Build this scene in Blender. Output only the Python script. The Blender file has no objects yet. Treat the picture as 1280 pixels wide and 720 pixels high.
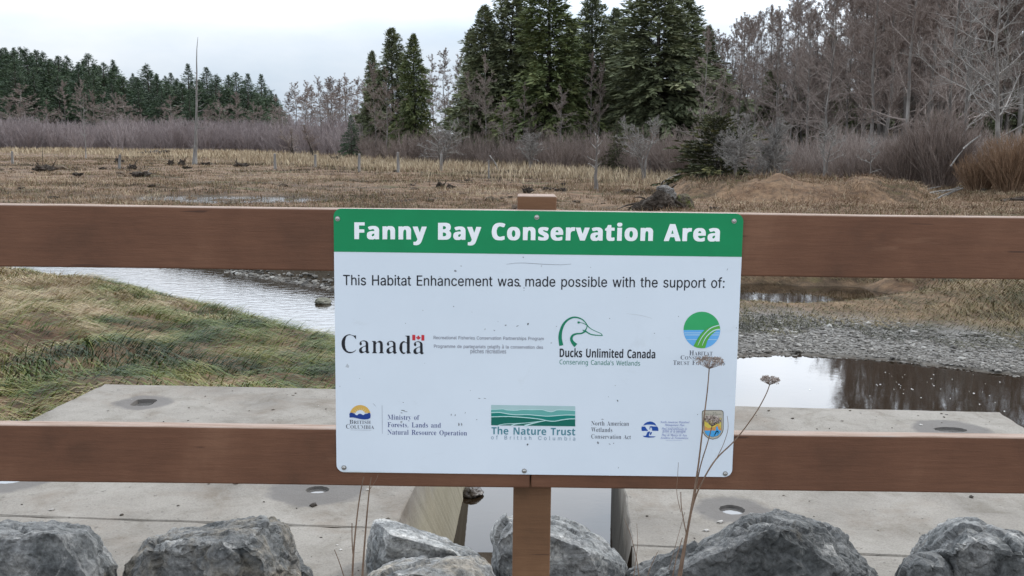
import bpy, bmesh, math, random
import numpy as np
from mathutils import Vector, Matrix, noise as mnoise
from mathutils.geometry import tessellate_polygon

scene = bpy.context.scene
COL = scene.collection
R_ = math.radians

# ------------------------------------------------------------------ camera, sky, sun, exposure
EYE = 2.16                    # eye height above the water (m)
PITCH, ROLL, FPX = R_(8.23), R_(0.42), 1300.0
Fw = np.array([0, math.cos(PITCH), -math.sin(PITCH)])
U0 = np.array([0, math.sin(PITCH), math.cos(PITCH)])
R0 = np.array([1.0, 0, 0])
CR = math.cos(ROLL) * R0 + math.sin(ROLL) * U0
CU = -math.sin(ROLL) * R0 + math.cos(ROLL) * U0
cam = bpy.data.cameras.new('camera')
cam.sensor_width = 36.0
cam.lens = FPX / 1280 * 36
cam.clip_start, cam.clip_end = 0.05, 5000
co = bpy.data.objects.new('camera', cam)
COL.objects.link(co)
co.matrix_world = Matrix(((CR[0], CU[0], -Fw[0], 0), (CR[1], CU[1], -Fw[1], 0), (CR[2], CU[2], -Fw[2], EYE), (0, 0, 0, 1)))
scene.camera = co

SUN_EL, SUN_AZ = 42.0, 62.0   # azimuth measured from +Y (view direction) towards +X
world = bpy.data.worlds.new('World')
scene.world = world
world.use_nodes = True
wn, wl = world.node_tree.nodes, world.node_tree.links
bg = wn['Background']
bg.inputs[1].default_value = 0.1
sky = wn.new('ShaderNodeTexSky')
sky.sky_type = 'NISHITA'
sky.sun_disc = False
sky.sun_elevation = R_(SUN_EL)
sky.sun_rotation = R_(SUN_AZ)
tc = wn.new('ShaderNodeTexCoord')
mp = wn.new('ShaderNodeMapping')
mp.inputs['Scale'].default_value = (1.0, 1.0, 2.6)
wl.new(tc.outputs['Generated'], mp.inputs[0])
n1 = wn.new('ShaderNodeTexNoise')
n1.inputs['Scale'].default_value = 2.3
n1.inputs['Detail'].default_value = 6
n1.inputs['Roughness'].default_value = 0.55
wl.new(mp.outputs[0], n1.inputs['Vector'])
cr = wn.new('ShaderNodeValToRGB')          # cloud brightness
cr.color_ramp.elements[0].position, cr.color_ramp.elements[0].color = 0.36, (7.0, 8.2, 9.7, 1)
cr.color_ramp.elements[1].position, cr.color_ramp.elements[1].color = 0.66, (10.6, 11.0, 11.6, 1)
wl.new(n1.outputs['Fac'], cr.inputs[0])
def wmath(op, x, y, z=None):
    n = wn.new('ShaderNodeMath')
    n.operation = op
    for k, v in enumerate((x, y, z)):
        if v is None: continue
        if isinstance(v, (int, float)): n.inputs[k].default_value = v
        else: wl.new(v, n.inputs[k])
    return n.outputs[0]
def wrange(x, a0, a1, b0, b1):
    n = wn.new('ShaderNodeMapRange')
    n.interpolation_type = 'SMOOTHSTEP'
    for k, v in zip((1, 2, 3, 4), (a0, a1, b0, b1)): n.inputs[k].default_value = v
    wl.new(x, n.inputs[0])
    return n.outputs[0]
sp = wn.new('ShaderNodeSeparateXYZ')
wl.new(tc.outputs['Generated'], sp.inputs[0])
# thin bright cloud high on the sun's side, heavier blue-grey cloud low down; sky behind brightened to lift camera-facing sides
glow = wmath('MULTIPLY', wrange(sp.outputs['Z'], 0.085, 0.22, 0, 1), wrange(sp.outputs['Y'], -0.25, 0.65, 0, 1))
glow = wmath('MULTIPLY', glow, wrange(sp.outputs['Z'], 0.45, 0.9, 1, 0.25))
gain = wmath('MULTIPLY_ADD', glow, 1.75, wmath('MULTIPLY', wrange(sp.outputs['Y'], -0.5, 0.2, 1.32, 0.97), wrange(wmath('ABSOLUTE', sp.outputs['Z'], 0), 0.02, 0.2, 0.72, 1.0)))
vm = wn.new('ShaderNodeVectorMath')
vm.operation = 'SCALE'
wl.new(cr.outputs[0], vm.inputs[0])
wl.new(gain, vm.inputs['Scale'])
mx = wn.new('ShaderNodeMixRGB')
mx.inputs[0].default_value = 0.9
wl.new(sky.outputs[0], mx.inputs[1])
wl.new(vm.outputs[0], mx.inputs[2])
wl.new(mx.outputs[0], bg.inputs[0])

sun = bpy.data.lights.new('sun', 'SUN')
sun.energy = 1.5
sun.angle = R_(11)
sun.color = (1.0, 0.95, 0.88)
so = bpy.data.objects.new('sun', sun)
COL.objects.link(so)
sd = Vector((math.sin(R_(SUN_AZ)) * math.cos(R_(SUN_EL)), math.cos(R_(SUN_AZ)) * math.cos(R_(SUN_EL)), math.sin(R_(SUN_EL))))
so.rotation_euler = sd.to_track_quat('Z', 'Y').to_euler()
so.location = (20, 10, 30)
scene.view_settings.view_transform = 'Standard'
scene.view_settings.look = 'None'
scene.view_settings.exposure = 0.35
scene.view_settings.gamma = 1.0
scene.view_settings.use_curve_mapping = False
scene.cycles.use_denoising = True
scene.cycles.max_bounces = 6
scene.cycles.use_adaptive_sampling = False

# ------------------------------------------------------------------ helpers
def ray(x, y):
    return Fw + (x - 640) / FPX * CR + (360 - y) / FPX * CU
def P(x, y, Y):
    r = ray(x, y)
    return np.array([0, 0, EYE]) + r * (Y / r[1])
def G(x, y, z=0.0):
    r = ray(x, y)
    return np.array([0, 0, EYE]) + r * ((z - EYE) / r[2])

def tag(o, label, cat, group=None, kind=None):
    if label: o['label'] = label
    if cat: o['category'] = cat
    if group: o['group'] = group
    if kind: o['kind'] = kind
    return o
def link(name, data, parent=None):
    o = bpy.data.objects.new(name, data)
    COL.objects.link(o)
    if parent is not None: o.parent = parent
    return o
def thing(name, label, cat, loc=(0, 0, 0), group=None):
    o = link(name, None)
    o.empty_display_size = 0.1
    o.location = loc
    return tag(o, label, cat, group)

def mesh_np(name, V, Fs, mats, tint=None, midx=None, smooth=False, attrs=None):
    """mesh from numpy arrays; Fs = list of (n,3)/(n,4) int arrays"""
    me = bpy.data.meshes.new(name)
    V = np.asarray(V, np.float32)
    me.vertices.add(len(V))
    me.vertices.foreach_set('co', V.ravel())
    Fs = [np.asarray(f, np.int32) for f in Fs if len(f)]
    nl = sum(f.size for f in Fs)
    nf = sum(len(f) for f in Fs)
    me.loops.add(nl)
    me.loops.foreach_set('vertex_index', np.concatenate([f.ravel() for f in Fs]))
    me.polygons.add(nf)
    tot = np.concatenate([np.full(len(f), f.shape[1], np.int32) for f in Fs])
    st = np.concatenate([[0], np.cumsum(tot)[:-1]]).astype(np.int32)
    me.polygons.foreach_set('loop_start', st)
    me.polygons.foreach_set('loop_total', tot)
    if midx is not None: me.polygons.foreach_set('material_index', np.asarray(midx, np.int32))
    me.polygons.foreach_set('use_smooth', np.full(nf, smooth, bool))
    for m in (mats if isinstance(mats, (list, tuple)) else [mats]): me.materials.append(m)
    if tint is not None:
        attrs = dict(attrs or {}, tint=tint)
    for k, a in (attrs or {}).items():
        at = me.attributes.new(k, 'FLOAT', 'POINT')
        at.data.foreach_set('value', np.asarray(a, np.float32))
    me.update(calc_edges=True)
    return me

def bm_mesh(name, bm, mats, smooth=False):
    me = bpy.data.meshes.new(name)
    bm.normal_update()
    bm.to_mesh(me)
    bm.free()
    for m in (mats if isinstance(mats, (list, tuple)) else [mats]): me.materials.append(m)
    if smooth:
        me.polygons.foreach_set('use_smooth', np.full(len(me.polygons), True))
    return me

class Geo:
    """collects tubes, quads and triangles with a tint per vertex"""
    def __init__(s): s.V, s.Q, s.T, s.t, s.n = [], [], [], [], 0
    def add(s, V, Q=None, T=None, tint=0.5):
        V = np.asarray(V, float).reshape(-1, 3)
        s.V.append(V)
        if Q is not None and len(Q): s.Q.append(np.asarray(Q, int) + s.n)
        if T is not None and len(T): s.T.append(np.asarray(T, int) + s.n)
        s.t.append(np.broadcast_to(np.asarray(tint, float), (len(V),)).copy())
        s.n += len(V)
    def tubes(s, A, B, ra, rb, k=3, tint=0.5):
        A, B = np.atleast_2d(A).astype(float), np.atleast_2d(B).astype(float)
        n = len(A)
        ra, rb = np.broadcast_to(ra, n), np.broadcast_to(rb, n)
        d = B - A
        d = d / np.maximum(np.linalg.norm(d, axis=1, keepdims=True), 1e-9)
        ref = np.where(np.abs(d[:, 2:3]) > 0.9, [[1.0, 0, 0]], [[0, 0, 1.0]])
        u = np.cross(d, ref)
        u /= np.maximum(np.linalg.norm(u, axis=1, keepdims=True), 1e-9)
        w = np.cross(d, u)
        a = np.arange(k) * 2 * math.pi / k
        off = np.cos(a)[None, :, None] * u[:, None] + np.sin(a)[None, :, None] * w[:, None]
        V = np.concatenate([A[:, None] + off * ra[:, None, None], B[:, None] + off * rb[:, None, None]], 1)
        i = np.arange(k)
        q = np.stack([i, (i + 1) % k, (i + 1) % k + k, i + k], 1)
        Q = (np.arange(n) * 2 * k)[:, None, None] + q[None]
        tt = np.repeat(np.broadcast_to(tint, n), 2 * k)
        s.add(V.reshape(-1, 3), Q.reshape(-1, 4), None, tt)
    def chain(s, pts, rad, k=6, tint=0.5):
        pts = np.asarray(pts, float)
        rad = np.broadcast_to(rad, len(pts)).astype(float)
        d = np.gradient(pts, axis=0)
        d /= np.maximum(np.linalg.norm(d, axis=1, keepdims=True), 1e-9)
        u = np.cross(d, [0.31, 0.17, 0.93] if abs(d[0][2]) < 0.9 else [1, 0.1, 0])
        u /= np.linalg.norm(u, axis=1, keepdims=True)
        w = np.cross(d, u)
        a = np.arange(k) * 2 * math.pi / k
        V = pts[:, None] + (np.cos(a)[None, :, None] * u[:, None] + np.sin(a)[None, :, None] * w[:, None]) * rad[:, None, None]
        i = np.arange(k)
        q = np.stack([i, (i + 1) % k, (i + 1) % k + k, i + k], 1)
        Q = (np.arange(len(pts) - 1) * k)[:, None, None] + q[None]
        T = [[0, j, j + 1] for j in range(1, k - 1)]
        e = (len(pts) - 1) * k
        T += [[e, e + j + 1, e + j] for j in range(1, k - 1)]
        s.add(V.reshape(-1, 3), Q.reshape(-1, 4), T, tint)
    def mesh(s, name, mats, smooth=False):
        V = np.concatenate(s.V)
        Fs = []
        if s.Q: Fs.append(np.concatenate(s.Q))
        if s.T: Fs.append(np.concatenate(s.T))
        return mesh_np(name, V, Fs, mats, np.concatenate(s.t), smooth=smooth)

def vnoise(x, y, seed=0):
    x, y = np.asarray(x, float), np.asarray(y, float)
    xi, yi = np.floor(x).astype(np.int64), np.floor(y).astype(np.int64)
    fx, fy = x - xi, y - yi
    fx, fy = fx * fx * (3 - 2 * fx), fy * fy * (3 - 2 * fy)
    def h(a, b):
        n = (a * 374761393 + b * 668265263 + seed * 974634777) & 0x7fffffff
        n = ((n ^ (n >> 13)) * 1274126177) & 0x7fffffff
        return ((n ^ (n >> 16)) & 0xffff) / 65535.0
    return (h(xi, yi) * (1 - fx) + h(xi + 1, yi) * fx) * (1 - fy) + (h(xi, yi + 1) * (1 - fx) + h(xi + 1, yi + 1) * fx) * fy
def fbm(x, y, seed=0, oct=4):
    s, a, t = 0, 1.0, 0
    for i in range(oct):
        s = s + a * (vnoise(x * 2 ** i + 17.3 * i, y * 2 ** i - 9.1 * i, seed + i) * 2 - 1)
        t += a
        a *= 0.5
    return s / t
def ss(a, b, x):
    t = np.clip((np.asarray(x, float) - a) / (b - a), 0, 1)
    return t * t * (3 - 2 * t)

# ------------------------------------------------------------------ materials
def new_mat(name, rough=0.8, spec=0.3):
    m = bpy.data.materials.new(name)
    m.use_nodes = True
    nt = m.node_tree
    b = nt.nodes['Principled BSDF']
    b.inputs['Roughness'].default_value = rough
    b.inputs['Specular IOR Level'].default_value = spec
    return m, nt.nodes, nt.links, b
def ramp(N, cols):
    r = N.new('ShaderNodeValToRGB')
    e = r.color_ramp.elements
    while len(e) < len(cols): e.new(0.5)
    for i, (p, c) in enumerate(cols):
        e[i].position = p
        e[i].color = (*c, 1)
    return r
def nz(N, L, vec, scale, detail=4, rough=0.6, dist=0.0):
    n = N.new('ShaderNodeTexNoise')
    n.inputs['Scale'].default_value = scale
    n.inputs['Detail'].default_value = detail
    n.inputs['Roughness'].default_value = rough
    n.inputs['Distortion'].default_value = dist
    L.new(vec, n.inputs['Vector'])
    return n.outputs['Fac']
def bump(N, L, h, bsdf, strength, dist, prev=None):
    b = N.new('ShaderNodeBump')
    b.inputs['Strength'].default_value = strength
    b.inputs['Distance'].default_value = dist
    L.new(h, b.inputs['Height'])
    if prev is not None: L.new(prev, b.inputs['Normal'])
    L.new(b.outputs[0], bsdf.inputs['Normal'])
    return b.outputs[0]
def objvec(N, L, scale=(1, 1, 1), coord='Object'):
    t = N.new('ShaderNodeTexCoord')
    m = N.new('ShaderNodeMapping')
    m.inputs['Scale'].default_value = scale
    L.new(t.outputs[coord], m.inputs[0])
    return m.outputs[0]
def mixc(N, L, fac, a, b, blend='MIX'):
    x = N.new('ShaderNodeMixRGB')
    x.blend_type = blend
    for s, v in ((0, fac), (1, a), (2, b)):
        if isinstance(v, (int, float)): x.inputs[s].default_value = v
        elif isinstance(v, tuple): x.inputs[s].default_value = (*v, 1)
        else: L.new(v, x.inputs[s])
    return x.outputs[0]
def noise_mat(name, cols, scale, rough=0.8, spec=0.25, detail=5, bumps=None, stretch=(1, 1, 1), obj_random=0.0):
    m, N, L, b = new_mat(name, rough, spec)
    v = objvec(N, L, stretch)
    r = ramp(N, cols)
    L.new(nz(N, L, v, scale, detail), r.inputs[0])
    c = r.outputs[0]
    if obj_random:
        oi = N.new('ShaderNodeObjectInfo')
        mr = N.new('ShaderNodeMapRange')
        mr.inputs[3].default_value, mr.inputs[4].default_value = 1 - obj_random, 1 + obj_random
        L.new(oi.outputs['Random'], mr.inputs[0])
        vm = N.new('ShaderNodeVectorMath')
        vm.operation = 'SCALE'
        L.new(c, vm.inputs[0])
        L.new(mr.outputs[0], vm.inputs['Scale'])
        c = vm.outputs[0]
    L.new(c, b.inputs['Base Color'])
    p = None
    for (sc, st, d) in (bumps or []):
        p = bump(N, L, nz(N, L, v, sc, 6), b, st, d, p)
    return m
def tint_mat(name, cols, rough=0.75, spec=0.15, noise_scale=0.0, noise_amt=0.3, obj_random=0.0):
    """colour from the per-vertex 'tint' of each leaf, blade or twig"""
    m, N, L, b = new_mat(name, rough, spec)
    a = N.new('ShaderNodeAttribute')
    a.attribute_name = 'tint'
    f = a.outputs['Fac']
    if obj_random:
        oi = N.new('ShaderNodeObjectInfo')
        q = N.new('ShaderNodeMath')
        q.operation = 'MULTIPLY_ADD'
        L.new(oi.outputs['Random'], q.inputs[0])
        q.inputs[1].default_value = obj_random
        L.new(f, q.inputs[2])
        f = q.outputs[0]
    r = ramp(N, cols)
    L.new(f, r.inputs[0])
    L.new(r.outputs[0], b.inputs['Base Color'])
    return m
def flat_mat(name, c, rough=0.5, spec=0.4, metal=0.0):
    m, N, L, b = new_mat(name, rough, spec)
    v = objvec(N, L)
    r = ramp(N, [(0.3, tuple(x * 0.94 for x in c)), (0.7, tuple(min(1, x * 1.04) for x in c))])
    L.new(nz(N, L, v, 14, 4), r.inputs[0])
    L.new(r.outputs[0], b.inputs['Base Color'])
    b.inputs['Metallic'].default_value = metal
    return m
rng = np.random.default_rng(7)

# ------------------------------------------------------------------ ground and water
N_X = np.array([-40, -20, -12, -7.2, -5.7, -3.85, -2.88, -1.92, -1.15, -0.7, -0.45, 60])   # near bank of the stream
N_Y = np.array([28, 23, 19.3, 15.9, 15.0, 13.1, 12.0, 11.0, 9.2, 7.3, 5.2, 3.6])
F_X = np.array([-40, -20, -14, -8, -4.3, -2.7, -1.5, 0, 1.2, 2.2, 2.85, 3.6, 4.1, 4.7, 6.0, 9, 14, 60])   # far bank
F_Y = np.array([31, 27, 24, 20.5, 16.3, 14.9, 13.4, 12.0, 10.9, 10.25, 10.4, 10.2, 9.9, 9.5, 8.9, 8.0, 7.3, 6])
def bank_d(x, y):
    return (np.interp(x, N_X, N_Y) - y) * 0.62, (y - np.interp(x, F_X, F_Y)) * 0.75
def height(x, y):
    x, y = np.asarray(x, float), np.asarray(y, float)
    dn, df = bank_d(x, y)
    b1, b2, b3 = fbm(x / 7, y / 7, 3), fbm(x / 1.3, y / 1.3, 11), fbm(x / 0.55, y / 0.5, 13, 2)
    # far side: gravel shelf on the right, undercut bank on the left
    rgt = ss(-0.5, 1.8, x)
    marsh = 0.15 + 0.10 * b1 + 0.09 * b2 + 0.08 * b3 * ss(70, 30, y)
    far = (0.02 + 0.042 * df + 0.22 * ss(2.0, 3.0, df) * ss(5.5, 8, x + 0.2 * y - 2)) * (1 - ss(3, 7, df)) + marsh * ss(3, 7, df)
    far = far * rgt + (1 - rgt) * (0.34 * ss(0, 0.5, df) * (1 - ss(2, 9, df)) + marsh * ss(2, 9, df))
    near = 0.15 * ss(-0.05, 0.5, dn) + 0.36 * ss(0.2, 3.4, dn) * (1 - 0.45 * ss(9, 13, y)) + (0.07 * b2 + 0.11 * b3) * ss(0, 1, dn) + 0.05 * b1 * ss(0, 2, dn)
    near = near - 0.20 * ss(-2.3, -3.0, x) * ss(7.0, 5.2, y)
    bed = -0.45 * ss(0, 0.9, np.minimum(-dn, -df))
    z = np.where(df > 0, far, np.where(dn > 0, near, bed))
    # side pool
    q = np.hypot((x - 3.3) / 2.7, (y - 14.5) / 1.15) + 0.22 * b2 + 0.1 * b3
    z = z - 0.32 * ss(1.25, 0.6, q)
    # wet flats with puddles in the marsh
    q = np.hypot((x + 11.3) / 6.4, (y - 34.6 + 0.6 * b1) / 3.2)
    z = z - (0.17 + 0.26 * b2 + 0.20 * b3) * ss(1.2, 0.6, q)
    # grassy mound with the stump, further rises
    q = np.hypot((x - 9.8) / 5.5, (y - 36.5) / 3.2)
    z = z + (0.62 + 0.16 * b2 + 0.10 * b3) * ss(0.95, 0.55, q + 0.25 * b1 + 0.12 * b2)
    z = z + 0.30 * ss(10, 20, x) * ss(30, 40, y)
    z = z + 6.0 * ss(62, 140, y + 0.3 * x) * ss(-6, 34, x)
    z = z + 5.0 * ss(165, 260, y) * ss(-10, -60, x) + 3 * ss(100, 200, y) * ss(-25, 10, x)
    # road berm under the fence
    berm = 0.72 + 0.03 * b2
    k = ss(3.75, 2.75, y - 0.05 * b2)
    z = np.where(y < 3.9, z * (1 - k) + berm * k, z)
    return z
def tnear(x, y): return float(height(x, y))

def build_ground():
    r = np.concatenate([np.arange(0.5, 7, 0.25), np.arange(7, 26, 0.11), np.geomspace(26, 2500, 190)])
    a = np.concatenate([np.linspace(-180, -48, 34)[:-1], np.linspace(-48, 48, 400), np.linspace(48, 180, 34)[1:]])
    A = np.radians(a)
    rr, aa = np.meshgrid(r, A, indexing='ij')
    X, Y = rr * np.sin(aa), -2 + rr * np.cos(aa)
    Z = height(X, Y)
    V = np.stack([X, Y, Z], -1).reshape(-1, 3)
    n, m = len(r), len(a)
    i, j = np.meshgrid(np.arange(n - 1), np.arange(m - 1), indexing='ij')
    k = (i * m + j).ravel()
    Q = np.stack([k, k + 1, k + m + 1, k + m], 1)
    dn, df = bank_d(X, Y)
    gravel = (ss(-0.6, 0, df) * ss(2.2, 1.2, df + 0.5 * fbm(X, Y, 5)) * ss(0.2, 1.6, X)).ravel()
    wet = np.maximum.reduce([ss(0.12, -0.02, Z) * ss(1.5, 0, X), ss(0.05, -0.02, Z), ss(0, -0.3, dn) * ss(0, -0.3, df), ss(-0.2, 0, df) * ss(1.4, 0.7, df) * ss(0.5, -0.8, X)]).ravel()
    wood = np.maximum(ss(48, 60, Y + 0.2 * X) * ss(-4, 6, X), ss(140, 165, Y)).ravel()
    road = ss(3.6, 2.9, Y).ravel()
    m_, N, L, b = new_mat('marsh_ground', 0.9, 0.15)
    v = objvec(N, L)
    vs = objvec(N, L, (0.55, 1.6, 1))
    c1 = ramp(N, [(0.32, (0.038, 0.028, 0.021)), (0.43, (0.125, 0.078, 0.050)), (0.51, (0.205, 0.138, 0.090)), (0.57, (0.095, 0.066, 0.044)), (0.66, (0.10, 0.092, 0.038)), (0.78, (0.17, 0.13, 0.085))])
    L.new(nz(N, L, vs, 0.33, 8, 0.7), c1.inputs[0])
    c2 = ramp(N, [(0.35, (0.6, 0.6, 0.6)), (0.65, (1.25, 1.2, 1.1))])
    L.new(nz(N, L, v, 5.0, 6, 0.7), c2.inputs[0])
    c = mixc(N, L, 1.0, c1.outputs[0], c2.outputs[0], 'MULTIPLY')
    def attr(nm):
        t = N.new('ShaderNodeAttribute')
        t.attribute_name = nm
        return t.outputs['Fac']
    g = ramp(N, [(0.3, (0.07, 0.065, 0.058)), (0.55, (0.22, 0.21, 0.195)), (0.75, (0.33, 0.32, 0.30))])
    L.new(nz(N, L, v, 16, 6, 0.75), g.inputs[0])
    wf = ramp(N, [(0.35, (0.035, 0.028, 0.023)), (0.65, (0.12, 0.09, 0.068))])
    L.new(nz(N, L, v, 1.2, 8, 0.75), wf.inputs[0])
    c = mixc(N, L, attr('wood'), c, wf.outputs[0])
    c = mixc(N, L, attr('gravel'), c, g.outputs[0])
    c = mixc(N, L, attr('wet'), c, (0.055, 0.042, 0.028))
    rd = ramp(N, [(0.3, (0.10, 0.095, 0.085)), (0.7, (0.26, 0.25, 0.23))])
    L.new(nz(N, L, v, 45, 6, 0.7), rd.inputs[0])
    c = mixc(N, L, attr('road'), c, rd.outputs[0])
    L.new(c, b.inputs['Base Color'])
    p = bump(N, L, nz(N, L, v, 9, 8, 0.75), b, 0.8, 0.05)
    bump(N, L, nz(N, L, v, 1.6, 6, 0.7), b, 0.6, 0.12, p)
    me = mesh_np('terrain', V, [Q], m_, smooth=True, attrs={'gravel': gravel, 'wet': wet, 'wood': wood, 'road': road})
    tag(link('terrain', me), None, None, kind='structure')
build_ground()

def build_water():
    m, N, L, b = new_mat('stream_water', 0.03, 0.5)
    b.inputs['Base Color'].default_value = (0.018, 0.012, 0.007, 1)
    b.inputs['IOR'].default_value = 1.33
    v = objvec(N, L, (1, 1.5, 1))
    # riffles where the stream runs fast, calm in the pond
    t = N.new('ShaderNodeTexCoord')
    sx = N.new('ShaderNodeSeparateXYZ')
    L.new(t.outputs['Object'], sx.inputs[0])
    mr = N.new('ShaderNodeMapRange')
    mr.inputs[1].default_value, mr.inputs[2].default_value = -0.5, -2.5
    mr.inputs[3].default_value, mr.inputs[4].default_value = 0.014, 0.26
    L.new(sx.outputs['X'], mr.inputs[0])
    h = nz(N, L, v, 5.5, 4, 0.6, 0.8)
    bp = N.new('ShaderNodeBump')
    bp.inputs['Distance'].default_value = 0.02
    L.new(mr.outputs[0], bp.inputs['Strength'])
    L.new(h, bp.inputs['Height'])
    L.new(bp.outputs[0], b.inputs['Normal'])
    V = [[-60, 2.2, 0], [60, 2.2, 0], [60, 50, 0], [-60, 50, 0]]
    tag(link('stream_water', mesh_np('stream_water', V, [[[0, 1, 2, 3]]], m)), None, None, kind='structure')
build_water()

# foam flecks drifting on the pond
def build_foam():
    r = np.random.default_rng(3)
    g = Geo()
    n = 62
    px = np.concatenate([r.normal(1140, 50, 34), r.uniform(1080, 1280, 16), r.uniform(690, 760, 12)])
    py = np.concatenate([r.normal(478, 12, 34), r.uniform(455, 520, 16), r.uniform(612, 680, 12)])
    for x, y in zip(px, py):
        p = G(x, y, 0.003)
        if not (7.0 < p[1] < 9.6 or p[1] < 5): continue
        s = r.uniform(0.003, 0.009)
        a = np.arange(7) * 2 * math.pi / 7
        q = np.stack([p[0] + np.cos(a) * s * r.uniform(.6, 1.2, 7), p[1] + np.sin(a) * s * 1.3 * r.uniform(.6, 1.2, 7), np.full(7, 0.004)], 1)
        g.add(q, None, [[0, i, i + 1] for i in range(1, 6)])
    o = link('foam_flecks', g.mesh('foam_flecks', flat_mat('foam', (0.75, 0.74, 0.72), 0.6)))
    tag(o, 'small white foam flecks floating on the dark pond', 'foam', kind='stuff')
build_foam()

# ------------------------------------------------------------------ grasses
GR_BANK = tint_mat('bank_grass', [(0.0, (0.020, 0.036, 0.012)), (0.28, (0.080, 0.115, 0.026)), (0.48, (0.165, 0.170, 0.042)), (0.64, (0.27, 0.205, 0.098)), (1.0, (0.44, 0.345, 0.215))], 0.6, 0.25)
GR_MARSH = tint_mat('marsh_grass', [(0.0, (0.060, 0.043, 0.032)), (0.2, (0.115, 0.108, 0.045)), (0.36, (0.165, 0.102, 0.066)), (0.6, (0.24, 0.164, 0.106)), (0.8, (0.32, 0.25, 0.165)), (1.0, (0.46, 0.375, 0.255))], 0.75, 0.15)

def blades(g, p, az, ln, wd, lean, tint, seg=4, r=rng, face=None):
    """curved blades: rise from p, lean over towards azimuth az"""
    n = len(p)
    d = np.stack([np.cos(az), np.sin(az), np.zeros(n)], 1)
    side = np.stack([-np.sin(az), np.cos(az), np.zeros(n)], 1)
    if face is not None:
        fa = az + r.uniform(-1, 1, n) * face
        side = np.stack([-np.sin(fa), np.cos(fa), np.zeros(n)], 1)
    V = []
    pos = p.copy()
    ang = np.clip(lean * 0.45, 0.02, 1.6)
    for i in range(seg + 1):
        t = i / seg
        w = wd * (1 - 0.92 * t ** 1.4)
        V.append(pos - side * w[:, None] / 2)
        V.append(pos + side * w[:, None] / 2)
        if i < seg:
            pos = pos + (d * np.sin(ang)[:, None] + np.array([0, 0, 1.0]) * np.cos(ang)[:, None]) * (ln / seg)[:, None]
            ang = np.minimum(ang + lean * 1.5 / seg, 1.95)
    V = np.stack(V, 1)
    k = np.arange(seg) * 2
    q = np.stack([k, k + 1, k + 3, k + 2], 1)
    Q = (np.arange(n) * 2 * (seg + 1))[:, None, None] + q[None]
    g.add(V.reshape(-1, 3), Q.reshape(-1, 4), None, np.repeat(tint, 2 * (seg + 1)))

def build_bank_grass():
    r = np.random.default_rng(21)
    g = Geo()
    n = 150000
    x, y = r.uniform(-11, -0.2, n), r.uniform(4.3, 17.5, n)
    dn, df = bank_d(x, y)
    keep = (dn > -0.10) & ~((x > -2.65) & (y < 6.35 - 0.13 * x * 0.3)) & (np.abs(x) < 0.55 * y + 0.6)
    keep &= ~((x < -2.5) & (y < 5.9 + 0.35 * fbm(x * 1.3, y, 3)) & (r.random(n) < 0.93))
    clump = vnoise(x * 3.6, y * 2.8, 9)
    keep &= r.random(n) < 0.30 + 1.0 * ss(.25, .7, clump)
    x, y = x[keep], y[keep]
    n = len(x)
    p = np.stack([x, y, height(x, y) - 0.01], 1)
    # combed towards the stream: right and a little towards the viewer, in swirls
    az = -0.30 + 1.5 * fbm(x / 1.1, y / 1.1, 31) + r.normal(0, 0.30, n)
    straw = ss(-2.2, -4.6, x + 0.25 * (9 - y)) * ss(6.2, 8.4, y)
    big = fbm(x / 1.1, y / 0.8, 41)
    tint = 0.235 + 0.36 * straw + 0.42 * big + 0.62 * fbm(x / 0.35, y / 0.3, 44, 2) + r.normal(0, 0.10, n)
    ln = r.uniform(0.18, 0.44, n) * (1 - 0.25 * straw) * (0.35 + 0.65 * ss(-0.1, 0.7, dn[keep]))
    lean = 1.75 + 0.5 * fbm(x / 0.6, y / 0.6, 51) + r.normal(0, 0.22, n) - 0.25 * straw
    wd = r.uniform(0.005, 0.011, n)
    up = r.random(n) < 0.015
    lean = np.where(up, 0.7, lean)
    blades(g, p, az, ln, wd, lean, np.clip(tint, 0, 1), 5, r, 1.2)
    o = link('bank_grass', g.mesh('bank_grass', GR_BANK))
    tag(o, 'long flattened green and straw grass on the stream bank', 'grass', kind='stuff')
    # right-hand mounds across the pond
    g = Geo()
    n = 90000
    x, y = r.uniform(1.0, 11, n), r.uniform(10.5, 20, n)
    dn, df = bank_d(x, y)
    edge = 0.72 + 0.55 * fbm(x / 0.9, y / 1.2, 61) - 0.2 * ss(3.4, 2.2, x) - 0.25 * ss(5.2, 8, x)
    q = np.hypot((x - 3.3) / 2.7, (y - 14.5) / 1.15)
    keep = (df > edge) & (q + 0.22 * fbm(x / 1.3, y / 1.3, 11) > 0.95) & (np.abs(x) < 0.55 * y + 0.6) & (r.random(n) < 0.35 + 0.8 * vnoise(x * 2, y * 1.6, 8))
    x, y = x[keep], y[keep]
    n = len(x)
    p = np.stack([x, y, height(x, y) - 0.01], 1)
    az = -1.2 + 0.9 * fbm(x / 1.2, y / 1.2, 33) + r.normal(0, 0.3, n)
    dfk = bank_d(x, y)[1]
    tint = 0.42 - 0.30 * ss(1.6, 0.9, dfk) + 0.50 * fbm(x / 0.6, y / 0.45, 43) + r.normal(0, 0.1, n) - 0.14 * ss(4.5, 7, x) * ss(14, 12.5, y) + 0.2 * ss(14, 17, y)
    flatk = 0.62 + 0.38 * ss(4.6, 6.5, x)
    blades(g, p, az, r.uniform(0.18, 0.40, n) * flatk, r.uniform(0.005, 0.009, n), 1.9 + r.normal(0, 0.25, n), np.clip(tint, 0, 1), 4, r, 0.9)
    o = link('mound_grass', g.mesh('mound_grass', tint_mat('mound_grass', [(0.0, (0.022, 0.024, 0.012)), (0.3, (0.085, 0.078, 0.030)), (0.5, (0.15, 0.115, 0.05)), (0.75, (0.24, 0.18, 0.09)), (1.0, (0.38, 0.30, 0.19))], 0.65, 0.2)))
    tag(o, 'matted brown and green grass on low mounds beyond the gravel', 'grass', kind='stuff')
build_bank_grass()

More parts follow.
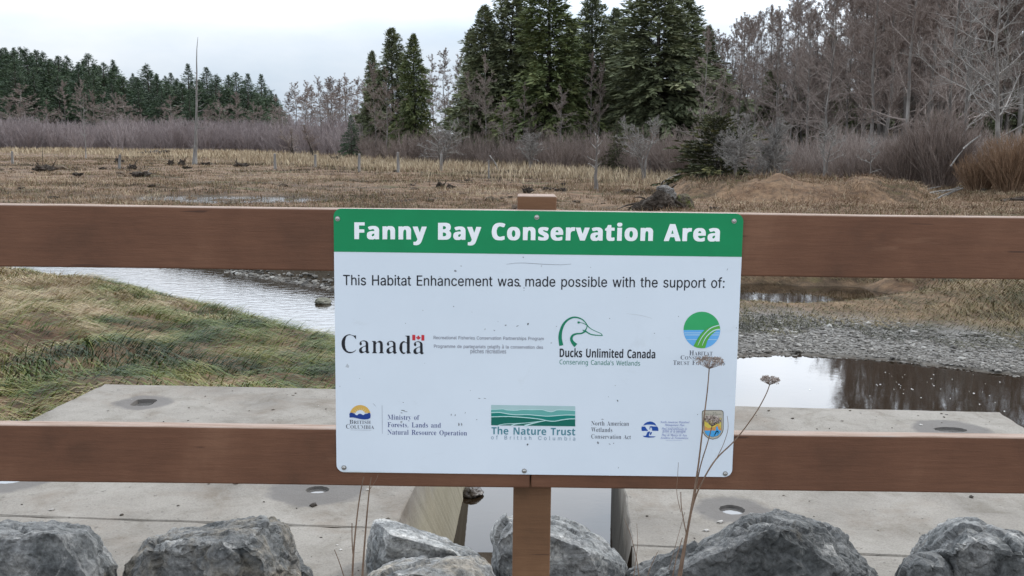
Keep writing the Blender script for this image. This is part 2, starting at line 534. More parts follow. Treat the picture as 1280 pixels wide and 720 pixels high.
def build_marsh_grass():
    r = np.random.default_rng(5)
    g = Geo()
    n = 80000
    Y = 17 + 78 * r.random(n) ** 1.5
    X = r.uniform(-1, 1, n) * (0.53 * Y + 2)
    dn, df = bank_d(X, Y)
    h = height(X, Y)
    dens = 0.12 + 0.88 * ss(0.36, 0.66, vnoise(X * 0.22, Y * 0.35, 71) * .6 + vnoise(X * 1.1, Y * 1.1, 73) * .5)
    keep = (df > 0.2) & (h > 0.02) & (r.random(n) < dens) & (X < 8 + 0.35 * Y)
    X, Y = np.repeat(X[keep], 8), np.repeat(Y[keep], 8)
    tz = np.repeat(r.normal(0, .13, keep.sum()), 8)
    hz = np.repeat(r.uniform(.35, 1.3, keep.sum()), 8)
    n = len(X)
    X, Y = X + r.normal(0, .07, n) * (1 + Y / 40), Y + r.normal(0, .07, n) * (1 + Y / 40)
    h = height(X, Y)
    p = np.stack([X, Y, h - 0.01], 1)
    big = fbm(X / 6, Y / 3.0, 81)
    mound = ss(1.0, 0.4, np.hypot((X - 9.5) / 6.5, (Y - 36) / 4))
    tint = 0.38 + 0.85 * big + 1.6 * tz + r.normal(0, 0.08, n) + 0.32 * mound
    ln = r.uniform(0.08, 0.24, n) * hz * (1 + 0.5 * mound)
    wd = 0.004 + 0.00032 * Y
    blades(g, p, r.uniform(0, 6.28, n), ln, wd * r.uniform(.7, 1.3, n), r.uniform(0.5, 1.8, n), np.clip(tint, 0, 1), 2, r)
    # thicker straw on the mound and the rough ground below the right-hand thickets
    n = 26000
    X, Y = r.uniform(3, 24, n), r.uniform(28, 42, n)
    keep = (r.random(n) < ss(0.3, 0.6, vnoise(X * .9, Y * .9, 75))) & (X < .55 * Y)
    X, Y = X[keep], Y[keep]
    n = len(X)
    p = np.stack([X, Y, height(X, Y) - 0.01], 1)
    tint = 0.55 + 0.5 * fbm(X / 1.6, Y / 1.2, 87) + r.normal(0, .12, n) - .2 * ss(14, 18, X)
    blades(g, p, -1.2 + r.normal(0, .9, n), r.uniform(.14, .42, n), r.uniform(.010, .022, n), r.uniform(.8, 2.0, n), np.clip(tint, 0, 1), 3, r, 1.0)
    o = link('marsh_grass', g.mesh('marsh_grass', GR_MARSH))
    tag(o, 'short brown winter marsh grass over the open flats', 'grass', kind='stuff')
    n = 900
    Y = 24 + 60 * r.random(n) ** 1.4
    X = r.uniform(-1, 1, n) * .52 * Y
    keep = (height(X, Y) > .03) & (r.random(n) < ss(.4, .7, vnoise(X * .2, Y * .25, 77)))
    X, Y = X[keep], Y[keep]
    pebble_field('marsh_debris', 'small dark clods and rotten wood scraps strewn over the marsh', 'debris', X, Y, r.gamma(2.0, .05, len(X)) + .03, r, 0.0, tint_mat('dark_clods', [(0, (0.03, 0.023, 0.017)), (1, (0.12, 0.09, 0.065))], 0.95, 0.1))
    # pale reed belt at the foot of the thickets
    g = Geo()
    n = 36000
    X = r.uniform(-90, 9, n)
    base = np.interp(X, [-90, -45, -20, -8, 2, 9], [140, 125, 92, 72, 62, 52])
    Y = base + r.normal(0, 1, n) * (4 + 0.05 * base)
    keep = (np.abs(X) < 0.53 * Y + 2) & (r.random(n) < 0.25 + vnoise(X * 0.25, Y * 0.12, 72))
    X, Y = X[keep], Y[keep]
    n = len(X)
    p = np.stack([X, Y, height(X, Y) - 0.02], 1)
    tint = 0.86 + 0.2 * fbm(X / 4, Y / 4, 85) + r.normal(0, 0.06, n)
    blades(g, p, r.uniform(0, 6.28, n), r.uniform(0.25, 0.65, n), 0.0007 * Y * r.uniform(.6, 1.4, n), r.uniform(0.1, 0.9, n), np.clip(tint, 0, 1), 2, r)
    o = link('reed_belt', g.mesh('reed_belt', GR_MARSH))
    tag(o, 'pale straw reeds along the far edge of the marsh', 'reeds', kind='stuff')

# ------------------------------------------------------------------ stones
ROCK = None
def rock_material(name='grey_rock', warm=0.35, gain=1.0, rot=(0.3, 0.6, 0.9)):
    m, N, L, b = new_mat(name, 0.85, 0.25)
    v = objvec(N, L)
    oi = N.new('ShaderNodeObjectInfo')
    r1 = ramp(N, [(0.27, (0.032, 0.034, 0.035)), (0.42, (0.115, 0.119, 0.118)), (0.56, (0.205, 0.205, 0.20)), (0.78, (0.34, 0.33, 0.31))])
    L.new(nz(N, L, v, 4.2, 12, 0.72, 0.6), r1.inputs[0])
    # pale veins and lichen
    r2 = ramp(N, [(0.57, (0, 0, 0)), (0.66, (0.9, 0.9, 0.9))])
    L.new(nz(N, L, v, 3.1, 8, 0.75, 1.4), r2.inputs[0])
    c = mixc(N, L, r2.outputs[0], r1.outputs[0], (0.44, 0.43, 0.41))
    r3 = ramp(N, [(0.75 - warm * .5, (0, 0, 0)), (0.92 - warm * .5, (0.75, 0.75, 0.75))])
    L.new(nz(N, L, v, 6.5, 6, 0.7, 0.3), r3.inputs[0])
    c = mixc(N, L, r3.outputs[0], c, (0.24, 0.205, 0.155))
    rm = N.new('ShaderNodeMapping')
    rm.inputs['Rotation'].default_value = rot
    rm.inputs['Scale'].default_value = (2.0, 14, 14)
    L.new(v, rm.inputs[0])
    r6 = ramp(N, [(0.30, (0.55, 0.56, 0.57)), (0.5, (1, 1, 1)), (0.70, (1.6, 1.58, 1.54))])
    L.new(nz(N, L, rm.outputs[0], 1.0, 8, 0.7, 0.5), r6.inputs[0])
    c = mixc(N, L, 0.85, c, r6.outputs[0], 'MULTIPLY')
    # freshly broken, paler edges
    ge = N.new('ShaderNodeNewGeometry')
    r5 = ramp(N, [(0.54, (0, 0, 0)), (0.64, (0.6, 0.6, 0.6))])
    L.new(ge.outputs['Pointiness'], r5.inputs[0])
    c = mixc(N, L, r5.outputs[0], c, (0.50, 0.49, 0.46))
    hs = N.new('ShaderNodeMapRange')
    hs.inputs[3].default_value, hs.inputs[4].default_value = 0.8 * gain, 1.2 * gain
    L.new(oi.outputs['Random'], hs.inputs[0])
    vm_ = N.new('ShaderNodeVectorMath')
    vm_.operation = 'SCALE'
    L.new(c, vm_.inputs[0])
    L.new(hs.outputs[0], vm_.inputs['Scale'])
    c = vm_.outputs[0]
    r4 = ramp(N, [(0.33, (0.42, 0.42, 0.42)), (0.5, (0.95, 0.95, 0.95)), (0.68, (1.35, 1.35, 1.35))])
    L.new(nz(N, L, v, 55, 6, 0.75), r4.inputs[0])
    c = mixc(N, L, 1.0, c, r4.outputs[0], 'MULTIPLY')
    L.new(c, b.inputs['Base Color'])
    p = bump(N, L, nz(N, L, v, 9, 10, 0.72, 0.8), b, 0.7, 0.03)
    bump(N, L, nz(N, L, v, 60, 6, 0.7), b, 0.45, 0.006, p)
    return m
ROCK = rock_material()
ROCK_DARK = rock_material('dark_rock', 0.25, 0.85, (0.2, 0.8, 0.7))
ROCK_PALE = rock_material('pale_rock', 0.35, 1.35, (0.9, 0.2, 0.4))
ROCK_WARM = rock_material('brownish_rock', 0.6, 1.1, (0.1, 0.3, 1.3))
def rock(label, outline, Y, depth, zb, seed, amp=0.03, extra=(), name='boulder', mat=None, cat='boulder', group='riprap boulders behind the fence', res=0.013):
    """boulder whose outline at depth Y follows the listed points; rounded off towards front and back"""
    r = random.Random(seed)
    cx, cy = np.mean(outline, 0)
    pts = [P(x, y, Y) for x, y in outline]
    c = np.mean(pts, 0)
    allp = []
    for (x, y), p in zip(outline, pts):
        allp.append(p)
        for s, f in ((0.34, 0.90), (-0.34, 0.90), (0.5, 0.55), (-0.5, 0.58)):
            f = f + r.uniform(-.14, .08)
            allp.append(P(cx + (x - cx) * f + r.uniform(-6, 6), cy + (y - cy) * f, Y + depth * s * r.uniform(.75, 1.15)))
    for x, y, dy in extra: allp.append(P(x, y, Y + dy))
    for p in list(pts):                                    # down into the ground
        allp.append(np.array([c[0] + (p[0] - c[0]) * 1.0, c[1] + r.uniform(-.5, .5) * depth, zb]))
    bm = bmesh.new()
    for p in allp: bm.verts.new(Vector(p - np.array([c[0], c[1], zb])))
    bmesh.ops.convex_hull(bm, input=list(bm.verts))
    dead = [v for v in bm.verts if not v.link_faces]
    bmesh.ops.delete(bm, geom=dead, context='VERTS')
    bmesh.ops.triangulate(bm, faces=list(bm.faces))
    for _ in range(7):
        es = [e for e in bm.edges if e.calc_length() > res]
        if not es or len(bm.verts) > 26000: break
        bmesh.ops.subdivide_edges(bm, edges=es, cuts=1)
        bmesh.ops.triangulate(bm, faces=[f for f in bm.faces if len(f.verts) > 3])
    for _ in range(1): bmesh.ops.smooth_vert(bm, verts=list(bm.verts), factor=0.5, use_axis_x=True, use_axis_y=True, use_axis_z=True)
    bm.normal_update()
    off = Vector((seed * 7.3, seed * 3.1, seed * 1.7))
    mv = []
    for v in bm.verts:
        q = v.co + off
        f = mnoise.fractal(q * 2.6, 1.0, 2.0, 3) * 0.5
        w = q + Vector((mnoise.noise(q * 5), mnoise.noise(q * 5 + Vector((3, 1, 7))), 0)) * 0.05
        c1_ = mnoise.voronoi(w * 3.6)
        c2_ = mnoise.voronoi(Vector((w.x * 9, w.y * 9, w.z * 13)))
        # every cell is a chip broken off at its own depth, so edges stay sharp
        chip = mnoise.cell(c1_[1][0] * 9.7) * 0.5 + 0.25 * mnoise.cell(c2_[1][0] * 5.1)
        crack = -0.35 * max(0.0, 1 - (c1_[0][1] - c1_[0][0]) * 9) - 0.15 * max(0.0, 1 - (c2_[0][1] - c2_[0][0]) * 7)
        fine = mnoise.fractal(q * 26, 0.8, 2.0, 4)
        mv.append(v.normal * (amp * (f * 0.5 - 0.16 + 0.62 * chip + 0.45 * crack + 0.18 * fine)))
    for v, d in zip(bm.verts, mv): v.co += d
    me = bm_mesh(name, bm, mat or ROCK)
    o = link(name, me)
    o.location = (c[0], c[1], zb)
    return tag(o, label, cat, group)

rock('broad flat-topped grey boulder at the left end of the riprap', [(-70, 690), (-40, 660), (20, 647), (70, 648), (112, 660), (135, 682), (152, 706), (150, 760), (-70, 770)], 3.15, 0.75, 0.55, 1, 0.04)
rock('jagged grey boulder with a raised right corner and a white vein', [(150, 716), (172, 690), (185, 671), (230, 663), (270, 662), (300, 652), (338, 646), (358, 655), (366, 690), (384, 716), (380, 780), (150, 780)], 3.1, 0.7, 0.55, 2, 0.05, mat=ROCK_WARM)
rock('white-edged boulder with a dark left face by the concrete channel', [(458, 712), (459, 672), (468, 652), (480, 651), (520, 664), (560, 676), (590, 686), (612, 700), (610, 760), (458, 760)], 3.35, 0.55, 0.5, 3, 0.035, mat=ROCK_PALE)
rock('low grey-brown boulder lying in front of the white-edged boulder', [(452, 724), (478, 710), (520, 696), (565, 688), (600, 690), (618, 702), (628, 730), (625, 790), (452, 790)], 2.95, 0.5, 0.5, 4, 0.035, mat=ROCK_WARM)
rock('pale grey boulder directly behind the middle fence post', [(612, 672), (618, 650), (632, 641), (690, 646), (715, 652), (740, 670), (770, 688), (786, 705), (790, 770), (625, 770), (618, 700)], 3.3, 0.6, 0.5, 5, 0.04, mat=ROCK_PALE)
rock('largest dark grey boulder rising in a ridge right of the dry stalks', [(788, 722), (850, 700), (890, 680), (905, 657), (935, 643), (968, 637), (1000, 644), (1030, 648), (1062, 662), (1085, 688), (1105, 720), (1110, 790), (800, 790)], 3.1, 0.8, 0.5, 6, 0.055, mat=ROCK_DARK)
rock('small rounded grey boulder between two bigger ones', [(1118, 712), (1128, 699), (1150, 690), (1175, 691), (1193, 703), (1198, 724), (1190, 770), (1120, 770)], 3.0, 0.36, 0.5, 7, 0.03)
rock('big light grey boulder at the right end of the riprap', [(1140, 694), (1152, 668), (1185, 649), (1205, 647), (1240, 657), (1280, 664), (1340, 680), (1370, 720), (1360, 790), (1150, 790)], 3.25, 0.75, 0.5, 8, 0.045)

def pebble_field(name, label, cat, x, y, size, r, zoff=0.0, mat=None, zfix=None):
    """many small stones as one mesh of low octahedral pebbles"""
    n = len(x)
    base = np.array([[1, 0, 0], [0, 1, 0], [-1, 0, 0], [0, -1, 0], [.55, .55, .6], [-.55, .55, .6], [-.55, -.55, .6], [.55, -.55, .6], [0, 0, .85], [0, 0, -.5]], float)
    F = [[0, 4, 7], [0, 1, 4], [1, 5, 4], [1, 2, 5], [2, 6, 5], [2, 3, 6], [3, 7, 6], [3, 0, 7], [4, 5, 8], [5, 6, 8], [6, 7, 8], [7, 4, 8], [0, 9, 1], [1, 9, 2], [2, 9, 3], [3, 9, 0]]
    a = r.uniform(0, 6.28, n)
    sc = np.stack([size, size * r.uniform(.55, .95, n), size * r.uniform(.35, .7, n)], 1)
    V = base[None] * r.uniform(.75, 1.25, (n, 10, 1)) * sc[:, None]
    ca, sa = np.cos(a)[:, None], np.sin(a)[:, None]
    X = V[..., 0] * ca - V[..., 1] * sa + x[:, None]
    Y = V[..., 0] * sa + V[..., 1] * ca + y[:, None]
    Z = V[..., 2] + (height(x, y) + zoff if zfix is None else np.full(n, zfix))[:, None]
    T = (np.arange(n) * 10)[:, None, None] + np.array(F)[None]
    me = mesh_np(name, np.stack([X, Y, Z], -1).reshape(-1, 3), [T.reshape(-1, 3)], mat, tint=np.repeat(r.random(n), 10))
    return tag(link(name, me), label, cat, kind='stuff')
PEB = tint_mat('pebbles', [(0, (0.04, 0.035, 0.029)), (0.5, (0.115, 0.104, 0.090)), (0.9, (0.19, 0.177, 0.157)), (1, (0.38, 0.365, 0.335))], 0.7, 0.3)
def build_gravel():
    r = np.random.default_rng(77)
    k = 3500
    x, y = r.uniform(-2.4, 2.4, k), r.uniform(2.45, 3.7, k)
    pebble_field('crushed_stone', 'small broken stone between the riprap boulders', 'gravel', x, y, r.gamma(2.0, 0.012, k) + 0.008, r, 0.0, PEB)
    n = 85000
    x, y = r.uniform(0.3, 9, n), r.uniform(8.0, 14.5, n)
    dn, df = bank_d(x, y)
    keep = (df > -0.08) & (df < 1.45 + 0.5 * fbm(x, y, 5)) & (np.abs(x) < 0.55 * y + 0.5)
    x, y = x[keep], y[keep]
    big_ = np.where(r.random(len(x)) < .02, r.uniform(.015, .05, len(x)), 0)
    pebble_field('gravel', 'grey pebbles of the gravel bar beside the pond', 'gravel', x, y, r.gamma(1.8, 0.0050, len(x)) + 0.004 + big_ * .7, r, 0.0, PEB)
    # stony mud at the left end of the slab
    n = 2600
    x, y = r.uniform(-4.2, -2.4, n), r.uniform(3.7, 6.2, n)
    pebble_field('rubble', 'dark stones in the wet hollow left of the concrete', 'rubble', x, y, r.gamma(2.0, 0.016, n) + 0.01, r, 0.0, tint_mat('wet_stones', [(0, (0.03, 0.028, 0.022)), (0.6, (0.10, 0.10, 0.075)), (1, (0.24, 0.23, 0.17))], 0.6, 0.4))
    # stones at the foot of the far bank of the stream and across the side pool
    n = 2600
    t = r.uniform(0, 1, n)
    x = np.concatenate([r.uniform(-4.6, -0.8, 1500), r.uniform(1.2, 5.0, 1500)])
    y = np.concatenate([np.interp(x[:1500], F_X, F_Y) + r.normal(0.0, 0.16, 1500), 16.3 + 0.15 * np.abs(r.normal(0, 1.6, 1500)) - 0.05 * (x[1500:] - 3) ** 2])
    pebble_field('bank_stones', 'small stones at the waterline of the far bank', 'stones', x, y, r.gamma(2.0, 0.012, 3000) + 0.008, r, 0.0, PEB)
build_gravel()
build_marsh_grass()
def loose_stone(label, px, py, z, w, d, h, seed, mat=ROCK):
    c = G(px, py, z)
    bm = bmesh.new()
    bmesh.ops.create_icosphere(bm, subdivisions=4, radius=1.0)
    for v in bm.verts:
        q = v.co * 1.4 + Vector((seed * 5.1, 0, seed))
        v.co *= 1 + 0.28 * mnoise.fractal(q, 1, 2, 4)
        v.co = Vector((v.co.x * w / 2, v.co.y * d / 2, v.co.z * h * 0.6 + h * 0.25))
    o = link('river_stone', bm_mesh('river_stone', bm, mat))
    o.location = c
    tag(o, label, 'stone')
loose_stone('mossy grey stone standing alone in the bright stream', 404, 379, 0.0, 0.20, 0.18, 0.085, 3, noise_mat('mossy_stone', [(0.3, (0.09, 0.09, 0.06)), (0.7, (0.24, 0.23, 0.19))], 9, 0.8, 0.2))
loose_stone('dark wet stone in the channel water beside the concrete wall', 590, 618, 0.0, 0.13, 0.16, 0.06, 4, noise_mat('wet_stone', [(0.3, (0.02, 0.017, 0.014)), (0.7, (0.09, 0.07, 0.055))], 9, 0.4, 0.4))

# ------------------------------------------------------------------ concrete slabs of the channel
SLAB_Z = 0.66
def concrete(name, spots, wall=(0.20, 0.175, 0.12)):
    m, N, L, b = new_mat(name, 0.85, 0.25)
    v = objvec(N, L)
    r = ramp(N, [(0.25, (0.155, 0.140, 0.122)), (0.5, (0.225, 0.205, 0.178)), (0.75, (0.275, 0.255, 0.225))])
    L.new(nz(N, L, v, 1.7, 8, 0.65), r.inputs[0])
    s = ramp(N, [(0.33, (0.62, 0.6, 0.57)), (0.5, (1, 1, 1)), (0.72, (1.1, 1.1, 1.1))])
    L.new(nz(N, L, v, 120, 5, 0.8), s.inputs[0])
    c = mixc(N, L, 0.75, r.outputs[0], s.outputs[0], 'MULTIPLY')
    st = ramp(N, [(0.50, (0, 0, 0)), (0.72, (0.75, 0.75, 0.75))])     # brown dirt
    L.new(nz(N, L, v, 2.6, 7, 0.7, 0.5), st.inputs[0])
    c = mixc(N, L, st.outputs[0], c, (0.155, 0.122, 0.092))
    mo = ramp(N, [(0.32, (0.72, 0.70, 0.66)), (0.5, (1, 1, 1)), (0.7, (1.12, 1.12, 1.12))])    # blotchy weathering
    L.new(nz(N, L, v, 4.5, 8, 0.75, 0.6), mo.inputs[0])
    c = mixc(N, L, 1.0, c, mo.outputs[0], 'MULTIPLY')
    pk = ramp(N, [(0.665, (0, 0, 0)), (0.71, (0.8, 0.8, 0.8))])           # dark specks
    L.new(nz(N, L, v, 34, 3, 0.6), pk.inputs[0])
    c = mixc(N, L, pk.outputs[0], c, (0.11, 0.10, 0.085))
    # damp rings round the lifting pockets
    t = N.new('ShaderNodeTexCoord')
    for (x, y, rad) in spots:
        d = N.new('ShaderNodeVectorMath')
        d.operation = 'DISTANCE'
        d.inputs[1].default_value = (x, y, SLAB_Z)
        L.new(t.outputs['Object'], d.inputs[0])
        ad = N.new('ShaderNodeMath')
        ad.operation = 'MULTIPLY_ADD'
        ad.inputs[1].default_value = 0.10
        L.new(nz(N, L, v, 9, 4, 0.6), ad.inputs[0])
        L.new(d.outputs['Value'], ad.inputs[2])
        mr = N.new('ShaderNodeMapRange')
        mr.inputs[1].default_value, mr.inputs[2].default_value = rad + 0.07, rad + 0.035
        mr.inputs[3].default_value, mr.inputs[4].default_value = 0.0, 0.8
        L.new(ad.outputs[0], mr.inputs[0])
        c = mixc(N, L, mr.outputs[0], c, (0.11, 0.101, 0.095))
    # channel wall colour: light tan left, shade and damp painted dark on the right
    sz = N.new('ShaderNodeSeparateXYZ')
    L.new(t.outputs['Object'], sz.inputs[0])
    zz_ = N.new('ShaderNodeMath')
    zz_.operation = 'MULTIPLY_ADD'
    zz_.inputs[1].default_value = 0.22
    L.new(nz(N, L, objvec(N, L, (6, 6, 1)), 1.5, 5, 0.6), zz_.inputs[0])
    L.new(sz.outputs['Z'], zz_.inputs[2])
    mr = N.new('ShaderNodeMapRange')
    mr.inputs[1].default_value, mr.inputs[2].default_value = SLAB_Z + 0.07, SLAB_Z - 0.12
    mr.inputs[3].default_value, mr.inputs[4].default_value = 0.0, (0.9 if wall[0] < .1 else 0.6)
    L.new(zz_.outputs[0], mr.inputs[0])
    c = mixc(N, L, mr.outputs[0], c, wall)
    L.new(c, b.inputs['Base Color'])
    bp = bump(N, L, nz(N, L, v, 90, 5, 0.7), b, 0.5, 0.004)
    bump(N, L, nz(N, L, v, 6, 6, 0.6), b, 0.35, 0.02, bp)
    return m
M_POCKET = new_mat('pocket_water', 0.05, 0.5)[0]
M_POCKET.node_tree.nodes['Principled BSDF'].inputs['Base Color'].default_value = (0.10, 0.095, 0.09, 1)

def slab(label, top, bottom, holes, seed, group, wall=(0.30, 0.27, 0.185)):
    """top, bottom: lists of (x, y) in order; holes: (x, y, rx, ry, wet radius)"""
    r = random.Random(seed)
    zb = -0.42
    # densify and chip the outline a little
    T, B = [], []
    n = len(top)
    for i in range(n):
        a, b = np.array(top[i]), np.array(top[(i + 1) % n])
        c, d = np.array(bottom[i]), np.array(bottom[(i + 1) % n])
        k = max(2, int(np.linalg.norm(b - a) / 0.06))
        for j in range(k):
            t = j / k
            T.append(a + (b - a) * t)
            B.append(c + (d - c) * t)
    cen = np.mean(top, 0)
    T = np.array(T)
    jit = np.array([[r.gauss(0, .0018), r.gauss(0, .0018)] for _ in T])
    rim = T + jit
    dirs = np.roll(T, -1, 0) - np.roll(T, 1, 0)
    nrm = np.stack([-dirs[:, 1], dirs[:, 0]], 1)
    nrm /= np.linalg.norm(nrm, axis=1, keepdims=True)
    if ((cen - T[0]) * nrm[0]).sum() < 0: nrm = -nrm
    inner = rim + nrm * np.array([[0.004 + abs(r.gauss(0, .003))] for _ in T])
    V, F = [], []
    for p in inner: V.append((*p, SLAB_Z))
    for p in rim: V.append((*p, SLAB_Z - 0.005 - abs(r.gauss(0, .002))))
    for p in B: V.append((*p, zb))
    m = len(T)
    for i in range(m):
        j = (i + 1) % m
        F += [(i, j, m + j, m + i), (m + i, m + j, 2 * m + j, 2 * m + i)]
    loops = [[Vector((*p, 0)) for p in inner]]
    start = [0]
    hl = []
    for (x, y, rx, ry, w, sq) in holes:
        k = 28
        s = len(V)
        ring = []
        for i in range(k):
            a = -2 * math.pi * i / k
            ca, sa = math.cos(a), math.sin(a)
            if sq: ca, sa = math.copysign(abs(ca) ** .45, ca), math.copysign(abs(sa) ** .45, sa)
            ring.append((x + rx * ca * r.uniform(.95, 1.05), y + ry * sa * r.uniform(.95, 1.05)))
        for p in ring: V.append((*p, SLAB_Z))
        for p in ring: V.append((x + (p[0] - x) * .94, y + (p[1] - y) * .94, SLAB_Z - 0.05))
        for i in range(k):
            j = (i + 1) % k
            F.append((s + i, s + j, s + k + j, s + k + i))
        F.append(tuple(range(s + k, s + 2 * k)))
        loops.append([Vector((*p, 0)) for p in ring])
        start.append(s)
        hl.append(ring)
    idx = []
    for lp, s in zip(loops, start): idx += list(range(s, s + len(lp)))
    for t in tessellate_polygon(loops): F.append(tuple(idx[i] for i in t))
    me = bpy.data.meshes.new('concrete_slab')
    me.from_pydata([tuple(map(float, v)) for v in V], [], F)
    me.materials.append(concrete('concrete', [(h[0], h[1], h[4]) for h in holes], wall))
    bm = bmesh.new()
    bm.from_mesh(me)
    bmesh.ops.recalc_face_normals(bm, faces=list(bm.faces))
    bm.to_mesh(me)
    bm.free()
    o = link('concrete_slab', me)
    tag(o, label, 'slab', group)
    for (x, y, rx, ry, w, sq), ring in zip(holes, hl):
        vs = [(x + (p[0] - x) * .985, y + (p[1] - y) * .985, SLAB_Z - (0.020 if sq else 0.012)) for p in ring]
        me = bpy.data.meshes.new('pocket_water')
        me.from_pydata(vs, [], [tuple(reversed(range(len(vs))))])
        me.materials.append(M_POCKET)
        link('pocket_water', me, o)
    return o
def g2(x, y, z=SLAB_Z): return G(x, y, z)[:2]
def toward(p, q, t): return np.array(p) + (np.array(q) - np.array(p)) * t
def hole(x, y, rx, ry, wet, sq=False):
    p = g2(x, y)
    return (p[0], p[1], rx, ry, wet, sq)
grp = 'concrete slabs of the channel'
# back pair
LB = [g2(130, 480), g2(574, 489), g2(493, 660), g2(-196, 637)]
LBb = [LB[0], G(600, 540, 0)[:2], G(577, 700, 0)[:2], LB[3]]
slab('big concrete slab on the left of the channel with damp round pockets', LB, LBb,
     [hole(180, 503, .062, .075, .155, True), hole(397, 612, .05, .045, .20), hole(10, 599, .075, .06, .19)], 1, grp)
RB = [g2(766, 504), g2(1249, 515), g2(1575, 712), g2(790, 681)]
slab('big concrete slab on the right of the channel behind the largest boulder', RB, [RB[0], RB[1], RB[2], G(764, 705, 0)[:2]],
     [hole(915, 637, .052, .055, .15), hole(1188, 537, .085, .05, .19)], 2, grp, (0.045, 0.042, 0.036))  # dark wall colour holds the shade of this side, plus damp
# front pair, a joint of about a centimetre away
d = np.array([0, -0.009])
LF0, LF1 = LB[3] + d, LB[2] + d
LF = [LF0, LF1, LF1 + np.array([-.03, -0.75]), LF0 + np.array([-.03, -0.75])]
slab('front concrete slab left of the channel under the jagged boulders', LF, [LF[0], G(577, 702, 0)[:2], LF[2] + np.array([.17, 0]), LF[3]], [], 3, grp)
RF0, RF1 = RB[3] + d, RB[2] + d
RF = [RF0, RF1, RF1 + np.array([-.03, -0.75]), RF0 + np.array([-.03, -0.75])]
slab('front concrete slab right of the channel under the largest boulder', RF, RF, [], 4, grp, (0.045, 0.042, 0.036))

def build_grit():
    r = np.random.default_rng(15)
    n = 420
    x, y = r.uniform(-2.3, 2.6, n), r.uniform(3.3, 6.2, n)
    ins = []
    for q in (LB, RB, LF, RF):
        q = np.array(q)
        e = np.roll(q, -1, 0) - q
        cr_ = np.stack([e[k, 0] * (y - q[k, 1]) - e[k, 1] * (x - q[k, 0]) for k in range(4)], 1)
        ln = np.linalg.norm(e, axis=1)[None]
        ins.append(((cr_ / ln > .03).all(1)) | ((cr_ / ln < -.03).all(1)))
    keep = np.any(ins, 0)
    for (px, py) in ((180, 503), (397, 612), (10, 599), (915, 637), (1188, 537)):
        h_ = g2(px, py)
        keep &= np.hypot(x - h_[0], y - h_[1]) > .11
    x, y = x[keep], y[keep]
    pebble_field('slab_grit', 'grit and leaf crumbs lying on the concrete slabs', 'grit', x, y, r.gamma(1.5, .0028, len(x)) + .0015, r, 0, tint_mat('grit', [(0, (0.03, 0.025, 0.02)), (0.6, (0.12, 0.10, 0.08)), (1, (0.5, 0.48, 0.45))], .9, .2), SLAB_Z + .001)
build_grit()

# ------------------------------------------------------------------ fence
FY = 2.325                      # front face of the rails
TILT = 0.0055                   # the fence runs very slightly downhill to the right
def wood_mat(name='brown_stained_wood', k=1.0, og=1.0):
    m, N, L, b = new_mat(name, 0.66, 0.28)
    v = objvec(N, L, (1, 1, 1))
    vs = objvec(N, L, (1.2, 14, 14))
    r = ramp(N, [(0.28, (0.078 * k, 0.038 * k * og, 0.022 * k)), (0.46, (0.132 * k, 0.059 * k * og, 0.033 * k)), (0.58, (0.150 * k, 0.068 * k * og, 0.038 * k)), (0.74, (0.19 * k, 0.092 * k * og, 0.053 * k))])
    L.new(nz(N, L, v, 3.2, 6, 0.6, 0.4), r.inputs[0])
    g = ramp(N, [(0.35, (0.90, 0.90, 0.90)), (0.62, (1.06, 1.06, 1.06))])
    L.new(nz(N, L, vs, 9, 8, 0.7), g.inputs[0])
    c = mixc(N, L, 1.0, r.outputs[0], g.outputs[0], 'MULTIPLY')
    w = ramp(N, [(0.68, (0, 0, 0)), (0.80, (0.55, 0.55, 0.55))])     # rubbed, paler patches along the grain
    L.new(nz(N, L, objvec(N, L, (1.1, 9, 9)), 1.6, 5, 0.6, 0.2), w.inputs[0])
    c = mixc(N, L, w.outputs[0], c, (0.30, 0.165, 0.10))
    # knots and short checks
    vo = N.new('ShaderNodeTexVoronoi')
    vo.inputs['Scale'].default_value = 2.1
    L.new(objvec(N, L, (1.3, 2.6, 2.6)), vo.inputs['Vector'])
    kn = ramp(N, [(0.035, (0.8, 0.8, 0.8)), (0.075, (0, 0, 0))])
    L.new(vo.outputs['Distance'], kn.inputs[0])
    c = mixc(N, L, kn.outputs[0], c, (0.05, 0.022, 0.014))
    ck = ramp(N, [(0.70, (0, 0, 0)), (0.725, (0.75, 0.75, 0.75))])
    L.new(nz(N, L, objvec(N, L, (1.6, 30, 30)), 2.4, 3, 0.5), ck.inputs[0])
    c = mixc(N, L, ck.outputs[0], c, (0.055, 0.027, 0.018))
    L.new(c, b.inputs['Base Color'])
    p = bump(N, L, nz(N, L, vs, 12, 8, 0.7), b, 0.35, 0.003)
    bump(N, L, nz(N, L, v, 160, 3, 0.6), b, 0.25, 0.0012, p)
    return m
WOOD = wood_mat()
POST_WOOD = wood_mat('post_wood', 1.12, 1.12)
WORN = noise_mat('worn_wood_top', [(0.3, (0.22, 0.15, 0.11)), (0.55, (0.34, 0.255, 0.21)), (0.75, (0.28, 0.25, 0.225))], 7, 0.85, 0.2, 6, [(60, 0.4, 0.003)], (1, 10, 10))
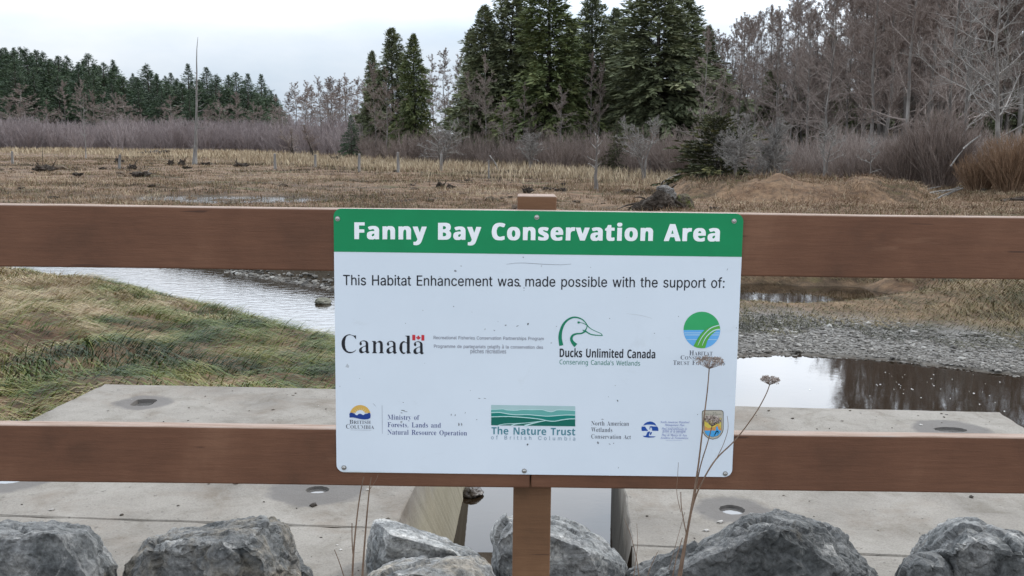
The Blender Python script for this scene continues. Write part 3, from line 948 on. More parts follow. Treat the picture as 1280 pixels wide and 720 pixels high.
def board(name, size, loc, parent, worn_top=True, seg=24, seed=0):
    sx, sy, sz = size
    bm = bmesh.new()
    bmesh.ops.create_cube(bm, size=1.0)
    for v in bm.verts: v.co = Vector((v.co.x * sx, v.co.y * sy, v.co.z * sz))
    bmesh.ops.bevel(bm, geom=list(bm.edges), offset=0.0045, segments=3, affect='EDGES', profile=0.5)
    ax = 0 if sx > sz else 2
    L_ = size[ax]
    for i in range(1, seg):
        co = [0, 0, 0]
        no = [0, 0, 0]
        co[ax] = -L_ / 2 + L_ * i / seg
        no[ax] = 1
        bmesh.ops.bisect_plane(bm, geom=list(bm.verts) + list(bm.edges) + list(bm.faces), plane_co=co, plane_no=no)
    bm.normal_update()
    for f in bm.faces:
        if worn_top and f.normal.z > 0.6: f.material_index = 1
    for v in bm.verts:
        q = v.co * 2.3 + Vector((seed * 3.7, 1, seed))
        v.co.z += 0.0018 * mnoise.noise(q) * (1 if ax == 0 else 0)
        v.co.y += 0.0010 * mnoise.noise(q + Vector((9, 9, 9)))
    o = link(name, bm_mesh(name, bm, [POST_WOOD if name == 'post' else WOOD, WORN]), parent)
    o.location = loc
    return o
pc = P(664, 430, FY)
fence = thing('wooden_fence', 'brown stained timber fence with two broad rails carrying the sign', 'fence', (pc[0], FY, 0.66))
fence.rotation_euler = (0, TILT, 0)
zf = lambda y: P(664, y, FY)[2] - 0.66
up_t, up_b = zf(263.8), zf(342.0)
lo_t, lo_b = zf(539.0), zf(610.2)
RT = 0.038
def rail(x0, x1, zt, zb_, seed):
    board('rail', (x1 - x0, RT, zt - zb_), ((x0 + x1) / 2, RT / 2, (zt + zb_) / 2), fence, True, 40, seed)
jx = P(661, 600, FY)[0] - pc[0]
rail(-2.46, 2.46, up_t, up_b, 1)
rail(-2.46, jx - 0.0012, lo_t, lo_b, 2)
rail(jx + 0.0012, 2.46, lo_t - 0.001, lo_b + 0.0005, 3)
ztop = P(664, 243.5, FY + .08)[2] - 0.66
pl, pr_ = P(639.5, 660, FY + RT)[0], P(686.5, 660, FY + RT)[0]
pw = pr_ - pl
for k in (-2.44, 0, 2.44):
    board('post', (pw, 0.089, ztop + 0.35), (k + (pl + pr_) / 2 - pc[0], RT + 0.0445 + 0.001, ztop / 2 - 0.175), fence, True, 12, 5 + k)

# ------------------------------------------------------------------ the sign
SY = FY - 0.0045                # front face of the panel
PANEL_T = 0.0035
SC = P(670.5, 431.5, SY)
sign = thing('information_sign', 'white conservation area sign with green header and supporter logos bolted to the fence', 'sign', tuple(SC))
sign.rotation_euler = (0, TILT, 0)
def S(x, y):
    p = P(x, y, SY) - SC
    c, s = math.cos(TILT), math.sin(TILT)
    return np.array([p[0] * c - p[2] * s, p[0] * s + p[2] * c])
INK = {}
def ink(name, c, rough=0.45):
    if name not in INK:
        INK[name] = flat_mat('print_' + name, c, rough, 0.35)
    return INK[name]
def sign_white():
    m, N, L, b = new_mat('sign_white', 0.38, 0.4)
    v = objvec(N, L)
    r = ramp(N, [(0.3, (0.66, 0.715, 0.775)), (0.7, (0.71, 0.765, 0.825))])
    L.new(nz(N, L, v, 3, 6, 0.6), r.inputs[0])
    # faint grime
    g = ramp(N, [(0.60, (0, 0, 0)), (0.80, (0.35, 0.35, 0.35))])
    L.new(nz(N, L, objvec(N, L, (1, 1, 1.6)), 7, 8, 0.75, 0.6), g.inputs[0])
    c = mixc(N, L, g.outputs[0], r.outputs[0], (0.50, 0.52, 0.53))
    k = ramp(N, [(0.735, (0, 0, 0)), (0.76, (0.6, 0.6, 0.6))])
    L.new(nz(N, L, v, 48, 2, 0.5), k.inputs[0])
    c = mixc(N, L, k.outputs[0], c, (0.33, 0.34, 0.35))
    # algae along the bottom edge at one corner
    t = N.new('ShaderNodeTexCoord')
    sx = N.new('ShaderNodeSeparateXYZ')
    L.new(t.outputs['Object'], sx.inputs[0])
    def mr(o, a, b_):
        n = N.new('ShaderNodeMapRange')
        n.inputs[1].default_value, n.inputs[2].default_value = a, b_
        L.new(o, n.inputs[0])
        return n.outputs[0]
    zb = S(430, 594)[1]
    f1 = mr(sx.outputs['Z'], zb + 0.012, zb + 0.002)
    f2 = mr(sx.outputs['X'], -0.25, -0.40)
    mu = N.new('ShaderNodeMath'); mu.operation = 'MULTIPLY'
    L.new(f1, mu.inputs[0]); L.new(f2, mu.inputs[1])
    m2 = N.new('ShaderNodeMath'); m2.operation = 'MULTIPLY'
    L.new(mu.outputs[0], m2.inputs[0]); L.new(nz(N, L, v, 60, 4, 0.6), m2.inputs[1])
    c = mixc(N, L, m2.outputs[0], c, (0.22, 0.24, 0.06))
    L.new(c, b.inputs['Base Color'])
    return m
def rrect(u0, v0, u1, v1, rad, corners=(1, 1, 1, 1), k=8):
    pts = []
    for (cx, cy, a0), on in zip(((u1 - rad, v1 - rad, 0), (u0 + rad, v1 - rad, 90), (u0 + rad, v0 + rad, 180), (u1 - rad, v0 + rad, 270)), corners):
        if on:
            for i in range(k + 1):
                a = R_(a0 + 90 * i / k)
                pts.append((cx + rad * math.cos(a), cy + rad * math.sin(a)))
        else:
            pts.append((cx + (rad if a0 in (0, 270) else -rad), cy + (rad if a0 in (0, 90) else -rad)))
    return pts
HW, HH = 0.4575, 0.3050
def prism(name, pts, y0, y1, mat, parent, bev=0.0):
    bm = bmesh.new()
    f = bm.faces.new([bm.verts.new((p[0], y0, p[1])) for p in pts])
    ex = bmesh.ops.extrude_face_region(bm, geom=[f])
    for v in ex['geom']:
        if isinstance(v, bmesh.types.BMVert): v.co.y = y1
    bmesh.ops.recalc_face_normals(bm, faces=list(bm.faces))
    return link(name, bm_mesh(name, bm, mat), parent)
prism('panel', rrect(-HW, -HH, HW, HH, 0.018), 0, PANEL_T, sign_white(), sign)
hb = S(670, 317.8)[1]
prism('header_band', rrect(-HW, hb, HW, HH, 0.018, (1, 1, 0, 0)), -0.0005, -0.0001, ink('green', (0.0012, 0.235, 0.082), 0.6), sign)

GLYPHS = {
'K': {'A': (0.4934, '-X-p-O.(-p/1138V1C8a4q8^8?/$8X.58V-t5B-o54-~4L0@1j0D1W040l-q 2F2Q2?2`2x4_3)4q3o2Y3c2O'),
'B': (0.4813, '.t-p.k-~.n8T438Z5H8E6F7z6y7G7>6E7>5;7/4_6g3|653U702l7D2F7V1]7O0&6~/)62.F5[.-4l-u49-n 2-/{2#0.2&2D2m2I3i204:1P4;1#4,0X3c033B0% 2-4P2#4_2)6Q306L3]693r6$4)5N3c4i2y4O'),
'C': (0.4578, '2@-d0z.&0..S/D/<.s0..K1V.>3).K4e.r6+/D6y0(7d0g831d8X308m4E8m5U8_7(827;8#7<7a6X6$5[6!3o6Z3)6F2L5x2$5;1o4l1Y3]1Z2`1o1V220m2L0J36/|3o/o5{0C6q0B6{046x.;6$-w4r-b'),
'F': (0.3987, '.t-p.k-~.n8T5f8V5f6W2-6T1y6E1}4/5L4%5N2)2!1|1v-t'),
'a': (0.4356, '0(-d/W-p.{.3.@.{.,/q.+0m.F1j.h26/Q2a0z3%3!3.3,3I2y3w2F4B1v4@0Z3s/X3v.s5;.t5T/D5p046-1]6A3o6;5)5p5j556%4e64426;3]68-t3v-n3i-r3U.323-b 1v/^1I/}1@0G1I0h1}1>3&1P3,0z2y0F2R/v'),
'e': (0.4269, '1V-d0M-}/j.@/$.~.`/Q.@0A.21*.22l.F3v.s4r/85=/q5j0G6%1=6;3U6;4%634e5y5J5N6-4X6F3v6T3!6Q1F1P1@1F171H0z1[0M1z0&2C/j2s/Z3v/i5/076!046(.A5{.45!-p4,-b 1P3)1O3B1d3q2&442L4F2m4:323v3L363<3%'),
'i': (0.2348, '.h-p.^-~.`6$.n6/1d6-1m5{1l-x1]-n /D6v.r7..Y7T.Q8+.X8^.q9&/D9=0z9=1`8}1s8V1s7h1]750z6u'),
'n': (0.4712, '.h-p.^-~.a6)116/1P5t2Y6;4e6;5U6&6D5N6l4l7$3o6~-t3v-t3r3!3W3o3!442Y4&2=3i1t2l1j-t'),
'o': (0.4457, '1I-d0G-}/o.;/(.{.R/q.211.22s.F3v/$5$/U5T0:5|1C6;3c6;4E6-5/5j5k5;6@4X6X4%6t2s6t1*6X/w5u.k4r.&3U-b 2@/p1v0.1[0S1G1=1@2-1O3)1h3c2&3}2R443$3|3D3U3^2l3f1v3^173D0G2s/v2Y/l'),
'r': (0.3349, '.h-p.^-~.a6)1*6/176+1I5e1}6%2`6;4i684o5b4_3~3I3x2m3e2:3?1u2f1m2@1j-t'),
's': (0.3638, '/q-d.n-w.5.1.502/+0704/p1I/Z1v/n2(041V0b/>1h.Y2@.:2y.23B.24R.L55/>5w0Z6;306;436%5!5f5+5[5*5;4J3o3U3m1v4B1P4:1A4%1]3Z3|2T4s1j5011580Y52/^4s.t4X.R4%.-3!-j2L-b'),
't': (0.3215, '0m-d0:-p/^.3/*.{.q0&.p4,.a46-r4;-o5B/$66/d7n1p7q2#7a2)624,6/4;6$464923462$4,2#0S230%2Y/i3I/z4?/u4B..4%-w3!-b'),
'v': (0.4121, '0Z-q0?.G-V5[-Q6)0e6+2%2@232.3U6)6i6+6l5h3m-x3]-n'),
'y': (0.4121, '.t*;.;*B-|*O-|,<./,E/>,F/d,S0<-20[.(-P5n-Q6)0n6+232>3U6+6i6+6l5h3P,{3$+x2@+*1=*N0.*9')},
'R': {':': (0.1878, '/d-p/#.G.y/1/Z/q0M/r1*/@1-.N0G-p /d3t/#4L.y55/Q5p0:5|1$5N124_0S3z'),
'B': (0.4561, '/>-w/.../19,/J973U974R9(5N8_6F7n6n6e6n5[6R4r6-4E543o6>336l2`7/1|7=0g6s/D5u.L4R-{ 0z/<0v2y4,2u4t2R5C1|5^0m5I0.4r/U3]/; 0z4=0v7n3o7j4l7=506W525b4M4_3B4<'),
'C': (0.5101, '30-j2&.&1*.S04/;/]/}.r1v.e4?/0620D8#1v8~2s9=4?9C5h8~6x8@7|7.8L5b815Q6q5Z6(7(5H7U4_7o3O7w237O156W0Q5!0D3)0r1*1I072:/U3I/543/45//I5u/t6x1Q871R8M1=7c/W6W.S4x-p'),
'E': (0.4186, '/>-w/.../19,/J9762926;8+6+7s0t7k0v4?5h4:5x4%5x305[2v0v2s0p/J1#/;62/96A/$6>.!6$-u'),
'F': (0.41, '/>-w/.../19,/J976+92658+6$7s0t7k0v425U4-5e3v5e3!5H2i0v2f0o.(0Z-u'),
'H': (0.5169, '/>-w/.../29.0S970o9&0p4R1#4B6H4E6O9&6k978*9.8*-~6k-u6O.(6H2y1#2|0p2l0o.(0Z-u'),
'P': (0.4445, '/>-w/.../19,/J973O974L9(5U8X6Y7T7#6E7#4r6R3U5n2k4E2,0v1v0o.(0Z-u 0z3G0v7n3i7j4?7[4r765=6K5E555+4?4_3l3c3F'),
'R': (0.449, '/>-w/.../19,/J973O974R9(5[8X6M7n6m757+627+5B6Y3i6+335(2L7J-~5u-u5U.&3<241#260p2&0o.(0Z-u 0z3a0v7n3o7j4X7O5$7(5D685E5;4n4,3i3`'),
'T': (0.4486, '2:-w2*..2)7h.a7s.Q8+.R9&.n977(95788}788+7(7s3g7h3f..3O-u'),
'a': (0.3892, '11-d/w.%.{.l.Q/q.Y11/82!0:2T3c323r3O3f4E364{2L52114y0.3{/$48.l4R/Z5[0Z631p6N306F4R5k5#5;5C4X5Q3c5P.(5;-u4%-w3i.Z2R-p 1*/*0S/A03/q0+0A0J1*1C1Q3o1s3r0a3F/d2Y/0'),
'b': (0.4244, '2m-d1P.-0a.o0U.(0G-w/8-u/!.(.~8}/1950A960U9&0Z5D1=5|236F3B6N4,6?5/5j5k5/6R3U6b2R6Z1*5v/75B.X4R.% 2F/*1]/H0y0:0W1]0V2R0l3]144E1p4z2m513i4z4S424{3!5%1d4g0M4%/M36/*'),
'c': (0.3957, '2:-d0Z.3/D/<.`0z.W2Y.y4,/z5T1C6?2s6N3v694z5b5j4e5}4,4_3b3|4[3B5#2R511I4s0_4%082`081P0Y0:1A/D23/(2y/(3c/C4_0T6$0.5]/74l.F3o-w'),
'd': (0.4244, '2&-d0M.3/a.n///W.W1V.X2f.s4%/T550.5j116?1v6N3)6F4X5M4]9&4r966+956;8}6:.(6$-u4r-w4c.(4X.o3v.336-p 2&/*1=/H0X0:081P072`0R3o0q4E1P4z2L513B4}4&4E4S3B4b1p4S0t4!/j3</4'),
'e': (0.4039, '2F-d0z.%/W/!.m0G.W2Y/!490$5[1V6F2m6N3|645B576%3v6;1p5{1Y0:1T0F0Y0_0&1//Q1p/03!/(3]/64e0?6(/w5^/$4e.:3i-p 0A2w0F3]0t4N1P4z2F523<5#3q4_4@3|4X3!'),
'f': (0.2537, '/j-w/Z../Y5!.(51-|62.56A/W6G/i8D0Z9;2&9c3)9T3F9@3)8>1]82147;196E3)683-5B2s5,155!13.(0z-u'),
'g': (0.4251, '1j*[0t*n/w+>/1,&/#,N04-+0x,B1]+~2s+u3U,(4),B4O,u4b-k4a/$3U.92m.$1=.-/q.r/)/q._1*.W2f.s4%/I5)0$5b1I6F3)6F3i6-4X5G4l6<6+6?6;6+6;-?6%,H5;+I4?*u30*Y 1}/C1;/^0_0A0>17082l0X3|174h1}5+3!5+3_4l4F3o4b2Y4[1=4;0A3q/j2y/C'),
'h': (0.41, '/1-w.~...~8}/8960A960V8}0Z5O1j693B6M4e5|5Y5!5x3o5x..5[-u4E.!4:3o3}4L3U4s3!5+235,1=4b0`3]0U.(0A-u'),
'i': (0.1666, '/1-w.~...~6+/86A0A6A0V6+0V..0A-u /Q7`.s8+.e8V.m8w/J9N0.9N0b9.0n8=0:7f'),
'l': (0.1891, '0g-p/^.8/<.Z.~/D.~8}/8960A960U9&0W/}0m/;1p/$2!.A2!.(1j-w'),
'm': (0.6098, '/1-w.~../+6<0G6?0a5T1j6?2f6T3<6M496&5!586$6-7T6T9&6-9u5B:@4%:6-z9&-u8h.(8`4%874n7;52684z5g4L5S3|5H.!5/-u3v-~3p3v3>4r2:521=4n0`3o0U.(0A-u'),
'n': (0.4097, '/1-w.~../%680G6?0a5N1P6-2`6N4%6?4z5n5Y5!5w3v5t-~4_-u4E.!4:3o3}4L3U4s3!5+235,1=4b0`3]0U.(0A-u'),
'o': (0.4152, '2:-d0Z.3/D/<.`0z.W2Y.y4,/}5W1C6?2y6N4e5p5b4t6?3O6N1]6%/w5>.n3o-w 2&/*1=/H0Y0:081P082`0R3i1*4Z1v5*3)5+3|4Z4M3v4n2`4n1P4A0&3i/H2y/('),
'p': (0.4244, '/1*h.~*|/$670G6?0U620a5G1]632R6M3I6M4X6-5n5+6R3U6b1d64/d5=.T4R.%3]-i2y-b2&-p0Z.o0U*v0A*g 2F/*1]/H0y0:0W1]0V2R0l3]144E1p4z2m513i4z4S424{3!5%1d4g0M4%/M36/*'),
'r': (0.2591, '/1-w.~../$670G6?0a5[1v6F3<6L3L683H5)1]4t0}4E0`3c0S.!'),
's': (0.365, '1d-d0G-}/H.T.s/7.a/}/}0B0z/62R/(30/<3W/d3f043^0Y3)120g1i/U2F.y3<.r4?/655/}5v176G2Y6M3]634E5e4z5!5.4?3o4$2y5&1V520^4X0R3i1*3/3U2M4T1|56115D/}4z.{49.@30-p'),
't': (0.2274, '1*-p0(.:/I/$/;/^/95!./5.-{5B.!68/86G/;81/Q8F0l8=0v6E2@6A2V6+2L510r5!0p0&0y/W17/62R/+2h.(2:-o'),
'u': (0.41, '1d-j0,.A/U.t/0/d.~0M/$67/>6A0S670`0M17/O1d/62Y/.3]/T4:0Y4C624X6A5h6?5x6+5u.!4R-w49.i3)-}'),
'v': (0.3892, '1V-w1@...=68/^6A/~622:/z4R676+6?646+3,.(2s-u'),
'w': (0.5671, '1#-w0`.T.G6;/d6A0$621d0>3I6<5)676e0>8D678^6A9~687S-~68-u5t.(433|2O.(2:-u'),
'à': (0.3892, '11-d/w.%.{.l.Q/q.Y11/82!0:2T3c323r3O3f4E364{2L52114y0.3{/$48.l4R/Z5[0Z631p6N306F4R5k5#5;5C4X5Q3c5P.(5;-u4%-w3i.Z2R-p 1*/*0S/A03/q0+0A0J1*1C1Q3o1s3r0a3F/d2Y/0 307Y2c7n/q:a/h;30%;`0Z;v11;g4%8r468J4)8#3]7`'),
'é': (0.4039, '2F-d0z.%/W/!.m0G.W2Y/!490$5[1V6F2m6N3|645B576%3v6;1p5{1Y0:1T0F0Y0_0&1//Q1p/03!/(3]/64e0?6(/w5^/$4e.:3i-p 0A2w0F3]0t4N1P4z2F523<5#3q4_4@3|4X3! 1C7Y0e8+0^8J0k8p3c;g4?;u4r;[5+;34{:]2-7k'),
'ê': (0.4039, '2F-d0z.%/W/!.m0G.W2Y/!490$5[1V6F2m6N3|645B576%3v6;1p5{1Y0:1T0F0Y0_0&1//Q1p/03!/(3]/64e0?6(/w5^/$4e.:3i-p 0A2w0F3]0t4N1P4z2F523<5#3q4_4@3|4X3! 0:7Y/[8+/]8j1{;F2Y;b3B;C5e8^5c815N7q4_7Y407t2Y9M0|7h')},
'S': {',': (0.18, '.{,&.s,6/U/W0G/^0H/+/X,o/8,*'),
'A': (0.4365, './-|.(.?.^.T/>/N/N.Z0G.C0P.50A-{ 3B-|3?.A4).N4M.t3j0m0.0p/g0S041U3<1M3O1V214r1Q5!2`7p66/^6h.a7J.57;-{'),
'B': (0.4426, '.a-|.Z.?/Q.X/s/J/t6E/Y7;/>7O.^7Z.Z7x3c7w4x7[5d756?686H5T694r5d4,493B5b2n682I6`1p6t0S6`/d6>//5H.L4,.% 23.S1o.h1a/71b2y2y3%3v2n4N2@4g1j4o044`/J4A.t3|.^3O.Q 1j3S1`3c1i752@7Q3i7B4:6q4N6+4N5!4;4?4%3|3I3Z'),
'C': (0.4681, '3!-j1].40g.f/{/Q/H0A/#1C.k2l.r3v/05!/U5n0D6q177O2@7{3c846+7Q7;7`7;5I5}6~5!7U4?7d3B7d2R7O1g6q1B620w4R0p2:1/0S1m/>2s.Y4x.Q6+.y7H/q6Z.t5b.94,-i'),
'D': (0.4956, '.h-|.d.A/D.M/a.a/s/J/t6>/^76/>7O.^7Z.Z7x3c7w5/7U6K6n706$7[5/7}3B7i117I0:6n/D5N.L3|.% 23.S1o.h1`/D1a6_1o752-7H3c7J4h6w5V5b5x3o5q1I5J/w4a.{3].Q'),
'E': (0.4419, '.a-|.].;/R.T/s/7/t6Q/a75/>7O.^7Z.Z7x6H7z6K6,5h6s4l7<2L7J1o751`6Q1d3K3)3H3^3]4?4>4B23491~3c2V2y2n1d2j1`/Q1i.{2&.`4,.X5[/!6x056Q.#'),
'F': (0.4043, '.a-|.Z.?/W._/s/J/t6K/W7;.^7Z.Z7x6<7z6>6,5U6y4L7D237J1p7=1b6~1f3I2`3F3B3T4A4L4?1j3o2H3<2g1p2v1`2f1i/$23.R3:.A3<.#'),
'H': (0.5232, '.a-|.^.A/>.M/a.h/s/J/t6Q/Y7;.^7Z.^7z2y7x2w7Z2-7I1i6~1`3]1p3L5b3Q5c6w5B7I4N7Z4N7z8j7x8h7Z7k7;7W6_7W/>7z.X8j.?8h-~4N-~4N.A5C.T5c/+5b2j1p2p1`2`1i/$2-.S2w.A2y.#'),
'I': (0.2606, '.Z-|.T.?/W.`/s/>/t6e/^7A.Z7X.R7t.a7}2y7|2}7Z1v7<1a6Q1`/d1t.n2F.M3&.A3+.(2y-{'),
'L': (0.4265, '.a-|.^.A/>.M/a.h/s/J/t6Q/^77/>7O.^7Z.X7t.h7}3)7|3-7Z1{7A1a6W1i.{1v.g2F.W4%.W4r.g6+/H6q0B6S.(6E-{'),
'M': (0.634, '.a-|.Z.?/R.Z/u/>/u68/d76/J7J.^7Z.X7t1]7}4V1=4l1-5;155=1#4;.T4%.>0]6>0.6F0!680!/>0?.Z1=.C1F..17-{ 7(-|6~.?7t.X84/7846E8+6S7Z6S7Y6k877};37|;97]:=7=9}6Q9}/Q::.Z;1.A;5.(;&-{'),
'N': (0.4936, '.h-|.a.?/Q.S/s/1/u5N/q6Q/17D.a7].a7x117w6)1v6_1g6p1v6o6_6W7=5W7Z5S7t8/7z8/7Z757<6y6W6x.)0p5B0X5[045_0!5N0#/D0:.`1;.A1?.('),
'O': (0.5252, '30-j2-.&11.S/q/i/*1=.r2@.q3U/I5N0a7#237u4%845{7[7M6F8E4e8Z3c8Z2:8E177|0A6~/(62.L5/-}43-i 3).:23.e1B/w0w1d0w4?1B621s7(2m7[437d5;776-6$6T426T1d6-/j5N.k4L.:'),
'R': (0.4728, '.a-|.^.A/>.M/a.h/s/J/t6Q/Y7;.^7Z.Z7x3i7w5;7U6+7+6f626l4e623`4e2t4d2f7;.y7Z.S85.A87.#5a-~2e2R1p2]1`2L1i/$2-.S2w.A2y.# 1j3.1`6_1o752F7J3I7J4,764Y6e4u5n4u4l4_4$4.3I3]35'),
'S': (0.3902, '1j-j0..7/8.8/80Q0>.t1#.M1].>3!.?3c.Y4:/>4@0:3e111#2W/q3Z/A4r/A5b/V6Q047J1I8,2384497e5/7h5/5i4,7+2s7d177[0m7D0F6k0>620Z5K1P4j3i3d4e3%5D2-5W1=5W0M5C/^4b.a3<-w'),
'T': (0.4231, '0A-|0=.A0t.F1C._1`/J1`7A1P7Q/}7B/.6q.N5}.N7x6[7z6_626(6q5N78437Q3U7O3L7A3L/J3f.a49.F4p.A4r.#'),
'U': (0.4923, '2y-d2--p11.:0^.a03/J/n1=/m6k/F7G.Z7].a7|2m7}2{7t2w7Z1z7A1`6e1`0M1o/d23/(3!.S4X.K5[.f6O/J5~.Z5/.%49-i 6q6C6a7.627O5Q7Z5Q7z8+7x8(7Z7576'),
'V': (0.4278, '2m.%/968.h71-x7]-~7|2-7}2;7t277Z147A1)6e3@173i1-4*1= 4_2i5~6_5u7A4t7Z4r7x7?7z7A7]6_7B6:6k'),
'W': (0.6111, '1v.).u6e.Q7G-x7]-~7|1Z7z1Z7Z0r7A0k6e2Q1P2`1A301D3m2l 7T..564X5!4b4S4X3k2s4n5h4G7(4%7I3?7Z3B7|757}7C7t7?7Z6K7B6C6e8(1j8j1d 9z5F:>6~:*7H9C7Z9@7x;C7z;F7]:b7.'),
'a': (0.3439, '0(-k/>.&.s.T.`/>.l/}/80^/}122X232[3B2I4%1}4F0z4O0:4B/}3|0B3<0B2f0!2@/^26/*2Y/#3U/U4?0Z4m1d4{3!4`3i4(4&3B40.t4r.T4?.&3U-h2|-~2V.a2-.d0z-} 0g.g0>/J0>0.0R0g1P1Q2V1]2Y/C1j.g'),
'c': (0.2935, '11-j0(.:/6/1.g0G._1V.y2l/d4!0m4g1}4{2y4a3R423l3O3d2y3<2Q3!2R2i2f2V302S422:4J1=4O0r4?0F3c012f0?0S0g/U1P.y2m.k3^.{2R.%'),
'd': (0.37, '0t-j/h.A.y/W.^0z.s2l/N3|0Z4m1P4s2R483&493+7.2m7N237]2+7t4X7|4b7n4b/D4q.n5F.T5J.;30-z3)._2_.h3-/^3+3I2s3l2L4&1C4/0g3k0F2s0D/q0X/10z.e2E.T1d-z'),
'e': (0.3009, '1*-j/}.:/</$.m0..^1].y3!/N3v0A4Z1I4z2F4d364(3d303r1j3c1Y0:1S0L0.11/01d.x2s.w3^/12`.31v-p 0A21072@0>3B0a49114O2:4B2[3O2Y26'),
'f': (0.2136, '.a-|.Z.9/8.W/G/+/G3v/>4(.^4,.X4_/D4n/O6W0.7V1C8-2L8%2|7h3F753K6K366!2m5n2E622=6e2U7G2F7b177X1!7;0w6e0z4n2&4g204X2+4,0x3|0w/111.R1}.=2).('),
'h': (0.3808, '.h-|.a.9/8.S/G/+/G6q/:7A.b7a.`7t0m7|0z3x1P3s234S3<4y4,4a4a4%4{2s4|.n55.K5Y.;5^.(5N-{2f.#2f.933.N3E.t3E363)3p2-3y1V3m0w3!0w/$1).T1Z.;1].#'),
'i': (0.1981, '.h-|.a.9/8.S/G/$/G3c/849.g4L.f4_0m4g0w4X0w/71).T1Z.;1_.( 0.5{/O6K/A7./T7a048+0p7Z0}6q0c68'),
'l': (0.1995, '.h-|.a.9/8.S/G/+/G6q/97G.g7Z.`7t0m7|0w7n0w/>1).T1Z.;1_.('),
'm': (0.5541, '.h-|.a.9/8.S/G/$/G3]/942.d4L.`4_0m4g0z3x1M3o0w3)0w.t1(.T1T.;1X.( 2f-|2`.93,.N3?.t3?363!3p1X3v2F4a364y434Y4e3k563c4o3)4o.t5!.Q5Q..5B-{ 6_-|6W.97$.N77.t77367)3c6q3r5L3v624Y754y7|4_8X3o8g3)8h.{8w.R9J..9:-{'),
'n': (0.3808, '.h-|.a.9/8.S/G/$/G3]/942.d4L.a4c0m4g0x3|1*3r1P3s234S3!4u3c4s4E4N4g3v4{2y4|.n55.K5[.95[.#2f.#2f.933.N3E.t3E363)3p2-3y1V3m0w3!0w/$1).T1Z.;1].#'),
'o': (0.3365, '1C-j0:.3/C/$.m0..^1j.y2y/J3l0G4Y1]4{3!4T3q3o4S2L4[0g4;/Q3E.G2:-p 1*.:0_.T0D/>070t0>2y0L3i0g4<1=4S1}4T2`4.2|3<2|/>2h.a2F.@'),
'p': (0.3714, '.h*z.a+7/8+P/G,//G3U/942.d4L.`4_0g4g0t3r1<3c0w3!0w/W1H.a0x.T0w,B1.+X1C+E1z+91~+% 2m-j2-.&1].T2m.Y3K/13l0m3e2`3O3R303w2f4)1[4%234a3)4{4.4R4s3]5>2F5E1#5*/^4X.f3c-|'),
'r': (0.2874, '.h-|.a.9/8.S/G/$/G3c/849.g4L.f4_0m4g0z3_1J3U0}2Y0}.t11.T1z.;1~.( 3<2x2U3]1Z3c2-4H2y4u3c4b4)3v3r363U2x'),
's': (0.2881, '1*-j/w.1/+./.~.A/$/P/j._0M.?1d.@2-.Q2G.t2I/Q26/q/q1:/C1j/*2F/*3</Q440.4d1#4{3!4]3!3[1}4F0t4O02420#3O0M2q2m1R3.1*3?0M37/72i.G1p-p'),
't': (0.2283, '0S-j/u-~/I.Z/;/W/;3v/14(.d4,.^4E0m6f0t4n2&4i264X2-4*0r3|0q/Q11.v28.n1].-'),
'u': (0.3747, '0Z-j/w.+/C/$/:3U/$49.T4N.Z4g0g4c0l/J17.m2W.h2-.81]-| 3<-{36.e2d.n39/J393i3%492O4L2J4_4e4g4o4X4o/+5).f5U.X5V.A'),
'v': (0.3062, '17...u3o.]49.54N.;4g194_144L0Z4:0R3v1_0t2?0Y1K.A 3U3n3B4;2f4N2i4e4E4c4C4L'),
'y': (0.3002, '/+*u.N+6.,+r.3,U.a-&/8,c/J+n0O+r/w+1 1=-|.v3i.W49./4N.54g194_144L0W490R3o1c0g2D0S1Q.. 3O3g3E492i4L2i4e494c494N')},
'I': {'-': (0.2163, '.a1A.a2N2/2F2&1A'),
'A': (0.4634, ',6-|,6.5-2.R-x/.5L8#6!8D5e/$5{.Q6u.56x.#2u-~2u.53].@4&.a491G1#1M0:0}.g/$.h.L/W.6/W.! 171|4L5o4?2!'),
'M': (0.5897, '-?-|-;.5./.G.[.{0b6+0u7A0Z7c/p7t/v812Y8/3i0O8p8-;Y81;R7t:Z7a:/6~86/w8*.a8>.I9&.69$-~5).(6+.Q6R/78D6:2`-}1I6@/H/1/T.T0O.('),
'N': (0.5003, '5H-k1C6!/N/>/[.N0J.;0V.(->-~-E.7.=.N.i/10h6E0i7A0M7c/n7t/s811~8+5b0Q7Q7(7D7Z6K7r6D8+9`8/9Y7t8^7^806q5i.('),
'P': (0.403, '-?-~-A.5.A.Q.i/10h6Q0h7T/n7t/q8/43845[7u6E7J6h6q6{5n6g4r6(3v492~162f0=.n0M.M1P.51P.# 1V3B1O3i2X7M3!7d3i7d4a7G566Q585N4_413B3H'),
'W': (0.5923, '/q-k016k/s7Z.w7z.z812z8+1}7d1Z6w1I0c5!5h5#7;4e7c3x7z3x817i8+6q7d6U7(6;1|6E0o:D6w:I7[9X7t9S8/<U8/<S7z;]7M:|6`5!-l4b-x4r4V0A.-'),
'a': (0.3418, '.{-j.N-v.&.A-n/q.:1V/83808491=4m2F4s3)4@3B4h4=4e2p/+2t.n30.g43/_4?/Q4%/)3!.&2@-j1v-s1b..1`.a1}0/0B.; /Q.g/0/7//0&0%2s1=4@1}4T2L4G2g3|2i362(1*0j/70(.g'),
'c': (0.2982, '/}-j.l.5.-/1-{0m.?2&/;3O0A4@1p4u364f3l4%3j3O3O3,3!2|2Y302K3]2g4E1p4N0a3l/i2L/A11/;/}/j.k0S.K1*.Q2&.y2s/a3-/Q1j.:1#-w'),
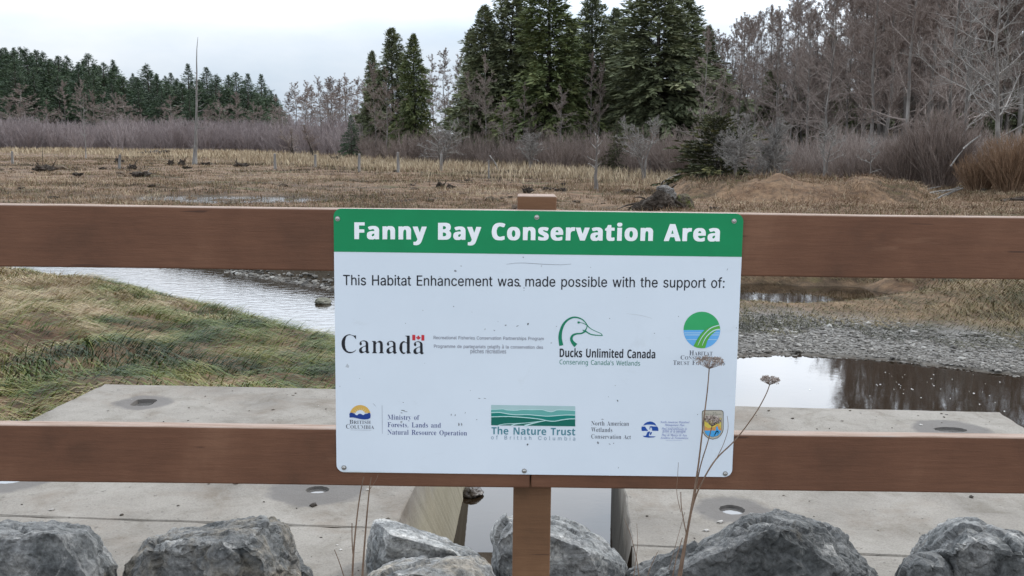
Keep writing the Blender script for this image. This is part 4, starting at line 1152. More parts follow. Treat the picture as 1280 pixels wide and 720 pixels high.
'd': (0.3546, '/1-j./.>-i/>-w0Y.S2-/D3?0a4M1p4u2`4s3<4V4!7T3u7n367x3/815H8^5O873-/130.g3U._4_/_4r/W4m/D3^..2`-j28-x2#.;230!0c.;/q-p /d.Y/<.t/(/j/s2L0W3U1A492-4T2Y4P2|4,3%3<2B1*0}/+0A.^'),
'e': (0.2874, '/J-p.?.T-u/W-w0g.S2F/T3c0t4Z1v4u364a3Z3o3V3B3-2Y1v1i/D1+/40M/D/50(.Y1*.Y2f/`2{/J2).T17.& /Q1N/b2@0^3o1V4M2<4E2G3O1s2R1#1v'),
'f': (0.1988, ',[*[,(+%+~+f,<,#,j,!,~+_,u+,-,+!-Q+6-l+f/M3o/D4/.541.44R/W4`026_1;812R8`3I8Q3}7t3}7A3i7&2s7-2p8#2Y8:2&8-1X7T0t4e2L4Z2T4?2@4/0g4%/x0&.u,U-x+#-2*['),
'g': (0.2861, '.n*[-=+9,n,<-6-E.[.N.3.t.-/D/20S.:1d.22L.S3O/>4@0S4u1V4{304O4=4L4=3o3F3i37232I111C0X/j0N/=/w/W/O1P.j2U.(2o-K2p,h2T+x1C*{/w*Y /$++./+P-j,6-u-2.@-k/1.B0g-m1Y-81l,<1I+X0:+* 0:0l/j0}/O1I/V2y0D491C4Y2&4%2(2Y1F1=0m0r'),
'h': (0.4023, '4?-p3`.53?/$3L0g4/3v4&4e3]5%2y4y2F4[153)0f1|/q.#.T.$0V7h0:8G/N8V/^90259&114*2L5K3B5v4_5v5I555W494c/J5!.m5B.g62/#6F.a5;-w'),
'i': (0.1773, '.Z-j.(.--{.n/;3o/+4/.F4L0a4u0n4X/9/+/C.h/^.c0g/e0~/W/s.; 0M6]0%6w/v7T047|0t8,1A7a1D7.1#6c'),
'j': (0.1739, ',[*[+}+%+q+f,/,*,],)-$+!-`+r/@3O/84,.J4L0Z4t0P3U.|,{.$+3-E*b 0M6]0!7(/|7Z0A8%0t8,1>7n1K751*6d'),
'l': (0.1726, '.A-p.&.(-u.Z01750*7n/<871V8`1e8P1W7t/4/7/7.t/Q.e0Z/`0n/Q/d.:.{-p'),
'm': (0.55, '6_-p6C.(65.a7J3I7B3o6~4!5y3O5&2R3m0G2x-~1}-{1s..3?303=3o2y4!1n3I0_23/i0Y.n.!-i-~/>3c/14(.G4?.G4P0m4l0.2.1v4)3I4s434o4U4L4E2>6Q4M7Z4u8D4h8_4E8`3U7Q.{7a.g8#.m8p/g9*/W7t.-7A-p'),
'n': (0.364, '2`-j2:.%2+.T3=3O363p2s4!1m3I0?1]/V0..t.#-k-~/@3]/14(.J49.J4L0q4r04231p3y2`4S3c4u4M4X4T3I3B/$3O.g3o.g4l/s5!/d3i.,'),
'o': (0.3506, '0.-j.n.3.&/1-u0g.L2:/d3l114`2m4u3c4Z4S3o4n3!4n1|4G0a3R/D2f.`1].& 0(.:/J.f/5/D/;0g/]1v0z3x1p4M2f4M3<4(3R3I3R2:2z0M1e.h0m.:'),
'r': (0.2236, '-k-|/43U/%4%.;4F0a4p0.2>1}4b2F4u2u4l33492v3O2:3:1V3e0R2@/]0M.r.('),
's': (0.2485, '/Q-j.5.+-O-~-r0;.L.h/+.:0..@0b/+0U0./#2F.q2y.y3o/Q4T044s114u2&4[2b4r2[3I2F2d1x3v1I4F0M4M/|3v092s1e0g1s/W1_.t1%.50:-p'),
't': (0.1867, '.Z-j.(.--{.h/D4%.N41.I4?/^5%116Y0j4e1p4Z1w4L1j410W4%/;/$/D.e/^.`0a/]0p/D/q.:'),
'u': (0.364, '.t-j.5.3.$.t/43i/$4/.A4?.A4P0G4u0i4l/;/D/C.n/d._0a//1~0a3#2Y3c4`4i4e3F/13I.m3i.`4l/`5!/`4;.N36-o2f-j28.(2*.Z2Y0|0Z.Q/^-w'),
'v': (0.2968, '/D-k.u3<.Z3}-t4L/Q4u/q4e0M/D2-15312s363?2X4,2_4_3!4u3]4m3w4E3x3c3D2@13/Q/d-u'),
'w': (0.4459, '/+-i.q3<.]3|-z4?-z4R/J4u/r4e0.0.3(4e3F4r4,/^5b1T6F2f6M3<5~3|6!4X6E4u6~4e783i6m2R3<-o2|-x2L2_/E-x'),
'á': (0.3418, '.{-j.N-v.&.A-n/q.:1V/83808491=4m2F4s3)4@3B4h4=4e2p/+2t.n30.g43/_4?/Q4%/)3!.&2@-j1v-s1b..1`.a1}0/0B.; /Q.g/0/7//0&0%2s1=4@1}4T2L4G2g3|2i362(1*0j/70(.g 0461/V6_/b7G2L:33!:@3O:*3`9G3K8}0m6B'),
'é': (0.2874, '/J-p.?.T-u/W-w0g.S2F/T3c0t4Z1v4u364a3Z3o3V3B3-2Y1v1i/D1+/40M/D/50(.Y1*.Y2f/`2{/J2).T17.& /Q1N/b2@0^3o1V4M2<4E2G3O1s2R1#1v /W61.y6k/57T1h:*2::@2m:33,9`2|9.046B')},
'N': {"'": (0.1511, '/>4d.y8D/+8M048L0=7t0!4l'),
'C': (0.4244, '2y-p23-}11.F0A.~/[/w/01#.r2`.q3c/*5)/O62/}6y0_7Z1V832Y8Q3i8a5{8E6k7z6>6|4,7P2m7B1V6b0r5n0R5)0=4%0>2@0X111G/q2:/=3B.~4_.~68/A6G/76G.A68.24_-o'),
'W': (0.6246, '1#-|0l.G.78J/D8M/X8=1]/u4,8I5;8M5O8D7z/}:*8D:=8M;H8J8d.(7T-{7A.(4l6]2<.(2--{'),
'a': (0.3768, '0Z-p/Q.:.t.{.^/j._0S.s17/U1|0M2G2:2c3c2d3l3I3P4E2m4s1j4{/w4I/W5@0m5p1]5~2m5~3c5i4.5T4a5!5$3v5#.(4r-{4/-~3i/!2{.;2F-}1]-n 1*.s0A/60+/W/{040>1*0a1E1I1`2R1m3`1j3e0S3E/d2y/<2F/#'),
'd': (0.413, '1P-p0g.&0(.K/U.{/*/q.k17.k2`/*3|/U4r0(5D0t5p1P5~2R5~365p4R4y4P9&4_915b9/5k8}5j.(5[-{4l-~4L.y3e.;30-}2L-n 1d.y1#/;0L/}0+1]012f0Q3v1(4X1d4u2s4u3i4M443o4N2`4N0z44/w3c/<2m.x'),
'e': (0.3788, '1}-p0Z.:/O/7.r0g.k2Y/64,0.5>1=5v2s5~4%5V5#4X5Q3)5P1j5B1`041_0-1P090a0d/d1]/*2:.x36.w5)/G52.N4r.43o-u 0:2d012s0?3U0l4E1=4g1}4{2Y4y3D4_3j494/3<4.2l3|2c'),
'g': (0.413, '1v*H0A*Y/L*v/J,!1j+O2Y+O3]+q4,,@4F,u4S.t3O.-2L-n11-w/}.Q/</J.r0g.k2R/#3c/q520A5V1*5v1V5~2y5v3]5]4R4u4l5n5b5p5k5b5k-K5],U5=+f4R*{3O*S 2&.s1*/60O/w011#012l0K3i0z4N1d4s2f4u3^4R4:3c4O2f4N0m44/q3^/72y.y'),
'i': (0.1733, '/>-|/4../45b/D5r0A5r0P5b0P..0A-{ /j73/67T//8=/J8e0(8m0N8V0]7t0B7A'),
'l': (0.1733, '/>-|/4../48}/D910A910P8}0P..0A-{'),
'n': (0.415, '/>-|/4../85l085n0S4t1=5V2L5~4,5v5+5H5V4l5q3o5n.#4l-{4].(4[304C423]4m2@4u1H4X1!420f3]0P2L0O.(0A-{'),
'o': (0.4063, '1p-p0M.@/I/D/*0&.k17.r3)/<4?/^4o0G5P1p5~3)5~4?5V4o555I4R5i3o6(2f6(1*5P/J4n.Z43.43I-w 1p.y1&/>0_/d0F0:0+1j012l0K3i0x4L1p4s2y4u3}4E4M3]4i2@4b1#4@/w3e/72y.x'),
'r': (0.2774, '/>-|/4../85l085n0F4e0S4T1G5N1}5p2R5~3_5{3l5T3]4m2R4o1}4`1C4;0x3i0P2F0O.(0A-{'),
's': (0.3217, '0A-p/D.&.i.A.h/G0m.r2&.x2s/B3+/j3,042Y0u0(2$/+2j.e3c.v4l/858/i5[0z5~2L5~4%5U4-5;3c4P2F4u1=4{0M4g0&4E/{3o073B3O1k4.114B0M44/73o.`3<.:1p-o'),
't': (0.2424, '11-p02.5/O/+/A/j/@4l.;4v.25).65N/?6$/o7Z/}7d0[7Z0c5u2f5r2v5b2m4v0m4u0_4l0f/W1&/11I.y1}.q2s.~2|.n2{..2o-~2&-n'),
'v': (0.3412, '1#-|.(5n/15r/E5h1d/<4%5h495r5B5p5F5b2O.(2@-{')},
'B': {'&': (0.4916, '1I-p0..9/8/!.k0&.k1C/A2R0w3o/p5T/g6e/|7M0S8-118K238a368Y3|8?4X7i4}6E4Y5)2}3U5b0z6@1p6m367~367O1I6_0&8V.&6~-}5b//3U-} 1V/#0M/[0+0z0Q1|1j2y4l/}36/* 2&4K1/5b1!6W1P7B2m7U3W6~3d623?5B'),
'.': (0.18, '/d-j/*.A/*/7/Q/_04/e0h/>0n.G0M-v'),
'C': (0.4278, '2m-p1#.F/z/>/O/}.r23.x4X/U6E01751*7|2s8Y5!8S6k7t62683o6k306f236;1T5H164E142&1b0a2f/p49/a6K006M.N4r-u'),
'D': (0.497, '/D-|/>8H3U8M558%627O7<6>7}4?7w1v7)/w68/*4X.:2y-{ 1]/o1T6W3!6b4%6L5$5h5V4_5e2s5O1d4{0g49023!/n'),
'E': (0.3761, '/D-|/>8H5?8J5;6c1T6W1V4H5!4A5,2`4x2O1X2L1S/}1d/n5?/j5B.#'),
'F': (0.3687, '/D-|/>8H598J596e1]6b1M6Q1P3~4|3v5!261R2-1I.#'),
'H': (0.5138, '/D-|/>8H1P8H1X4E5U4B5e4R5h8H7r8J7t.#5h.#5`2L1d2O1S2@1P.#'),
'I': (0.2612, '.T-|.N/6/g/}/g6K.M7;.L8D308L367;1y6Q1y/}2&/i36/638.('),
'L': (0.3794, '/D-|/<8D1I8L1T/w5b/l5j.('),
'N': (0.546, '/D-|/>8H238E6_0f6]8D8T8J8V.#5h.&175i19.('),
'R': (0.4433, '/D-|/>8H3B8M5;7u6?6e6T4r5u3M4b2L7Y-~57-~2i1v1d2#1S1p1P.# 1]3m1V6[3)6Z3|654<5T4:4r4!4E3)3t'),
'S': (0.37, '0m-p.a.M.a0I0m/h2@/b30023?0z2u1]0A2~/84#.k5).y6k/q7|1P8Y3]8S5B7{4d682y6g1p6g116A0w5h1H4r3o3W5*2L5Q115=/d4i.t3v.:2@-o'),
'T': (0.3889, '17-|1,6Q.=6_.98D6+8L6/6_3A6Q3>.('),
'U': (0.5077, '2f-p1C.40S.`/O0./41P/68D1I8H1U1#230%2m/i3o/a5)025W1=5`8D7h8L7q117O/w6e.q5n.:49-o'),
'V': (0.4365, '1V-~.(8J0(8M0:8@2f085;8D7K8J3~.('),
'W': (0.6494, '0g-|.%8J/}8M058=2&0E4(8J628H810H:!8D<08J9S.#6}.(5)5X36.,3!-{'),
'a': (0.4056, '0S-p/J.@.m/+.W0a.s1]/W2A0Z2g3O2}3X3U364<2Y4T1P4N0)4%/F5H0a5|2-654?5p5;5+5e4%5j.(4:-~3i.~2R.&1d-o 1d/I1//^0r0&0r0a1.111}1Y3S1]3X0m39/}2`/V'),
'c': (0.3452, '1d-p/w.S.y/q.^11._2l.y3|/d51115|3I6/4X5p5%5T4L4!2`4H1j461)3B0p1j150A1}/c30/Z4l034n.N3U-u'),
'd': (0.4251, '11-p/b.Z.m0:.^2l/#4?/j5K116.2s5|4%5-3z9&6$9/6-.(4R-~3|.z2f-} 2@/V1V/o1/0G0q2F1)3B1V4)2&4B2s4B3O4)3p3U4)2`4)1*3m0:3I/n'),
'e': (0.3969, '2&-p0:.L/6/Q._11._2f/)490,5N1d6.306.4_5V5V4X5~3B6(1]5u1M0v1I0y0m1=0,2@/O3]/N5W/w5N.A3]-o 1#2w0y361:4%1j4L2F4[3I4<3k3o3}3)3o2v'),
'h': (0.4412, '/8-|/.8}/>9111911@8}195)2R5|496/5B5j6:4l6T3c6T..6E-{4E.#4:3O3c4:2s4H1s3|1H2y1=.#'),
'i': (0.2048, '/8-|//5u175}1?.( /q7&/B7;/*7a/08d/q901*8x1F8J1:7M0m7-'),
'k': (0.4164, '/8-|/.8}/>9111911@8}172P4J5{6j5{3i2L7!.(4X-~23101A0G1=.#'),
'l': (0.2048, '/8-|/.8}/>9111911@8}1@..11-{'),
'm': (0.6595, '/8-|/45{0g5}115$2:5v3!6.496.5;5j6+4}7;5v946/:05p:~5!;C3];=-~94.#9*3I8g4,8#4H7(446P3B6>.#45-~4&3I3^422f4H1p4!1H3!1=.#'),
'n': (0.4412, '/8-|/15y0g5}115$1v5c3)6.4?6.5U5^644x6T3i6Q.#4E.#4@363v4/2s4H1}4)1H3!1=.#'),
'r': (0.3049, '/8-|/15y0f5{114g2L5u306.4=6+434/2@3q1j3L1H2s1=.#'),
's': (0.3338, '0A-p.a.=.a/~1V/G2F/b2U0:2&0o/j1u/+2J.^3O.r4x/^5c1#6.2`6.4N5[4Y5H3|4#2&4U114M0p4,113N3O2G4E1_4i0M4M/14(.Z3).&1}-n'),
't': (0.2915, '1=-p0..@/V/+/A04/@49.>4R.A5;/Q6*0:7d1P7_1X6$3]5~3l5n3g4E1T491S0G1d/u2-/]3o/g3r.;2R-o'),
'u': (0.4412, '1C-p/w.K/6/W/(0G/+5y175y1A0Y1j/n2Y/T3W/q4-0a4?5y6H5{6K.#4s-~4L.y3)-}')},
}
ALPH = "!#$%&()*+,-./0123456789:;<=>?@ABCDEFGHIJKLMNOPQRSTUVWXYZ[]^_`abcdefghijklmnopqrstuvwxyz{|}~"
def glyph(st, ch):
    adv, s = GLYPHS[st][ch]
    loops = []
    for l in s.split(' '):
        n = [ALPH.index(l[i]) * len(ALPH) + ALPH.index(l[i + 1]) for i in range(0, len(l), 2)]
        loops.append([((n[i] - 1000) / 2000, (n[i + 1] - 1000) / 2000) for i in range(0, len(n), 2)])
    return adv, loops
class Print:
    """flat ink shapes on the panel, each layer a tenth of a millimetre above the one below"""
    def __init__(s): s.V, s.F, s.m, s.mats, s.layer = [], [], [], [], 0
    def mi(s, mat):
        if mat not in s.mats: s.mats.append(mat)
        return s.mats.index(mat)
    def face(s, loops, mat, lift):
        """loops in sign coordinates; holes by even-odd"""
        base = len(s.V)
        flat = [p for l in loops for p in l]
        for p in flat: s.V.append((p[0], -0.0004 - lift, p[1]))
        for t in tessellate_polygon([[Vector((p[0], p[1], 0)) for p in l] for l in loops]):
            s.F.append(tuple(base + i for i in t))
            s.m.append(s.mi(mat))
    def poly(s, pts, mat, layer=None):
        if layer is None:
            s.layer += 1
            layer = s.layer
        s.face([[tuple(S(*p)) for p in pts]], mat, 0.0001 * layer)
    def stroke(s, pts, mat, layer=None):
        """pts: (x, y, width) in photograph points"""
        a = np.array(pts, float)
        # smooth
        t = np.linspace(0, len(a) - 1, (len(a) - 1) * 4 + 1)
        i = np.clip(t.astype(int), 0, len(a) - 2)
        f = (t - i)[:, None]
        p0, p1, p2, p3 = a[np.maximum(i - 1, 0)], a[i], a[i + 1], a[np.minimum(i + 2, len(a) - 1)]
        a = 0.5 * ((2 * p1) + (-p0 + p2) * f + (2 * p0 - 5 * p1 + 4 * p2 - p3) * f ** 2 + (-p0 + 3 * p1 - 3 * p2 + p3) * f ** 3)
        d = np.gradient(a[:, :2], axis=0)
        d /= np.maximum(np.linalg.norm(d, axis=1, keepdims=True), 1e-9)
        nrm = np.stack([-d[:, 1], d[:, 0]], 1) * a[:, 2:3] / 2
        if layer is None:
            s.layer += 1
            layer = s.layer
        Lf, Rt = a[:, :2] + nrm, a[:, :2] - nrm
        base = len(s.V)
        for q in np.concatenate([Lf, Rt]):
            w = S(*q)
            s.V.append((w[0], -0.0004 - 0.0001 * layer, w[1]))
        n = len(a)
        for j in range(n - 1):
            s.F.append((base + j, base + j + 1, base + n + j + 1, base + n + j))
            s.m.append(s.mi(mat))
    def text(s, st, txt, x0, x1, yb, cap, mat, track=0.0, yb1=None, small_caps=False, layer=1, word=None):
        """baseline from (x0, yb) to (x1, yb1); cap height in photograph points"""
        loops, x, wi, wid = [], 0.0, 0, []
        capf = None
        for i, ch in enumerate(txt):
            if ch == ' ':
                x += 0.27 + track
                wi += 1
                continue
            sc = 1.0
            c = ch
            if small_caps and ch.islower():
                c, sc = ch.upper(), 0.78
            adv, lp = glyph(st, c)
            if capf is None:
                capf = max(p[1] for l in lp for p in l)
            loops.append([[(x + p[0] * sc, p[1] * sc) for p in l] for l in lp])
            x += adv * sc + track
            wid.append(wi)
        allx = [p[0] for g_ in loops for l in g_ for p in l]
        a, b = min(allx), max(allx)
        A, B = S(x0, yb), S(x1, yb if yb1 is None else yb1)
        ex = (B - A) / (b - a)
        H = (S(x0, yb - cap) - S(x0, yb))[1] / capf
        if word is not None: loops = [l for l, w in zip(loops, wid) if w == word]
        cu = bpy.data.curves.new('line', 'CURVE')
        cu.dimensions = '2D'
        cu.fill_mode = 'BOTH'
        for g_ in loops:
            for l in g_:
                sp = cu.splines.new('POLY')
                sp.points.add(len(l) - 1)
                sp.use_cyclic_u = True
                for q, p in zip(sp.points, l):
                    q.co = ((A[0] + ex[0] * (p[0] - a)) * 100, (A[1] + ex[1] * (p[0] - a) + H * p[1]) * 100, 0, 1)
        ob = link('line', cu)
        bpy.context.view_layer.update()
        me = bpy.data.meshes.new_from_object(ob.evaluated_get(bpy.context.evaluated_depsgraph_get()))
        base = len(s.V)
        for v in me.vertices: s.V.append((v.co.x / 100, -0.0004 - 0.0001 * layer, v.co.y / 100))
        for f in me.polygons:
            s.F.append(tuple(base + i for i in f.vertices))
            s.m.append(s.mi(mat))
        bpy.data.objects.remove(ob)
        bpy.data.meshes.remove(me)
        bpy.data.curves.remove(cu)
    def build(s, name, parent=sign):
        me = bpy.data.meshes.new(name)
        me.from_pydata([tuple(map(float, v)) for v in s.V], [], s.F)
        for m in s.mats: me.materials.append(m)
        me.polygons.foreach_set('material_index', s.m)
        return link(name, me, parent)

W_ = ink('white', (0.88, 0.89, 0.90))
BK = ink('black', (0.012, 0.013, 0.018))
GY = ink('grey', (0.22, 0.22, 0.26))
NV = ink('navy', (0.035, 0.05, 0.20))
DK = ink('charcoal', (0.07, 0.075, 0.10))
for k in range(4):
    t = Print(); t.text('K', 'Fanny Bay Conservation Area', 443, 899.5, 298.6, 20.8, W_, 0.012, 301.4, layer=3, word=k); t.build('title_word')
t = Print(); t.text('R', 'This Habitat Enhancement was made possible with the support of:', 429, 905.5, 356.3, 12.8, BK, 0.0, 359.8); t.build('statement_lettering')
# wordmark with the small flag over its last letter
t = Print(); t.text('S', 'Canada', 427, 530, 440.8, 23.2, BK, 0.0, 442.4)
RED = ink('red', (0.56, 0.03, 0.045))
t.layer = 2
t.poly([(515.4, 418.4), (519.2, 418.5), (519.2, 425.4), (515.4, 425.3)], RED, 2)
t.poly([(526.8, 418.6), (530.4, 418.7), (530.4, 425.7), (526.8, 425.6)], RED, 2)
leaf = [(0, -3.1), (.7, -1.9), (1.3, -2.1), (1.1, -.6), (2.2, -1.2), (2.9, .1), (1.5, 1.4), (1.6, 1.9), (.25, 1.75), (.25, 3.0), (-.25, 3.0), (-.25, 1.75), (-1.6, 1.9), (-1.5, 1.4), (-2.9, .1), (-2.2, -1.2), (-1.1, -.6), (-1.3, -2.1), (-.7, -1.9)]
t.poly([(523 + a, 422.1 + b) for a, b in leaf], RED, 2)
t.build('flag_wordmark')
t = Print()
t.text('R', 'Recreational Fisheries Conservation Partnerships Program', 542, 679.6, 423.8, 4.0, GY, 0, 425.2)
t.text('R', 'Programme de partenariats relatifs à la conservation des', 542.4, 678.8, 434.6, 4.0, GY, 0, 436.0)
t.text('R', 'pêches récréatives', 588, 632.7, 441.4, 4.0, GY, 0, 441.8)
t.build('programme_lettering')
# duck head
GN = ink('duck_green', (0.004, 0.20, 0.105))
t = Print(); D_ = lambda q: [(690 + a / 9, 385 + b / 9, w / 9) for a, b, w in q]
t.stroke(D_([(105, 422, 46), (91, 335, 39), (101, 255, 33), (131, 182, 27), (180, 130, 22), (235, 106, 19), (290, 108, 16), (345, 132, 13), (383, 172, 11), (402, 203, 10), (442, 236, 8), (500, 265, 7), (548, 286, 7), (567, 308, 9)]), GN)
t.stroke(D_([(570, 309, 7), (520, 307, 10), (450, 299, 12), (405, 279, 14), (368, 252, 17)]), GN)
t.stroke(D_([(392, 185, 7), (391, 222, 9), (368, 260, 16)]), GN)
t.stroke(D_([(376, 258, 20), (332, 284, 16), (272, 290, 18), (231, 310, 24), (217, 346, 29), (233, 386, 36), (268, 422, 50)]), GN)
t.stroke(D_([(310, 161, 5), (350, 170, 6), (388, 190, 8)]), GN)
t.stroke(D_([(344, 246, 6), (362, 256, 14), (378, 264, 14)]), GN)
t.poly([(690 + (300 + 14 * math.cos(a)) / 9, 385 + (161 + 13 * math.sin(a)) / 9) for a in np.arange(10) * .628], GN)
t.text('B', 'Ducks Unlimited Canada', 699.4, 819, 446.2, 10.6, BK, -0.012, 448.0, layer=1)
t.text('N', "Conserving Canada's Wetlands", 699.4, 800, 455.2, 5.9, ink('logo_green', (0.02, 0.20, 0.14)), 0.0, 457.0, layer=1)
t.build('duck_head_logo')
# green and blue disc
t = Print(); D_ = lambda q: [(835 + a / 8.47, 380 + b / 8.47) for a, b in q]
cx, cy, rr = 358, 275, 194
arc = lambda a0, a1, n=24, r_=rr: [(cx + r_ * math.cos(R_(a0 + (a1 - a0) * i / n)), cy + r_ * math.sin(R_(a0 + (a1 - a0) * i / n))) for i in range(n + 1)]
BL = ink('disc_blue', (0.14, 0.42, 0.78)); G2 = ink('disc_green', (0.035, 0.38, 0.13)); G3 = ink('swoosh_green', (0.10, 0.40, 0.055)); PL = ink('disc_pale', (0.55, 0.72, 0.76))
t.poly(D_(arc(180, 360)), G2); t.poly(D_(arc(0, 180)), BL, 1)
t.stroke([(*D_([(a, b)])[0], w / 8.47) for a, b, w in [(170, 305, 5), (350, 305, 5), (545, 305, 5)]], PL)
t.stroke([(*D_([(a, b)])[0], w / 8.47) for a, b, w in [(180, 327, 6), (350, 327, 6), (540, 327, 6)]], PL)
t.stroke([(*D_([(a, b)])[0], w / 8.47) for a, b, w in [(195, 376, 4), (350, 376, 4), (520, 376, 4)]], PL)
t.poly(D_([(270, 445), (300, 385), (345, 318), (400, 262), (460, 228), (520, 212), (540, 222), (551, 258), (505, 285), (450, 335), (415, 390), (393, 465), (350, 468), (300, 460)]), G3)
for q in ([(315, 438, 4), (350, 365, 8), (400, 300, 9), (460, 250, 10), (545, 222, 9)], [(360, 440, 4), (390, 370, 8), (430, 320, 10), (490, 278, 12), (548, 268, 14)], [(300, 392, 4), (345, 322, 6), (405, 262, 7), (470, 228, 7), (525, 213, 7)]):
    t.stroke([(*D_([(a, b)])[0], w / 8.47) for a, b, w in q], PL if q[0][0] > 300 else G2)
t.text('S', 'Habitat', 861.6, 890.6, 444.0, 5.9, DK, 0, 444.3, True)
t.text('S', 'Conservation', 850.7, 900, 449.2, 5.2, DK, 0, 449.7, True)
t.text('S', 'Trust Foundation', 841.3, 906.6, 455.8, 5.3, DK, 0, 456.3, True)
t.build('disc_logo')
# sun over mountains
t = Print(); D_ = lambda q: [(425 + a / 16, 500 + b / 16) for a, b in q]
YL = ink('sun_yellow', (0.68, 0.42, 0.10)); PY = ink('sun_pale', (0.72, 0.63, 0.42)); BB = ink('mountain_blue', (0.012, 0.045, 0.24)); SW = ink('panel_white', (0.685, 0.74, 0.80))
cx, cy = 405, 302
t.poly(D_([(cx + 208 * math.cos(a), cy - 202 * math.sin(a)) for a in np.linspace(.22, 2.92, 26)]), YL)
for k in range(8):
    a = .45 + 2.25 * k / 7
    t.poly(D_([(cx + 75 * math.cos(a - .12), cy - 70 * math.sin(a - .12)), (cx + 165 * math.cos(a), cy - 160 * math.sin(a)), (cx + 75 * math.cos(a + .12), cy - 70 * math.sin(a + .12))]), PY, 2)
t.poly(D_([(cx + 105 * math.cos(a), cy - 100 * math.sin(a)) for a in np.linspace(0, 3.14, 18)]), SW, 3)
t.poly(D_([(188, 275), (200, 258), (235, 249), (262, 262), (285, 266), (318, 298), (345, 302), (368, 282), (400, 270), (435, 284), (468, 300), (505, 276), (540, 274), (585, 250), (608, 270), (613, 320), (605, 362), (560, 380), (480, 388), (400, 378), (330, 360), (260, 346), (192, 350)]), BB, 4)
t.text('S', 'British', 436.9, 463.3, 529.6, 4.9, DK, 0, 529.8, True)
t.text('S', 'Columbia', 432.6, 467.6, 535.6, 5.5, DK, 0, 536.0, True)
t.stroke([(438, 537.3, .25), (452, 537.5, .25), (464, 537.6, .25)], GY)
t.stroke([(477.6, 506.5, .3), (477.8, 524, .3), (477.9, 542, .3)], GY)
t.build('sun_logo')
t = Print()
t.text('S', 'Ministry of', 484.6, 524.2, 524.3, 6.0, NV, 0, 524.8)
t.text('S', 'Forests, Lands and', 484.6, 551, 533.7, 6.0, NV, 0, 534.5)
t.text('S', 'Natural Resource Operation', 484.6, 583.6, 543.0, 6.0, NV, 0, 544.2)
t.build('ministry_lettering')
# layered hills
t = Print(); D_ = lambda q: [(605 + a / 10.24, 500 + b / 10.24) for a, b in q]
c0, c1, c2, c3, cw = ink('hill_pale', (0.40, 0.56, 0.56)), ink('hill_mist', (0.13, 0.40, 0.36)), ink('hill_teal', (0.006, 0.21, 0.17)), ink('hill_dark', (0.003, 0.135, 0.10)), ink('hill_line', (0.56, 0.78, 0.76))
t.poly(D_([(92, 62), (1167, 78), (1167, 336), (92, 322)]), c0)
l1 = [(92, 120), (170, 118), (245, 114), (290, 126), (400, 131), (500, 122), (600, 124), (740, 124), (800, 140), (860, 150), (900, 140), (935, 127), (1040, 128), (1167, 134)]
l2 = [(92, 162), (200, 158), (300, 176), (420, 188), (560, 186), (700, 198), (820, 206), (960, 196), (1060, 190), (1167, 192)]
l3 = [(92, 214), (300, 210), (460, 218), (620, 232), (730, 246), (800, 262), (900, 270), (1000, 252), (1100, 240), (1167, 240)]
for l, c in ((l1, c1), (l2, c2), (l3, c3)): t.poly(D_(l + [(1167, 335.9), (92, 321.9)]), c)
for l, w in ((l1, 7), (l2, 9), (l3, 10)): t.stroke([(*D_([p])[0], w / 10.24) for p in l], cw)
for q in ([(180, 322, 6), (260, 306, 8), (400, 300, 8), (540, 292, 8), (680, 276, 7), (800, 262, 5)], [(520, 328, 22), (600, 304, 14), (680, 284, 9), (790, 263, 5)], [(350, 326, 16), (400, 308, 8), (470, 300, 5)]):
    t.stroke([(*D_([p[:2]])[0], p[2] / 10.24) for p in q], cw)
TL_ = ink('steel_teal', (0.085, 0.24, 0.29))
t.text('B', 'The Nature Trust', 614.3, 719, 542.8, 9.0, TL_, 0.0, 544.2)
t.text('R', 'of British Columbia', 613.8, 719, 549.0, 3.7, ink('pale_steel', (0.26, 0.35, 0.42)), 0.28, 550.6)
t.build('hills_logo')
t = Print()
t.text('S', 'North American', 739, 786, 531.6, 5.4, DK, 0, 532.2)
t.text('S', 'Wetlands', 739, 765.3, 539.6, 5.4, DK, 0, 540.0)
t.text('S', 'Conservation Act', 739, 788.4, 548.0, 5.4, DK, 0, 548.8)
t.build('act_lettering')
# blue globe with a wading bird shape
t = Print(); D_ = lambda q: [(795 + a / 10.67, 505 + b / 10.67) for a, b in q]
GB = ink('globe_blue', (0.012, 0.07, 0.33))
t.poly(D_([(92, 286), (120, 256), (150, 240), (186, 232), (222, 238), (252, 256), (275, 292), (240, 278), (200, 274), (150, 274)]), GB, 1)
t.poly(D_([(76, 300), (120, 300), (140, 330), (162, 358), (76, 358), (72, 330)]), GB, 1)
t.poly(D_([(182, 300), (205, 294), (240, 300), (280, 298), (296, 320), (300, 358), (215, 356), (214, 330), (200, 306), (190, 318), (186, 345), (180, 330)]), GB, 1)
t.poly(D_([(150, 376), (180, 362), (186, 380), (172, 405), (172, 428), (262, 432), (240, 444), (170, 448), (110, 440), (86, 424), (132, 422), (142, 400)]), GB, 1)
t.poly(D_([(196, 372), (214, 374), (204, 404), (186, 416), (184, 396)]), GB, 1)
B2 = ink('text_blue', (0.16, 0.20, 0.48))
for s_, x0, x1, yb in (('North American Waterfowl', 825.3, 861.6, 528.8), ('Management Plan', 831, 855.4, 532.3), ('Plan nord-américain de', 827, 858.8, 537.0), ('gestion de la sauvagine', 828, 857, 540.4), ('Plan de Manejo de Aves', 827, 858.6, 545.0), ('Acuáticas de Norteamérica', 825.3, 860.2, 548.4)):
    t.text('I', s_, x0, x1, yb, 2.7, B2, 0, yb + .3)
for y in (534.0, 542.2, 550.3): t.stroke([(832, y, .18), (843, y, .18), (853, y, .18)], B2)
t.build('globe_logo')
